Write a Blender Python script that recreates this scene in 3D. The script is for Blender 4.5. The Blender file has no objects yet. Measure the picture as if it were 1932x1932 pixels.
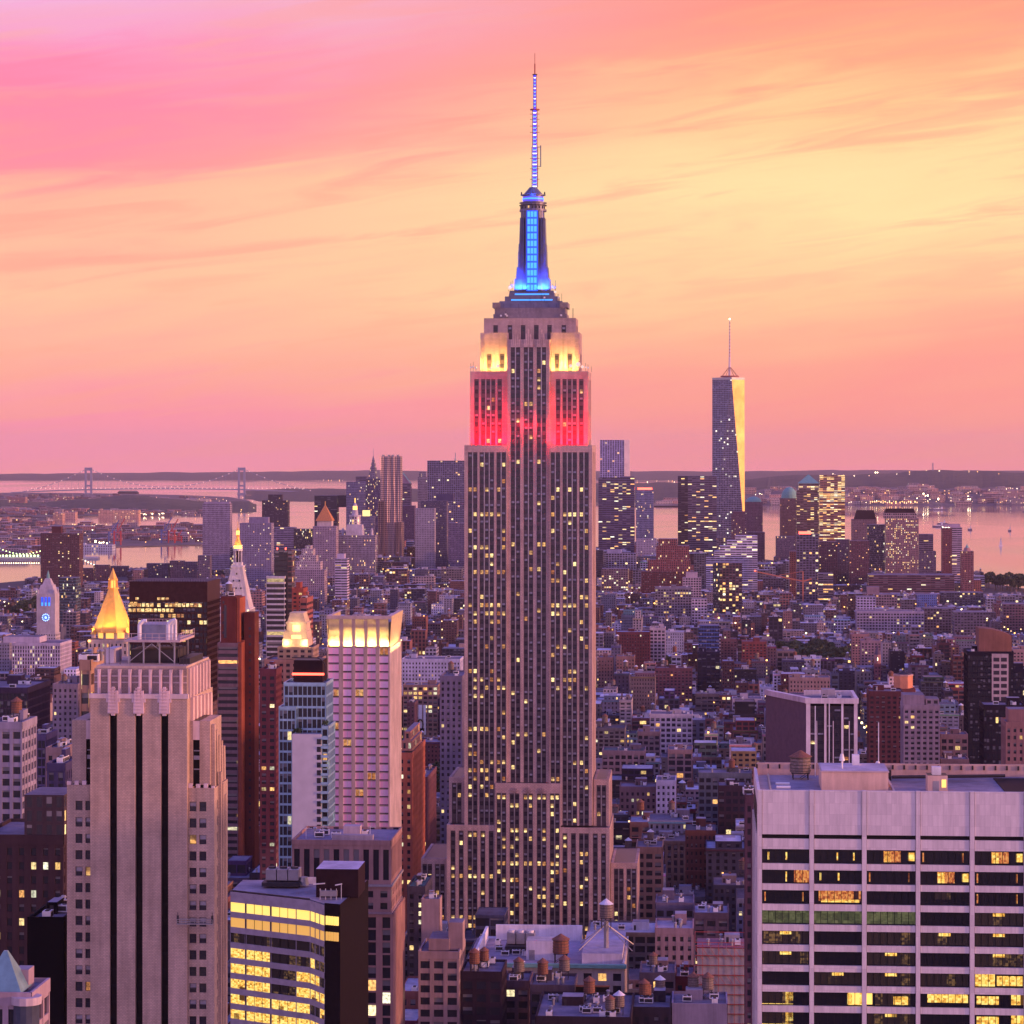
import bpy, math, random
import numpy as np
R = random.Random(11)
C = bpy.context.scene.collection
sc = bpy.context.scene

# ------------------------------------------------------------------ camera, world, sun, exposure
F = 5160.0; EY = 847.0; CX = 966.0; CAMZ = 260.0; RR = 1.48e7      # focal length in px of a 1932 px frame, eye level row, earth curvature
TH = math.radians(4.04)                                            # street grid against the view axis
cam = bpy.data.cameras.new('camera'); camo = bpy.data.objects.new('camera', cam); C.objects.link(camo)
camo.location = (0, 0, CAMZ); camo.rotation_euler = (math.pi/2, 0, 0)
cam.sensor_width = 36; cam.lens = F/1932*36; cam.shift_y = -(966-EY)/1932
cam.clip_start = 5; cam.clip_end = 200000
sc.camera = camo
sc.render.resolution_x = 1024; sc.render.resolution_y = 1024
sc.view_settings.view_transform = 'Standard'; sc.view_settings.look = 'None'
sc.view_settings.exposure = 0.0; sc.view_settings.gamma = 1.0

SUN_AZ = math.radians(106); SUN_EL = math.radians(6)               # to the right of the view, a little behind the camera
W = bpy.data.worlds.new('World'); sc.world = W; W.use_nodes = True
nt = W.node_tree; nt.nodes.clear()

class NG:
    """small node helper"""
    def __init__(s, nt): s.nt = nt; s.n = nt.nodes; s.l = nt.links
    def new(s, t, **k):
        n = s.n.new(t)
        for a, b in k.items(): setattr(n, a, b)
        return n
    def put(s, sock, v):
        if isinstance(v, bpy.types.NodeSocket): s.l.new(v, sock)
        elif isinstance(v, (tuple, list)):
            v = tuple(v)
            if len(sock.default_value) == 4 and len(v) == 3: v = v+(1,)
            sock.default_value = v
        else: sock.default_value = v
    def m(s, op, a, b=None, c=None, clamp=False):
        n = s.new('ShaderNodeMath', operation=op); n.use_clamp = clamp
        s.put(n.inputs[0], a)
        if b is not None: s.put(n.inputs[1], b)
        if c is not None: s.put(n.inputs[2], c)
        return n.outputs[0]
    def mix(s, f, a, b, mode='MIX'):
        n = s.new('ShaderNodeMix', data_type='RGBA', blend_type=mode)
        s.put(n.inputs[0], f); s.put(n.inputs[6], a); s.put(n.inputs[7], b)
        return n.outputs[2]
    def rng(s, v, a, b, c=0, d=1, smooth=False):
        n = s.new('ShaderNodeMapRange'); n.interpolation_type = 'SMOOTHSTEP' if smooth else 'LINEAR'
        for i, x in enumerate((v, a, b, c, d)): s.put(n.inputs[i], x)
        return n.outputs[0]
    def ramp(s, v, stops):
        n = s.new('ShaderNodeValToRGB'); s.put(n.inputs[0], v); e = n.color_ramp.elements
        while len(e) < len(stops): e.new(0.5)
        for i, (p, c) in enumerate(stops): e[i].position = p; e[i].color = (*c, 1)
        return n.outputs[0]
    def comb(s, x, y, z=0):
        n = s.new('ShaderNodeCombineXYZ'); s.put(n.inputs[0], x); s.put(n.inputs[1], y); s.put(n.inputs[2], z); return n.outputs[0]
    def sep(s, v):
        n = s.new('ShaderNodeSeparateXYZ'); s.put(n.inputs[0], v); return n.outputs
    def noise(s, v, scale=1, detail=3, rough=.5, dist=0):
        n = s.new('ShaderNodeTexNoise'); s.put(n.inputs['Vector'], v); n.inputs['Scale'].default_value = scale
        n.inputs['Detail'].default_value = detail; n.inputs['Roughness'].default_value = rough; n.inputs['Distortion'].default_value = dist
        return n.outputs[0]
def lin(r, g, b):
    f = lambda c: (c/255/12.92) if c/255 <= .04045 else ((c/255+.055)/1.055)**2.4
    return (f(r), f(g), f(b))

g = NG(nt)
tc = g.new('ShaderNodeTexCoord')
x, y, z = g.sep(tc.outputs['Generated'])
az = g.m('ARCTAN2', x, y); el = g.m('ARCSINE', z)
slope = g.m('SUBTRACT', el, g.m('MULTIPLY', az, 0.05))
nv = g.comb(g.m('MULTIPLY', az, 5.0), g.m('MULTIPLY', g.m('SUBTRACT', el, g.m('MULTIPLY', az, .13)), 30.0), 0.7)
n1 = g.noise(nv, 1.0, 4, .5, .4)
n2 = g.noise(g.comb(g.m('MULTIPLY', az, 12.0), g.m('MULTIPLY', g.m('SUBTRACT', el, g.m('MULTIPLY', az, .12)), 125.0), 4.7), 1.0, 5, .55, .8)
v = g.m('ADD', slope, g.m('ADD', g.m('MULTIPLY', g.m('SUBTRACT', n1, .5), .060), g.m('MULTIPLY', g.m('SUBTRACT', n2, .5), .036)))
vv = g.rng(v, -.02, .20)
P = lambda e: (e+.02)/.22
left = g.ramp(vv, [(P(-.01), lin(255,150,168)), (P(.015), lin(255,148,168)), (P(.042), lin(255,172,156)), (P(.068), lin(255,194,158)),
                   (P(.095), lin(255,180,155)), (P(.110), lin(255,142,158)), (P(.132), lin(255,132,170)), (P(.148), lin(252,150,195)), (P(.165), lin(244,180,222))])
right = g.ramp(vv, [(P(-.02), lin(255,150,155)), (P(.0), lin(255,153,145)), (P(.03), lin(255,165,145)), (P(.055), lin(255,198,152)), (P(.08), lin(255,226,165)),
                    (P(.10), lin(255,218,158)), (P(.118), lin(255,200,145)), (P(.136), lin(255,172,132)), (P(.16), lin(255,150,128))])
col = g.mix(g.rng(az, -.18, .12, 0, 1, True), left, right)
col = g.mix(g.m('MULTIPLY', g.rng(n2, .45, .7, 0, 1, True), .42), col, lin(255,158,140))
# away from the picture: lavender dusk overhead and behind
zen = (.13, .19, .88); north = (1.16, .68, 1.0)
back = g.rng(g.m('ABSOLUTE', az), .5, 1.7, 0, 1, True)
col = g.mix(back, col, north)
col = g.mix(g.rng(el, .17, .8, 0, 1, True), col, zen)
sd = (math.sin(SUN_AZ)*math.cos(SUN_EL), math.cos(SUN_AZ)*math.cos(SUN_EL), math.sin(SUN_EL))
dt = g.new('ShaderNodeVectorMath', operation='DOT_PRODUCT'); g.put(dt.inputs[0], tc.outputs['Generated']); dt.inputs[1].default_value = (math.sin(math.radians(88)), math.cos(math.radians(88)), .08)
glow = g.m('POWER', g.m('MAXIMUM', dt.outputs['Value'], 0), 14)
col = g.mix(1.0, col, g.mix(glow, (0, 0, 0), (3.0, 1.45, .35)), 'ADD')
sky = g.new('ShaderNodeTexSky', sky_type='NISHITA'); sky.sun_disc = False; sky.sun_elevation = SUN_EL; sky.sun_rotation = SUN_AZ
col = g.mix(.012, col, sky.outputs[0], 'ADD')
bg = g.new('ShaderNodeBackground'); g.put(bg.inputs[0], col); bg.inputs[1].default_value = 1.0
wo = g.new('ShaderNodeOutputWorld'); nt.links.new(bg.outputs[0], wo.inputs[0])

sl = bpy.data.lights.new('sun', 'SUN'); sl.energy = 3.4; sl.angle = math.radians(3); sl.color = (1, .42, .26)
so = bpy.data.objects.new('sun', sl); C.objects.link(so); so.location = (3000, -500, 900)
so.rotation_euler = (math.pi/2-SUN_EL, 0, math.pi-SUN_AZ)

# ------------------------------------------------------------------ coordinate helpers
def gz(X, Y): return -(X*X+Y*Y)/RR
def wx(px, Y): return (px-CX)/F*Y
def wz(py, Y): return CAMZ-(py-EY)/F*Y
def yground(py, off=0):                                            # distance at which the curved ground shows on that row
    k = (py-EY)/F; a = 1/RR; d = k*k-4*a*(CAMZ-off)
    return (k-math.sqrt(max(d, 0)))/(2*a)
CT, ST = math.cos(TH), math.sin(TH)
def g2w(a, b): return (a*CT+b*ST, -a*ST+b*CT)
def w2g(X, Y): return (X*CT-Y*ST, X*ST+Y*CT)

# ------------------------------------------------------------------ materials
def mat(name):
    m = bpy.data.materials.new(name); m.use_nodes = True
    g = NG(m.node_tree); b = m.node_tree.nodes['Principled BSDF']
    return m, g, b
MATS = {}
def plain(name, col, rough=.8, metal=0, emit=None, es=0, var=.18, scale=.4):
    if name in MATS: return MATS[name]
    m, g, b = mat(name)
    if var:
        geo = g.new('ShaderNodeNewGeometry')
        n = g.noise(geo.outputs['Position'], scale, 5, .6)
        f = g.rng(n, .3, .7, 1-var, 1+var)
        c = g.mix(1, (*col, 1), g.comb(f, f, f), 'MULTIPLY'); g.put(b.inputs['Base Color'], c)
    else: b.inputs['Base Color'].default_value = (*col, 1)
    b.inputs['Roughness'].default_value = rough; b.inputs['Metallic'].default_value = metal
    if emit: b.inputs['Emission Color'].default_value = (*emit, 1); b.inputs['Emission Strength'].default_value = es
    MATS[name] = m; return m
def attrcol(g):
    a = g.new('ShaderNodeAttribute', attribute_name='col'); return a.outputs['Color'], a.outputs['Alpha']
def weather(g, col, amt=.26):
    geo = g.new('ShaderNodeNewGeometry'); s = g.sep(geo.outputs['Position'])
    n = g.noise(geo.outputs['Position'], .09, 5, .65)
    n2 = g.noise(g.comb(g.m('MULTIPLY', g.m('ADD', s[0], s[1]), .8), 0, g.m('MULTIPLY', s[2], .05)), 1, 4, .6)
    f = g.m('MULTIPLY', g.rng(n, .25, .75, 1-amt, 1+amt), g.rng(n2, .3, .7, 1-amt*.6, 1+amt*.6))
    return g.mix(1, col, g.comb(f, f, f), 'MULTIPLY')
def masonry(name='masonry', course=0.0):
    m, g, b = mat(name); c, a = attrcol(g); c = weather(g, c)
    if course:
        geo = g.new('ShaderNodeNewGeometry'); s = g.sep(geo.outputs['Position'])
        br = g.new('ShaderNodeTexBrick'); g.put(br.inputs['Vector'], g.comb(g.m('ADD', s[0], s[1]), s[2]))
        br.inputs['Scale'].default_value = 1/course; br.inputs['Color1'].default_value = (1.08,1.04,1,1); br.inputs['Color2'].default_value = (.84,.84,.86,1)
        br.inputs['Mortar'].default_value = (.72,.7,.7,1); br.inputs['Mortar Size'].default_value = .04; br.inputs['Bias'].default_value = -.2
        c = g.mix(1, c, br.outputs[0], 'MULTIPLY')
    g.put(b.inputs['Base Color'], c); b.inputs['Roughness'].default_value = .85; b.inputs['Specular IOR Level'].default_value = .15
    MATS[name] = m; return m
def facade(name, wf, hf, glossy=.18, boost=1.0, frame=0.0, litcols=None, mul=0.0, metal=0.0):
    """windows by cell of the UV map (u in bays, v in storeys); wall colour and lit share from the vertex colour"""
    m, g, b = mat(name); c, a = attrcol(g)
    uv = g.new('ShaderNodeUVMap', uv_map='uv'); u, v, _ = g.sep(uv.outputs[0])
    fu = g.m('FRACT', u); fv = g.m('FRACT', v); cu = g.m('FLOOR', u); cv = g.m('FLOOR', v)
    mk = g.m('MULTIPLY', g.m('LESS_THAN', g.m('ABSOLUTE', g.m('SUBTRACT', fu, .5)), wf/2), g.m('LESS_THAN', g.m('ABSOLUTE', g.m('SUBTRACT', fv, .5)), hf/2))
    wn = g.new('ShaderNodeTexWhiteNoise', noise_dimensions='3D'); g.put(wn.inputs['Vector'], g.comb(cu, cv, 3.3))
    r1 = wn.outputs['Value']; rc = g.sep(wn.outputs['Color'])
    wf_ = g.new('ShaderNodeTexWhiteNoise', noise_dimensions='3D'); g.put(wf_.inputs['Vector'], g.comb(g.m('FLOOR', g.m('MULTIPLY', cu, .04)), cv, 9.1))
    p = g.m('MULTIPLY', a, g.rng(g.m('POWER', wf_.outputs['Value'], 3), 0, 1, .3, 2.2))
    lit = g.m('MULTIPLY', g.m('LESS_THAN', r1, p), mk)
    em = g.ramp(rc[1], litcols or [(0, (1, .42, .12)), (.3, (1, .62, .2)), (.7, (1, .75, .34)), (1, (.95, .95, .7))])
    st = g.m('MULTIPLY', g.rng(rc[2], 0, 1, .35, 1.5), boost)
    # darker and lighter things inside the room
    inn = g.noise(g.comb(g.m('MULTIPLY', u, 3.1), g.m('MULTIPLY', v, 2.3)), 1.6, 2, .5)
    st = g.m('MULTIPLY', st, g.rng(inn, .35, .6, .45, 1.15))
    blind = g.m('MULTIPLY', g.m('GREATER_THAN', rc[0], .72), g.m('GREATER_THAN', fv, g.rng(rc[1], 0, 1, .35, .7)))
    glass = g.mix(g.m('MULTIPLY', blind, .5), (.022, .022, .032, 1), (.34, .32, .34, 1))
    wallc = weather(g, c)
    g.put(b.inputs['Base Color'], g.mix(mk, wallc, glass))
    g.put(b.inputs['Roughness'], g.rng(mk, 0, 1, .85, glossy))
    g.put(b.inputs['Emission Color'], em); g.put(b.inputs['Emission Strength'], g.m('MULTIPLY', lit, st))
    if metal: g.put(b.inputs['Base Color'], g.mix(mk, wallc, (.62, .56, .66, 1))); b.inputs['Metallic'].default_value = metal; g.put(b.inputs['Roughness'], .2)
    if mul: b.inputs['Specular IOR Level'].default_value = mul
    MATS[name] = m; return m
masonry(); masonry('brickwork', 1.3)
STY = {  # bay, storey, window width share, window height share
 'punch': (3.0, 3.5, .44, .52), 'loft': (4.2, 4.0, .70, .60), 'ribbon': (8.0, 3.8, .96, .48), 'pier': (2.6, 3.8, .52, .72),
 'curtain': (1.7, 3.9, .88, .80), 'apt': (3.4, 3.0, .56, .50), 'frame': (5.0, 4.2, .78, .72)}
for k, (b_, f_, w_, h_) in STY.items(): facade('flat_'+k, w_, h_, boost=1.7, glossy=.12 if k in ('curtain', 'ribbon') else .25)
facade('glazing', 1.1, 1.1, boost=1.15)
plain('roofing', (.22, .20, .24), .9, var=.35, scale=.12)
def roofmat():
    m, g, b = mat('roof_cover'); c, a = attrcol(g)
    geo = g.new('ShaderNodeNewGeometry'); n = g.noise(geo.outputs['Position'], .16, 6, .7); n2 = g.noise(geo.outputs['Position'], .03, 2, .5)
    f = g.m('MULTIPLY', g.rng(n, .3, .7, .65, 1.3), g.rng(n2, .3, .7, .8, 1.2))
    g.put(b.inputs['Base Color'], g.mix(1, c, g.comb(f, f, f), 'MULTIPLY')); b.inputs['Roughness'].default_value = .8; MATS['roof_cover'] = m
roofmat()
plain('steel', (.35, .34, .36), .45, .6); plain('dark_steel', (.05, .045, .05), .5, .4); plain('white_metal', (.7, .68, .7), .5)
plain('black', (.012, .011, .014), .6); plain('wood_tank', (.22, .10, .07), .8, var=.3, scale=2); plain('wood_grey', (.20, .16, .15), .85, var=.3, scale=2)
plain('dark_glass', (.012, .012, .018), .12, var=0); plain('mast_metal', (.13, .13, .20), .45, .3)
plain('gold', (.92, .50, .10), .5, .35, var=.12); plain('copper_green', (.16, .36, .32), .7)
plain('red_paint', (.45, .05, .04), .6); plain('blue_paint', (.08, .12, .35), .6); plain('white_paint', (.75, .73, .74), .6)
plain('concrete', (.38, .34, .34), .9); plain('lawn', (.05, .09, .02), .95)
plain('blue_lamp', (.02, .05, .3), .5, emit=(.01, .08, 1), es=1.3, var=0); plain('cyan_lamp', (.02, .1, .4), .5, emit=(.05, .32, 1), es=1.7, var=0)
plain('deep_blue_lamp', (.02, .02, .3), .5, emit=(.06, .05, 1), es=1.9, var=0)
plain('white_lamp', (.6, .5, .4), .5, emit=(1, .78, .45), es=9, var=0); plain('red_lamp', (.4, .05, .03), .5, emit=(1, .1, .06), es=5, var=0)
plain('orange_lamp', (.5, .3, .1), .5, emit=(1, .45, .1), es=6, var=0); plain('green_lamp', (.3, .6, .2), .5, emit=(.75, 1, .4), es=5, var=0)
def room(name, dark, mid, hot, s, share=.5, sc_=(.55, 1.5)):
    """seen through the pane: patches of wall, furniture and rows of ceiling lamps"""
    m, g, b = mat(name)
    tcn = g.new('ShaderNodeTexCoord'); o = g.sep(tcn.outputs['Object'])
    def cells(sx, sz, sd):
        w = g.new('ShaderNodeTexWhiteNoise', noise_dimensions='3D'); g.put(w.inputs['Vector'], g.comb(g.m('FLOOR', g.m('MULTIPLY', o[0], sx)), g.m('FLOOR', g.m('MULTIPLY', o[2], sz)), sd)); return w.outputs['Value']
    a = cells(sc_[0], .25, 1.0); c = cells(sc_[0]*3.1, sc_[1]*1.4, 5.0); d = cells(sc_[0]*7, 3.3, 8.0)
    n = g.noise(g.comb(g.m('MULTIPLY', o[0], .8), g.m('MULTIPLY', o[2], 1.6)), 1.0, 4, .6)
    on = g.rng(a, 1-share-.02, 1-share+.02, 0, 1)
    f = g.m('ADD', g.m('MULTIPLY', c, .45), g.m('ADD', g.m('MULTIPLY', d, .2), g.m('MULTIPLY', n, .45)))
    colr = g.ramp(f, [(.25, dark), (.5, mid), (.75, hot)])
    g.put(b.inputs['Emission Color'], g.mix(on, (*[v*.25 for v in dark], 1), colr)); b.inputs['Emission Strength'].default_value = s
    b.inputs['Base Color'].default_value = (.03, .025, .02, 1); b.inputs['Roughness'].default_value = .2; MATS[name] = m
room('room_yellow', (.30, .12, .01), (1, .50, .07), (1, .78, .22), 1.25, .95)
room('room_orange', (.12, .02, .005), (.7, .16, .03), (1, .42, .10), .8, .9, (1.0, 1.6))
room('room_green', (.025, .035, .012), (.05, .065, .022), (.11, .12, .05), .9, .95, (.3, .5))
room('room_dim', (.006, .004, .003), (.03, .018, .01), (.34, .18, .06), .45, .28)
for k_ in ('black', 'black_tile', 'dark_bulk', 'black_glass', 'dark_steel'):
    if k_ in MATS: MATS[k_].node_tree.nodes['Principled BSDF'].inputs['Specular IOR Level'].default_value = .12
plain('light_ceiling', (.5, .4, .2), .6, emit=(1, .67, .11), es=1.25, var=0)
def winmat(name, e1, e2, s):
    m, g, b = mat(name); tcn = g.new('ShaderNodeTexCoord'); inf = g.new('ShaderNodeObjectInfo'); geo = g.new('ShaderNodeNewGeometry')
    n = g.noise(geo.outputs['Position'], .9, 3, .7); rnd = g.new('ShaderNodeTexWhiteNoise', noise_dimensions='3D')
    sn = g.new('ShaderNodeVectorMath', operation='SNAP'); g.put(sn.inputs[0], geo.outputs['Position']); sn.inputs[1].default_value = (2.2, 2.2, 3.7); g.put(rnd.inputs['Vector'], sn.outputs[0])
    c = g.mix(rnd.outputs['Value'], e1, e2); st = g.m('MULTIPLY', g.rng(n, .35, .6, .25, 1.1), g.rng(rnd.outputs['Value'], 0, 1, .55, 1.2))
    g.put(b.inputs['Emission Color'], c); g.put(b.inputs['Emission Strength'], g.m('MULTIPLY', st, s)); b.inputs['Base Color'].default_value = (.05, .03, .02, 1); b.inputs['Roughness'].default_value = .25; MATS[name] = m
winmat('win_lit', (1, .45, .12, 1), (1, .78, .34, 1), 1.5); winmat('win_shade', (.9, .42, .14, 1), (1, .6, .3, 1), .5); winmat('win_warm', (1, .30, .08, 1), (1, .55, .2, 1), .8)
plain('win_blind', (.30, .28, .33), .5, var=.3, scale=.8); plain('win_dark', (.03, .028, .04), .15, var=0)

# ------------------------------------------------------------------ mesh builder
class MB:
    def __init__(s): s.v = []; s.f = []; s.m = []; s.c = []; s.uv = []; s.mats = []
    def mi(s, name):
        if name not in s.mats: s.mats.append(name)
        return s.mats.index(name)
    def face(s, pts, mat, col=(.5, .5, .5, 0), uv=None):
        i = len(s.v); s.v += [tuple(p) for p in pts]; s.f.append(tuple(range(i, i+len(pts)))); s.m.append(s.mi(mat)); s.c.append(col)
        s.uv.append(uv or [(0, 0)]*len(pts))
    def box(s, x0, x1, y0, y1, z0, z1, mat, col=(.5, .5, .5, 0), cell=None, seed=(0, 0), top=None, topcol=None, bottom=False, taper=0, taper_y=None):
        tx = taper; ty = taper if taper_y is None else taper_y
        b = [(x0, y0, z0), (x1, y0, z0), (x1, y1, z0), (x0, y1, z0)]
        t = [(x0+tx, y0+ty, z1), (x1-tx, y0+ty, z1), (x1-tx, y1-ty, z1), (x0+tx, y1-ty, z1)]
        L = (x1-x0, y1-y0, x1-x0, y1-y0)
        for k in range(4):
            j = (k+1) % 4; uv = None
            if cell:
                n = max(1, round(L[k]/cell[0])); m_ = max(1, round((z1-z0)/cell[1])); u0 = seed[0]+k*41
                uv = [(u0, seed[1]), (u0+n, seed[1]), (u0+n, seed[1]+m_), (u0, seed[1]+m_)]
            s.face([b[k], b[j], t[j], t[k]], mat, col, uv)
        s.face(t, top or mat, topcol or col)
        if bottom: s.face(b[::-1], mat, col)
    def cyl(s, cx, cy, z0, z1, r0, r1, n, mat, col=(.5, .5, .5, 0), cap=True, cell=None, seed=(0, 0), sx=1, sy=1, ph=0):
        P0 = [(cx+sx*r0*math.cos(ph+2*math.pi*k/n), cy+sy*r0*math.sin(ph+2*math.pi*k/n), z0) for k in range(n)]
        P1 = [(cx+sx*r1*math.cos(ph+2*math.pi*k/n), cy+sy*r1*math.sin(ph+2*math.pi*k/n), z1) for k in range(n)]
        for k in range(n):
            j = (k+1) % n; uv = None
            if cell: uv = [(seed[0]+k*cell[0], seed[1]), (seed[0]+(k+1)*cell[0], seed[1]), (seed[0]+(k+1)*cell[0], seed[1]+cell[1]), (seed[0]+k*cell[0], seed[1]+cell[1])]
            if r1 < 1e-4: s.face([P0[k], P0[j], (cx, cy, z1)], mat, col)
            else: s.face([P0[k], P0[j], P1[j], P1[k]], mat, col, uv)
        if cap and r1 > 1e-4: s.face(P1, mat, col)
        if cap: s.face(P0[::-1], mat, col)
    def bar(s, a, b, r, mat, col=(.5, .5, .5, 0), n=4):
        a = np.array(a, float); b = np.array(b, float); d = b-a; L = np.linalg.norm(d)
        if L < 1e-6: return
        d /= L; up = np.array((0, 0, 1.)) if abs(d[2]) < .9 else np.array((1., 0, 0))
        u = np.cross(d, up); u /= np.linalg.norm(u); w = np.cross(d, u)
        A = [a+r*(math.cos(q)*u+math.sin(q)*w) for q in [math.pi/4+2*math.pi*k/n for k in range(n)]]; B = [p+d*L for p in A]
        for k in range(n):
            j = (k+1) % n; s.face([A[j], A[k], B[k], B[j]], mat, col)
        s.face(A, mat, col); s.face(B[::-1], mat, col)
    def mesh(s, name):
        me = bpy.data.meshes.new(name); nv = len(s.v)
        me.from_pydata(s.v, [], s.f)
        for k in s.mats: me.materials.append(MATS[k])
        me.polygons.foreach_set('material_index', s.m)
        ns = [len(f) for f in s.f]
        ca = me.color_attributes.new('col', 'FLOAT_COLOR', 'CORNER')
        ca.data.foreach_set('color', np.repeat(np.array([(*c, 0) if len(c) == 3 else c for c in s.c], 'f'), ns, axis=0).ravel())
        uvl = me.uv_layers.new(name='uv'); uvl.data.foreach_set('uv', np.array([p for q in s.uv for p in q], 'f').ravel())
        me.update(); return me
    def obj(s, name, parent=None):
        if not s.f: return None
        return link(name, s.mesh(name), parent)
def link(name, me, parent=None, loc=None, scale=None, rz=0):
    o = bpy.data.objects.new(name, me); C.objects.link(o)
    if parent: o.parent = parent
    if loc: o.location = loc
    if scale: o.scale = scale
    if rz: o.rotation_euler = (0, 0, rz)
    return o
def tag(o, label=None, cat=None, group=None, kind=None):
    if label: o['label'] = label
    if cat: o['category'] = cat
    if group: o['group'] = group
    if kind: o['kind'] = kind
    return o
def root(name, label, cat, X, Y, rz=-TH, z=None, group=None):
    o = bpy.data.objects.new(name, None); C.objects.link(o); o.empty_display_size = 2
    o.location = (X, Y, gz(X, Y) if z is None else z); o.rotation_euler = (0, 0, rz)
    return tag(o, label, cat, group)
def lamp(name, parent, loc, kind, energy, color, size=(1, 1), rot=(0, 0, 0), spot=1.2):
    l = bpy.data.lights.new(name, kind); l.energy = energy; l.color = color
    if kind == 'AREA': l.shape = 'RECTANGLE'; l.size, l.size_y = size
    elif kind == 'SPOT': l.spot_size = spot; l.shadow_soft_size = .5; l.spot_blend = .6
    else: l.shadow_soft_size = size[0]
    o = bpy.data.objects.new(name, l); C.objects.link(o); o.parent = parent; o.location = loc; o.rotation_euler = rot
    return o

HER = []       # (pl, pr, ptop, pbot, Y, a0, a1, b0, b1) used for filling in and visibility
LAND = []      # (px, py, short name)
def foot(pl, pr, ptop, pbot, Y, depth, w, short=None):
    X = wx((pl+pr)/2, Y); a, b = w2g(X, Y)
    HER.append((pl, pr, ptop, pbot, Y, a-w/2, a+w/2, b, b+depth))
    if short: LAND.append(((pl+pr)/2, (max(ptop, 0)+min(pbot, 1932))/2, short))

# rooftop water tank: three shared meshes per colour
TANK = {}
def tank_meshes(kind):
    if kind in TANK: return TANK[kind]
    wood, roofm = {'tan': ('wood_tank', 'wood_tank'), 'grey': ('wood_grey', 'white_metal'), 'dark': ('wood_grey', 'wood_tank')}[kind]
    a = MB(); a.cyl(0, 0, 3.2, 7.2, 1.95, 1.85, 14, wood)
    for z_ in (3.6, 4.3, 5.1, 6.0, 6.8): a.cyl(0, 0, z_, z_+.12, 2.02, 2.0, 14, 'dark_steel')
    b = MB(); b.cyl(0, 0, 7.21, 8.9, 2.25, 0, 14, roofm)
    c = MB()
    for sx in (-1, 1):
        for sy in (-1, 1): c.bar((sx*1.4, sy*1.4, 0), (sx*1.4, sy*1.4, 3.1), .14, 'dark_steel')
        c.bar((sx*1.4, -1.4, .2), (sx*1.4, 1.4, 2.8), .08, 'dark_steel'); c.bar((-1.4, sx*1.4, .2), (1.4, sx*1.4, 2.8), .08, 'dark_steel')
    c.box(-1.7, 1.7, -1.7, 1.7, 2.95, 3.18, 'dark_steel', bottom=True)
    TANK[kind] = (a.mesh('water_tank'), b.mesh('tank_roof'), c.mesh('tank_stand')); return TANK[kind]
def tank(parent, x, y, z, kind='tan', s=1.0):
    a, b, c = tank_meshes(kind)
    o = link('water_tank', a, parent, (x, y, z), (s, s, s)); link('tank_roof', b, o); link('tank_stand', c, o); return o
UNIT = {}
def unit_mesh():
    if 'u' not in UNIT:
        a = MB(); a.box(-1.5, 1.5, -1, 1, .3, 2, 'white_metal', bottom=True); a.box(-1.3, 1.3, -1.01, -.99, .6, 1.7, 'dark_steel')
        a.cyl(-.7, 0, 2, 2.2, .55, .55, 10, 'dark_steel'); a.cyl(.7, 0, 2, 2.2, .55, .55, 10, 'dark_steel')
        UNIT['u'] = a.mesh('air_unit')
        b = MB(); b.bar((0, 0, 0), (0, 0, 6), .12, 'white_metal'); b.bar((-.8, 0, 5), (.8, 0, 5), .07, 'white_metal'); UNIT['a'] = b.mesh('antenna')
        d = MB(); d.cyl(0, 0, 0, 2.2, .5, .5, 8, 'steel'); d.cyl(0, 0, 2.2, 2.6, .8, .5, 8, 'steel'); UNIT['v'] = d.mesh('vent')
    return UNIT

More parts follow.
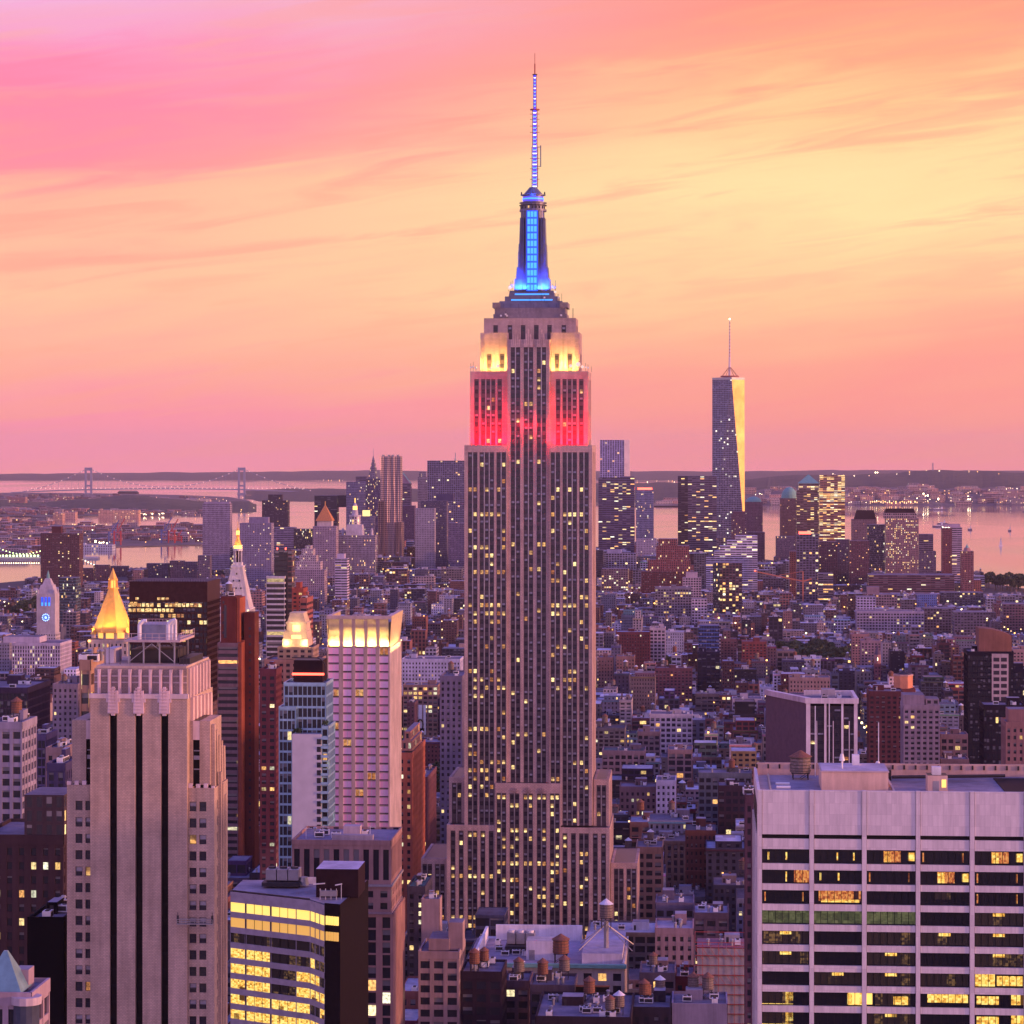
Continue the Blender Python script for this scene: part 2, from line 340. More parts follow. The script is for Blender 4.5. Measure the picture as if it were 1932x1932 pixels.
def relief(mb, x0, x1, y0, y1, z0, z1, sty, col, lit=.1, cap=2.5, wall='masonry', sides='FRL', zmin=None, topcol=(.2, .19, .24), rim=.9, corner=None, seedv=None, blank=False):
    """a body whose windows really lie back between piers and spandrels"""
    bay, fl, wf, hf = STY[sty] if isinstance(sty, str) else sty
    sd = seedv or (R.randrange(0, 900)*3, R.randrange(0, 900)*3); r = .45
    zb = z0 if zmin is None else max(z0, zmin)
    if zb > z0: mb.box(x0+.02, x1-.02, y0+.02, y1-.02, z0, zb, 'flat_punch', (*col, lit), cell=(bay, fl), seed=sd)
    nz = max(1, round((z1-cap-zb)/fl)); fl = (z1-cap-zb)/nz
    # core: glass cells matched to the bays
    def face(k, L, P):                    # P(s, o, z): along, outward, up
        n = max(1, round(L/bay)); bw = L/n; pw = bw*(1-wf)
        u0 = sd[0]+k*53
        mb.face([P(0, -r, zb), P(L, -r, zb), P(L, -r, z1-cap), P(0, -r, z1-cap)], 'glazing', (*col, lit), [(u0, sd[1]), (u0+n, sd[1]), (u0+n, sd[1]+nz), (u0, sd[1]+nz)])
        def slab(s0, s1, z0_, z1_, o, low=True):
            mb.face([P(s0, o, z0_), P(s1, o, z0_), P(s1, o, z1_), P(s0, o, z1_)], wall, (*col, 0))
            return
        ribbon = wf > .93
        op, os_ = (-.06, 0) if ribbon else (0, -.1)
        for i in range(n+1):
            s0 = max(0, i*bw-pw/2); s1 = min(L, i*bw+pw/2)
            if corner and i in (0, n): s0, s1 = (0, corner) if i == 0 else (L-corner, L)
            slab(s0, s1, zb, z1-cap, op)
            if s0 > 0: mb.face([P(s0, -r, zb), P(s0, op, zb), P(s0, op, z1-cap), P(s0, -r, z1-cap)], wall, (*col, 0))
            if s1 < L: mb.face([P(s1, op, zb), P(s1, -r, zb), P(s1, -r, z1-cap), P(s1, op, z1-cap)], wall, (*col, 0))
        sh = fl*(1-hf)
        for j in range(nz+1):
            a = max(zb, zb+j*fl-sh/2); b = min(z1-cap, zb+j*fl+sh/2)
            slab(0, L, a, b, os_)
            mb.face([P(0, os_, b), P(L, os_, b), P(L, -r, b), P(0, -r, b)], wall, (*col, 0))
            mb.face([P(0, -r, a), P(L, -r, a), P(L, os_, a), P(0, os_, a)], wall, (*col, 0))
        mb.face([P(0, .12, z1-cap), P(L, .12, z1-cap), P(L, .12, z1), P(0, .12, z1)], wall, (*col, 0))
        mb.face([P(0, -r, z1-cap), P(L, -r, z1-cap), P(L, .12, z1-cap), P(0, .12, z1-cap)], wall, (*col, 0))
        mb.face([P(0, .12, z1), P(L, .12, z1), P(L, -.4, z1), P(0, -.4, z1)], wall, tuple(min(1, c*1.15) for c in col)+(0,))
        mb.face([P(0, -.4, z1-rim), P(0, -.4, z1), P(L, -.4, z1), P(L, -.4, z1-rim)], wall, (*col, 0))
    if 'F' in sides: face(0, x1-x0, lambda s, o, z: (x0+s, y0-o, z))
    if blank:
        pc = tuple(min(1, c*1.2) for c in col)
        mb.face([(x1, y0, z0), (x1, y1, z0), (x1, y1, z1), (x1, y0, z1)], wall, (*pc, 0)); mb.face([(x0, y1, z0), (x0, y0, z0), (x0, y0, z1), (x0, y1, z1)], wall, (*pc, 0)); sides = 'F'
    if 'R' in sides: face(1, y1-y0, lambda s, o, z: (x1+o, y0+s, z))
    if 'L' in sides: face(2, y1-y0, lambda s, o, z: (x0-o, y1-s, z))
    mb.face([(x1, y1, z0), (x0, y1, z0), (x0, y1, z1), (x1, y1, z1)], 'flat_punch', (*col, lit), [(0, 0), (8, 0), (8, 12), (0, 12)])
    mb.face([(x0, y0, z1-rim), (x1, y0, z1-rim), (x1, y1, z1-rim), (x0, y1, z1-rim)], 'roof_cover', (*topcol, 0))

def clutter(rt, x0, x1, y0, y1, z, n=3, tanks=0, kind='tan', col=(.35, .32, .36), bulk=True, rnd=None):
    rn = rnd or R; w = x1-x0; d = y1-y0
    U = unit_mesh()
    if bulk:
        bw = min(w*.35, 7); bd = min(d*.35, 7); bx = rn.uniform(x0+1, x1-bw-1); by = rn.uniform(y0+d*.35, y1-bd-.5); h = rn.uniform(2.6, 4.5)
        m = MB(); m.box(bx, bx+bw, by, by+bd, z, z+h, 'masonry', (*col, 0), top='roof_cover', topcol=(.3, .28, .33, 0)); m.box(bx+.6, bx+1.5, by-.03, by, z, z+2.1, 'dark_steel')
        m.obj('bulkhead', rt)
    for _ in range(n):
        o = link('air_unit' if rn.random() < .6 else 'vent', U['u'] if rn.random() < .6 else U['v'], rt, (rn.uniform(x0+2, x1-2), rn.uniform(y0+1.5, y1-1.5), z), rz=rn.choice((0, math.pi/2)))
        o.name = 'air_unit' if o.data == U['u'] else 'vent'
    for k in range(tanks):
        tank(rt, rn.uniform(x0+2.5, x1-2.5), rn.uniform(y0+3, y1-3), z, rn.choice(('grey', 'dark', 'dark', 'tan')), rn.uniform(.75, 1.0))

# windows as parts: shared meshes, one object each up to a hundred, the rest in one mesh
WM = {}
def win_mesh(kind, w, h):
    k = (kind, round(w, 2), round(h, 2))
    if k not in WM:
        m = MB(); m.face([(-w/2, 0, 0), (w/2, 0, 0), (w/2, 0, h), (-w/2, 0, h)], {'dark': 'win_dark', 'blind': 'win_dark', 'lit': 'win_lit', 'warm': 'win_warm', 'half': 'win_lit'}[kind])
        if kind == 'half': m.face([(-w/2, -.02, h*.55), (w/2, -.02, h*.55), (w/2, -.02, h), (-w/2, -.02, h)], 'win_shade')
        if kind == 'blind': m.face([(-w/2, -.02, h*.45), (w/2, -.02, h*.45), (w/2, -.02, h), (-w/2, -.02, h)], 'win_blind')
        t = .09
        for (a, b, c, d) in ((-w/2, -w/2+t, 0, h), (w/2-t, w/2, 0, h), (-w/2+t, w/2-t, 0, t), (-w/2+t, w/2-t, h-t, h), (-w/2+t, w/2-t, h*.5-t/2, h*.5+t/2)):
            m.box(a, b, -.07, -.03, c, d, 'dark_steel', bottom=True)
        WM[k] = m
    return WM[k]
WME = {}
def place_windows(rt, items, cap=100):
    """items: (x, y, z, w, h, kind, side) with side F or R"""
    items = list(items); R.shuffle(items)
    items.sort(key=lambda t: 0 if t[5] in ('lit', 'warm', 'half') else 1)
    one, rest = items[:cap], items[cap:]
    for (x, y, z, w, h, k, s) in one:
        key = (k, round(w, 2), round(h, 2))
        if key not in WME: WME[key] = win_mesh(k, w, h).mesh('window')
        link('window', WME[key], rt, (x, y, z), rz=0 if s == 'F' else math.pi/2)
    if rest:
        big = MB()
        for (x, y, z, w, h, k, s) in rest:
            src = win_mesh(k, w, h)
            for f, mi, c in zip(src.f, src.m, src.c):
                pts = [src.v[i] for i in f]
                pts = [(x+p[0], y+p[1], z+p[2]) if s == 'F' else (x-p[1], y+p[0], z+p[2]) for p in pts]
                big.face(pts, src.mats[mi], c)
        tag(big.obj('window', rt), kind='stuff')
def pick(lit, warm=.25, blind=.2):
    r = R.random()
    if r < lit: return 'warm' if R.random() < warm else ('half' if R.random() < .4 else 'lit')
    return 'blind' if R.random() < blind else 'dark'

# ------------------------------------------------------------------ setting: water, land, hills
def strip(name, rows, mat_, h, kind='structure', div=14, colr=None):
    """rows: (Y, px left, px right)"""
    m = MB(); out = []
    rr = []
    for (Ya, l0, r0), (Yb, l1, r1) in zip(rows, rows[1:]):
        n = max(1, int(abs(Yb-Ya)/400))
        for k in range(n): t = k/n; rr.append((Ya+(Yb-Ya)*t, l0+(l1-l0)*t, r0+(r1-r0)*t))
    rr.append(rows[-1])
    P = [[(lambda X, Y: (X, Y, gz(X, Y)+h))(wx(l+(r_-l)*i/div, Y), Y) for i in range(div+1)] for (Y, l, r_) in rr]
    for a, b in zip(P, P[1:]):
        for i in range(div): m.face([a[i], a[i+1], b[i+1], b[i]], mat_)
    o = m.obj(name); tag(o, kind=kind); return o
def water_mat():
    m, g, b = mat('water'); geo = g.new('ShaderNodeNewGeometry'); s = g.sep(geo.outputs['Position'])
    n = g.noise(g.comb(g.m('MULTIPLY', s[0], .02), g.m('MULTIPLY', s[1], .004)), 1, 5, .6, .5)
    n2 = g.noise(g.comb(g.m('MULTIPLY', s[0], .0012), g.m('MULTIPLY', s[1], .0007)), 1, 4, .6, 1)
    g.put(b.inputs['Roughness'], g.rng(n2, .35, .65, .03, .11)); b.inputs['Base Color'].default_value = (.13, .06, .15, 1)
    b.inputs['IOR'].default_value = 1.5; b.inputs['Specular IOR Level'].default_value = .55; b.inputs['Specular Tint'].default_value = (.92, .55, .86, 1)
    bp = g.new('ShaderNodeBump'); bp.inputs['Strength'].default_value = .03; bp.inputs['Distance'].default_value = 6; g.put(bp.inputs['Height'], n); g.put(b.inputs['Normal'], bp.outputs[0])
    MATS['water'] = m
water_mat()
def ground_mat(name, c1, c2, sc_, rough=.9):
    m, g, b = mat(name); geo = g.new('ShaderNodeNewGeometry')
    n = g.noise(geo.outputs['Position'], sc_, 6, .7); g.put(b.inputs['Base Color'], g.mix(g.rng(n, .4, .6, 0, 1), (*c1, 1), (*c2, 1))); b.inputs['Roughness'].default_value = rough; MATS[name] = m
ground_mat('asphalt', (.035, .034, .04), (.065, .06, .065), .02)
ground_mat('pavement', (.12, .11, .11), (.17, .155, .15), .1)
ground_mat('borough', (.06, .06, .05), (.16, .12, .12), .012); ground_mat('woods', (.02, .035, .02), (.055, .06, .04), .01)
# water: rings out past the horizon
m = MB(); ys = [1500, 3000, 4500, 6000, 7500, 9000, 11000, 13500, 16500, 20000, 25000, 30000, 35000, 41000]
nx = 40
rows = [[(lambda X: (X, Y, gz(X, Y)))(Y*(i/nx-.5)*.9 if Y > 4000 else 4000*(i/nx-.5)*.9) for i in range(nx+1)] for Y in ys]
for a, b in zip(rows, rows[1:]):
    for i in range(nx): m.face([a[i], a[i+1], b[i+1], b[i]], 'water')
tag(m.obj('water'), kind='structure')
# Manhattan: rows of (Y, px left, px right); street surface
m = MB(); GR = []
def land_rows(rows, mat_, name, h):
    m = MB(); P = []
    for k in range(len(rows)-1):
        (Ya, l0, r0), (Yb, l1, r1) = rows[k], rows[k+1]; n = max(1, int((Yb-Ya)/350))
        for q in range(n+(k == len(rows)-2)):
            t = q/n; Y = Ya+(Yb-Ya)*t; l = l0+(l1-l0)*t; r_ = r0+(r1-r0)*t
            P.append([(l+(r_-l)*i/12, Y, gz(l+(r_-l)*i/12, Y)+h) for i in range(13)])
    for a, b in zip(P, P[1:]):
        for i in range(12): m.face([a[i], a[i+1], b[i+1], b[i]], mat_)
    for side in (0, 12):     # quay edge
        for a, b in zip(P, P[1:]):
            p, q = a[side], b[side]; m.face([(p[0], p[1], p[2]-h-1), (q[0], q[1], q[2]-h-1), q, p], mat_)
    a = P[-1]
    for i in range(12): m.face([a[i+1], a[i], (a[i][0], a[i][1], a[i][2]-h-1), (a[i+1][0], a[i+1][1], a[i+1][2]-h-1)], mat_)
    return tag(m.obj(name), kind='structure')
MAN = [(-900, -1600, 1600), (4200, -1400, 1300), (4900, -1150, 990), (5400, -980, 920), (6000, -720, 720), (6500, -560, 600), (7000, -330, 430), (7350, -120, 260)]
land_rows(MAN, 'asphalt', 'ground', 0.6)
def man_at(Y):
    for (a, l0, r0), (b, l1, r1) in zip(MAN, MAN[1:]):
        if a <= Y <= b: t = (Y-a)/(b-a); return l0+(l1-l0)*t, r0+(r1-r0)*t
    return None

def ridge(name, pts, Y0, depth, mat_='woods', rough=6, step=4, seed=1):
    """wooded hill: pts of (px, py of the crest)"""
    rn = random.Random(seed); m = MB(); px = pts[0][0]; cols = []
    ph = [(rn.uniform(.01, .12), rn.uniform(0, 6), rn.uniform(.3, 1)) for _ in range(7)]
    while px <= pts[-1][0]:
        for (a, b), (c, d) in zip(pts, pts[1:]):
            if a <= px <= c: py = b+(d-b)*(px-a)/(c-a) if c > a else b
        colm = []
        for k in range(7):
            t = k/6; Y = Y0+depth*t; X = wx(px, Y); prof = math.sin(math.pi*t)**.7 if 0 < t < 1 else 0
            zt = wz(py, Y0+depth*.5)-gz(X, Y0+depth*.5)
            wob = sum(c*math.sin(a*px*.8+b+k) for a, b, c in ph)*rough*.35+rn.uniform(-1, 1)*rough*.10
            zz = max(zt, 0)*prof+(wob if 0 < t < 1 and zt > 3 else 0)
            colm.append((X, Y, gz(X, Y)+zz-(2 if t in (0, 1) else 0)))
        cols.append(colm); px += step
    for a, b in zip(cols, cols[1:]):
        for k in range(6): m.face([a[k], b[k], b[k+1], a[k+1]], mat_)
    tag(m.obj(name), kind='structure')
    def at(px_, t):                                   # a point on the slope facing the camera
        c_ = cols[int(max(0, min(len(cols)-1, (px_-pts[0][0])/step)))]; q_ = t*6; k = min(5, int(q_)); f = q_-k; return tuple(c_[k][i]+(c_[k+1][i]-c_[k][i])*f for i in range(3))
    return at
# far shores
ridge('hills', [(-300, 895), (0, 895), (130, 893), (260, 892), (420, 891), (560, 889), (700, 887), (860, 890), (1130, 889), (1400, 889), (1600, 887), (2000, 888), (2400, 890)], 27000, 9000, rough=5, seed=2)
# Staten Island hills
HILL = ridge('hills', [(462, 935), (500, 930), (560, 927), (620, 926), (700, 925), (800, 928), (900, 925), (1000, 920), (1130, 912), (1210, 912), (1300, 912), (1390, 908), (1450, 899), (1520, 897), (1600, 896), (1700, 890), (1760, 887), (1850, 889), (1932, 891), (2150, 892)], 14000, 5500, rough=7, seed=3)
SHORE = ridge('hills', [(1240, 946), (1330, 940), (1400, 925), (1500, 922), (1600, 925), (1700, 918), (1800, 922), (1932, 920), (2150, 920)], 13200, 2600, mat_='borough', rough=9, seed=5)
# Brooklyn
def landpx(name, rows, mat_, h=2.0):                              # rows (py, px left, px right), nearest first
    rr = [(yground(py), wx(l, yground(py)), wx(r_, yground(py))) for py, l, r_ in rows]
    return land_rows(rr, mat_, name, h)
landpx('land', [(975, -900, 90), (972, -900, 330), (969, -900, 420), (962, -900, 482), (952, -900, 478), (945, -900, 470), (938, -900, 430), (934, -900, 330), (931, -900, 175), (930, -900, 90)], 'borough')
landpx('land', [(1056, -900, 40), (1050, -900, 110), (1034, -900, 168), (1029, -900, 380), (1022, -900, 388), (1012, -900, 385), (1003, -900, 330), (996, -900, 345), (991, -900, 110), (985, -900, 95)], 'borough')
ridge('hills', [(-200, 938), (0, 944), (80, 950), (150, 942), (240, 935), (330, 941), (400, 950), (470, 949), (484, 957)], yground(968), 2200, rough=5, seed=7)
landpx('land', [(931, 222, 262), (928, 225, 258)], 'woods', 8)
# greenish harbour island behind downtown
landpx('land', [(956, 1190, 1300), (952, 1200, 1300)], 'borough', 4)

# ------------------------------------------------------------------ the tall limestone skyscraper
LIME = (.47, .345, .33)
def skyscraper():
    Y = 1230.0; s = F/Y; cxp = 996.5
    rt = root('art_deco_skyscraper', 'tallest limestone skyscraper in the middle, crown lit red, yellow and blue', 'skyscraper', wx(cxp, Y), Y)
    g0 = gz(wx(cxp, Y), Y)
    Z = lambda py: wz(py, Y)-g0
    X = lambda px: (px-cxp)/s
    foot(843, 1152, 90, 1760, Y, 60, 75, 'limestone skyscraper')
    foot(790, 1202, 1620, 1760, Y+1, 60, 98)
    pr = (2.05, 1.55); items = []
    wall = MB(); span = MB(); mull = MB()
    FL = 3.72
    def tier(x0, x1, yf, yb, z0, z1, strips, top=2.6, litp=.1, side=True, sstr=(), rowlit=None):
        c = (*LIME, 0)
        # recessed spandrel core
        span.box(x0+.6, x1-.6, yf+.55, yb-.3, z0, z1-.2, 'spandrel')
        edges = []
        for cx_, n in strips:
            hw = {1: 1.15, 2: 2.25, 3: 3.35}[n]; edges.append((cx_-hw, cx_+hw, n))
        edges.sort(); xs = x0
        for a, b, n in edges:
            if a-xs > .05: wall.box(xs, a, yf, yf+1.2, z0, z1, 'limestone', c, bottom=True)
            wall.box(a, b, yf+.03, yf+1.2, z1-top, z1-.03, 'limestone', c, bottom=True)
            for q in range(1, n):
                xm = a+(b-a)*q/n; mull.box(xm-.22, xm+.22, yf+.2, yf+.5, z0, z1-top, 'mullion')
            mull.box(a, a+.12, yf+.2, yf+.5, z0, z1-top, 'mullion'); mull.box(b-.12, b, yf+.2, yf+.5, z0, z1-top, 'mullion')
            nz = int((z1-top-z0)/FL)
            for j in range(nz):
                zz = z1-top-(j+1)*FL+.9; rl = rowlit(zz) if rowlit else 1
                for q in range(n):
                    cx2 = a+(b-a)*(q+.5)/n
                    items.append((cx2, yf+.5, zz, 1.5, 1.95, pick(min(.9, litp*rl), .25, .35), 'F'))
            xs = b
        if x1-xs > .05: wall.box(xs, x1, yf, yf+1.2, z0, z1, 'limestone', c, bottom=True)
        if side:
            # west face with its own strips
            D = yb-yf; ed = [(yf+D*t-w/2, yf+D*t+w/2) for t, w in (sstr or ((.25, 4.4), (.5, 4.4), (.75, 4.4)))]; ys = yf+1.2
            for (xa, xb, sgn) in ((x1-1.2, x1, 1), (x0, x0+1.2, -1)):
                ys = yf+1.2
                for a, b in ed:
                    wall.box(xa, xb, ys, a, z0, z1, 'limestone', c); wall.box(xa+(0 if sgn > 0 else .03), xb-(.03 if sgn > 0 else 0), a, b, z1-top, z1-.03, 'limestone', c, bottom=True)
                    ym = (a+b)/2; mull.box((xb-.5) if sgn > 0 else xa+.2, (xb-.2) if sgn > 0 else xa+.5, ym-.15, ym+.15, z0, z1-top, 'mullion')
                    if sgn > 0:
                        for j in range(int((z1-top-z0)/FL)):
                            zz = z1-top-(j+1)*FL+.9
                            for yy in (a+(b-a)*.27, a+(b-a)*.73): items.append((x1-.52, yy, zz, 1.4, 1.9, pick(litp*.8), 'R'))
                    ys = b
                wall.box(xa, xb, ys, yb, z0, z1, 'limestone', c)
        wall.box(x0, x1, yb-.3, yb, z0, z1, 'limestone', c)
        wall.box(x0+.3, x1-.3, yf+.3, yb-.35, z1-.6, z1-.35, 'roof_cover', (.3, .26, .27, 0))
    def rowlit(z):
        rnd = random.Random(int(z/3.72*7+3)); return rnd.choice((.3, .5, .8, 1, 1.2, 1.8, 3.4))
    A = 25.1; B = 18.7; D_ = 12.2; E = 5.85
    low = [(-19.3, 1), (-15.9, 1)]
    # base wings either side
    tier(-49, -37, 6, 52, 0, Z(1625), [(-46.2, 2), (-40.5, 2)], litp=.25, sstr=((.3, 4), (.7, 4)))
    tier(37, 49, 6, 52, 0, Z(1630), [(40.5, 2), (46.2, 2)], litp=.22)
    # broad base
    tier(-36.7, -14.7, -1, 50, 0, Z(1557), [(-33.9, 1), (-30.2, 1), (-25.1, 2), (-20.4, 1), (-16.6, 1)], litp=.28, rowlit=rowlit)
    tier(14.7, 36.7, -1, 50, 0, Z(1560), [(16.6, 1), (20.4, 1), (25.1, 2), (30.2, 1), (33.9, 1)], litp=.28, rowlit=rowlit)
    tier(-36.2, -29.2, 5, 45, Z(1557), Z(1470), [(-32.7, 2)], litp=.12)
    tier(29.2, 36.2, 5, 45, Z(1560), Z(1472), [(32.7, 2)], litp=.12)
    # centre of the base up to the arched heads
    tier(-14.7, 14.7, -1.6, 40, 0, Z(1477), [(-12.0, 2), (-6.1, 2), (0, 2), (6.1, 2), (12.0, 2)], top=4.5, litp=.33, side=False, rowlit=rowlit)
    for cx_ in (-6.1, 0, 6.1):
        for k in range(7):
            t = math.pi*k/6; wall.bar((cx_+2.3*math.cos(t), -1.75, Z(1477)-4.6+2.6*math.sin(t)), (cx_, -1.75, Z(1477)-4.4), .16, 'limestone', (*[c*.7 for c in LIME], 0))
    # main shaft
    sh = Z(840)
    tier(-28.8, -9.6, 0, 41, Z(1557), sh, [(-25.1, 2), (-18.7, 3), (-12.2, 2)], top=3.2, litp=.20, rowlit=rowlit)
    tier(9.6, 28.8, 0, 41, Z(1557), sh, [(12.2, 2), (18.7, 3), (25.1, 2)], top=3.2, litp=.20, rowlit=rowlit)
    tier(-9.6, 9.6, 1.5, 36, Z(1477), Z(640), [(-5.85, 2), (0, 2), (5.85, 2)], top=1.2, litp=.10, side=True, rowlit=rowlit)
    # stepped-back upper shaft (red light)
    tier(-26.6, -9.6, 4.5, 38, sh, Z(700), [(-23.7, 1), (-18.4, 3), (-13.2, 1)], top=3.5, litp=.08)
    tier(9.6, 26.8, 4.5, 38, sh, Z(700), [(13.2, 1), (18.4, 3), (23.7, 1)], top=3.5, litp=.08)
    # crown shoulders (yellow light)
    tier(-22.3, -9.6, 9, 33, Z(700), Z(626), [(-18.3, 1), (-12.4, 1)], top=9.5, litp=.05)
    tier(9.6, 22.7, 9, 33, Z(700), Z(626), [(12.4, 1), (18.3, 1)], top=9.5, litp=.05)
    tier(-20.8, 21.0, 10.5, 32, Z(640), Z(598), [(-15.5, 1), (-9, 1), (-3, 1), (3, 1), (9, 1), (15.5, 1)], top=3.2, litp=.0)
    for sx in (-1, 1):                       # fluted buttresses on the crown shoulders
        for xx in (10.2, 14.4, 16.2, 20.4, 21.8): wall.box(sx*xx-.5, sx*xx+.5, 8.5, 9.2, Z(700), Z(636), 'limestone', (*LIME, 0), taper=.1, taper_y=.1)
    for cx_ in (-5.85, 0, 5.85):             # winged heads over the centre strips
        for dx, h in ((-1.7, 2.5), (-.9, 5), (0, 7), (.9, 5), (1.7, 2.5)): wall.box(cx_+dx-.42, cx_+dx+.42, .9, 3.0, Z(655), Z(640)+h-2.5, 'limestone', (*[c*1.15 for c in LIME], 0), taper=.16, taper_y=.3)
    # observation deck tiers
    c = (.24, .21, .25, 0); mc = 0.9
    deck = MB(); deck.box(-16.6, 16.8, 11.5, 31, Z(598), Z(590), 'limestone', c); deck.box(-16.0, 16.2, 12, 30.5, Z(590), Z(578), 'limestone', c)
    for k in range(22): deck.box(-15.6+k*1.47, -15.6+k*1.47+.7, 11.7, 12.05, Z(597), Z(589.5), 'mast_metal')
    deck.box(-14.5, 15.2, 12.6, 30, Z(578), Z(565), 'mast_metal', taper=.6); deck.box(-17, -13.5, 11.2, 30, Z(578), Z(568), 'limestone', c); deck.box(13.7, 17.2, 11.2, 30, Z(578), Z(568), 'limestone', c)
    deck.box(-11.5, 12.5, 13.5, 29, Z(565), Z(556), 'mast_metal'); deck.box(-9.8, 11, 14.2, 28, Z(556), Z(545), 'mast_metal', taper=.4)
    for k in range(10): deck.bar((-15.5+k*3.45, 11.6, Z(578)), (-15.5+k*3.45, 11.6, Z(578)+1.6), .06, 'dark_steel')
    deck.obj('observation_deck', rt)
    bl = MB(); bl.box(-8.6, 10.2, 13.35, 13.5, Z(564), Z(561.5), 'cyan_lamp'); bl.box(-7.0, 8.6, 14.0, 14.15, Z(553), Z(550.5), 'cyan_lamp')
    bl.obj('light_strip', rt)
    # mast
    ma = MB(); cy = 21; zs = [Z(545), Z(520), Z(480), Z(440), Z(400), Z(386)]; hw = [7.6, 6.7, 5.9, 5.4, 5.1, 5.0]
    for k in range(5):
        a, b = hw[k], hw[k+1]; ca, cb = a*.55, b*.55
        oa = [(-a, -ca), (-ca, -a), (ca, -a), (a, -ca), (a, ca), (ca, a), (-ca, a), (-a, ca)]; ob = [(-b, -cb), (-cb, -b), (cb, -b), (b, -cb), (b, cb), (cb, b), (-cb, b), (-b, cb)]
        for i in range(8):
            j = (i+1) % 8; ma.face([(mc+oa[i][0], cy+oa[i][1], zs[k]), (mc+oa[j][0], cy+oa[j][1], zs[k]), (mc+ob[j][0], cy+ob[j][1], zs[k+1]), (mc+ob[i][0], cy+ob[i][1], zs[k+1])], 'mast_metal')
    for sx in (-1, 1):                                              # buttress wings, stepped
        for (w0, z0_, z1_) in ((8.2, Z(545), Z(522)), (7.4, Z(522), Z(500)), (6.6, Z(500), Z(455)), (6.0, Z(455), Z(405))):
            ma.box(min(mc+sx*3.6, mc+sx*w0), max(mc+sx*3.6, mc+sx*w0), cy-6.9+(8.2-w0)*.7, cy+4, z0_, z1_, 'mast_metal', taper=.35)
        for xx in (2.9, 4.0, 5.0): ma.box(mc+sx*xx-.2, mc+sx*xx+.2, cy-hw[0]-.3+(xx-2.9)*.8, cy-5, Z(545), Z(392), 'mast_metal', taper_y=1.2)
    ma.obj('mast', rt)
    ws = MB(); z0_, z1_ = Z(546), Z(392)
    ws.box(mc-2.5, mc+2.5, cy-8.1, cy-5.2, z0_, z1_, 'blue_lamp', taper=0, taper_y=1.0)
    n = 11
    for k in range(n):
        for q in range(3):
            t0 = k/n; zz0 = z0_+(z1_-z0_)*(k+.12)/n; zz1 = z0_+(z1_-z0_)*(k+.86)/n; yy = cy-8.18+1.0*(k+.5)/n
            ws.box(mc-2.1+q*1.5, mc-2.1+q*1.5+1.15, yy-.12, yy+.1, zz0, zz1, 'cyan_lamp')
    ws.obj('lit_window_strip', rt)
    dr = MB(); dr.cyl(mc, cy, Z(392), Z(388), 6.2, 6.2, 20, 'mast_metal'); dr.cyl(mc, cy, Z(388), Z(376), 5.6, 5.6, 20, 'mast_metal'); dr.cyl(mc, cy, Z(381), Z(379.5), 6.3, 6.3, 20, 'dark_steel')
    for k in range(20):
        t = 2*math.pi*k/20; dr.box(mc+5.5*math.cos(t)-.35, mc+5.5*math.cos(t)+.35, cy+5.65*math.sin(t)-.3, cy+5.65*math.sin(t)+.3, Z(387), Z(382), 'win_lit' if k % 7 == 0 else 'dark_glass')
    dr.cyl(mc, cy, Z(376), Z(374.5), 6.3, 6.3, 20, 'mast_metal'); dr.cyl(mc, cy, Z(374.5), Z(361), 4.6, 4.6, 20, 'mast_metal')
    dr.cyl(mc, cy, Z(361), Z(359.5), 5.6, 5.6, 20, 'mast_metal'); dr.cyl(mc, cy, Z(359.5), Z(350), 4.6, 2.6, 20, 'mast_metal'); dr.cyl(mc, cy, Z(350), Z(345), 2.6, 1.6, 16, 'mast_metal')
    for sx in (-1, 1): dr.box(mc+sx*5.3-.4, mc+sx*5.3+.4, cy-.4, cy+.4, Z(361), Z(354), 'dark_steel', taper=.2)
    dr.obj('drum', rt)
    ri = MB(); ri.cyl(mc, cy, Z(372), Z(364), 4.75, 4.75, 24, 'deep_blue_lamp'); ri.cyl(mc, cy, Z(369), Z(366.4), 4.95, 4.95, 24, 'cyan_lamp'); ri.obj('light_ring', rt)
    an = MB(); lt = MB()
    def lattice(z0_, z1_, r, n):
        for k in range(4):
            ex = (1, -1, -1, 1)[k]*r; ey = (1, 1, -1, -1)[k]*r; an.bar((mc+.8+ex, cy+ey, z0_), (mc+.8+ex, cy+ey, z1_), .16, 'red_paint' if k % 2 else 'mast_metal')
        for j in range(n):
            a = z0_+(z1_-z0_)*j/n; b = z0_+(z1_-z0_)*(j+1)/n
            an.bar((mc+.8-r, cy-r, a), (mc+.8+r, cy-r, b), .1, 'mast_metal'); an.bar((mc+.8+r, cy+r, a), (mc+.8-r, cy+r, b), .1, 'mast_metal'); an.bar((mc+.8-r, cy+r, a), (mc+.8-r, cy-r, b), .1, 'mast_metal')
            lt.box(mc+.8-r*.75, mc+.8+r*.75, cy-r-.2, cy-r+.1, a+(b-a)*.1, a+(b-a)*.34, 'cyan_lamp' if j % 3 else 'white_blue'); lt.box(mc+.8-r*.7, mc+.8+r*.7, cy-r*.5, cy+r*.5, a+(b-a)*.38, b, 'deep_blue_lamp')
    lattice(Z(345), Z(268), 1.25, 11); lattice(Z(268), Z(197), 1.0, 10); lattice(Z(197), Z(130), .62, 10)
    an.cyl(mc+.8, cy, Z(197), Z(195), 2.2, 2.2, 10, 'red_paint'); an.cyl(mc+.8, cy, Z(130), Z(128), 1.1, 1.1, 8, 'dark_steel')
    an.bar((mc+.8, cy, Z(130)), (mc+.8, cy, Z(108)), .35, 'red_paint'); an.bar((mc+.8, cy, Z(108)), (mc+.8, cy, Z(88)), .16, 'red_paint')
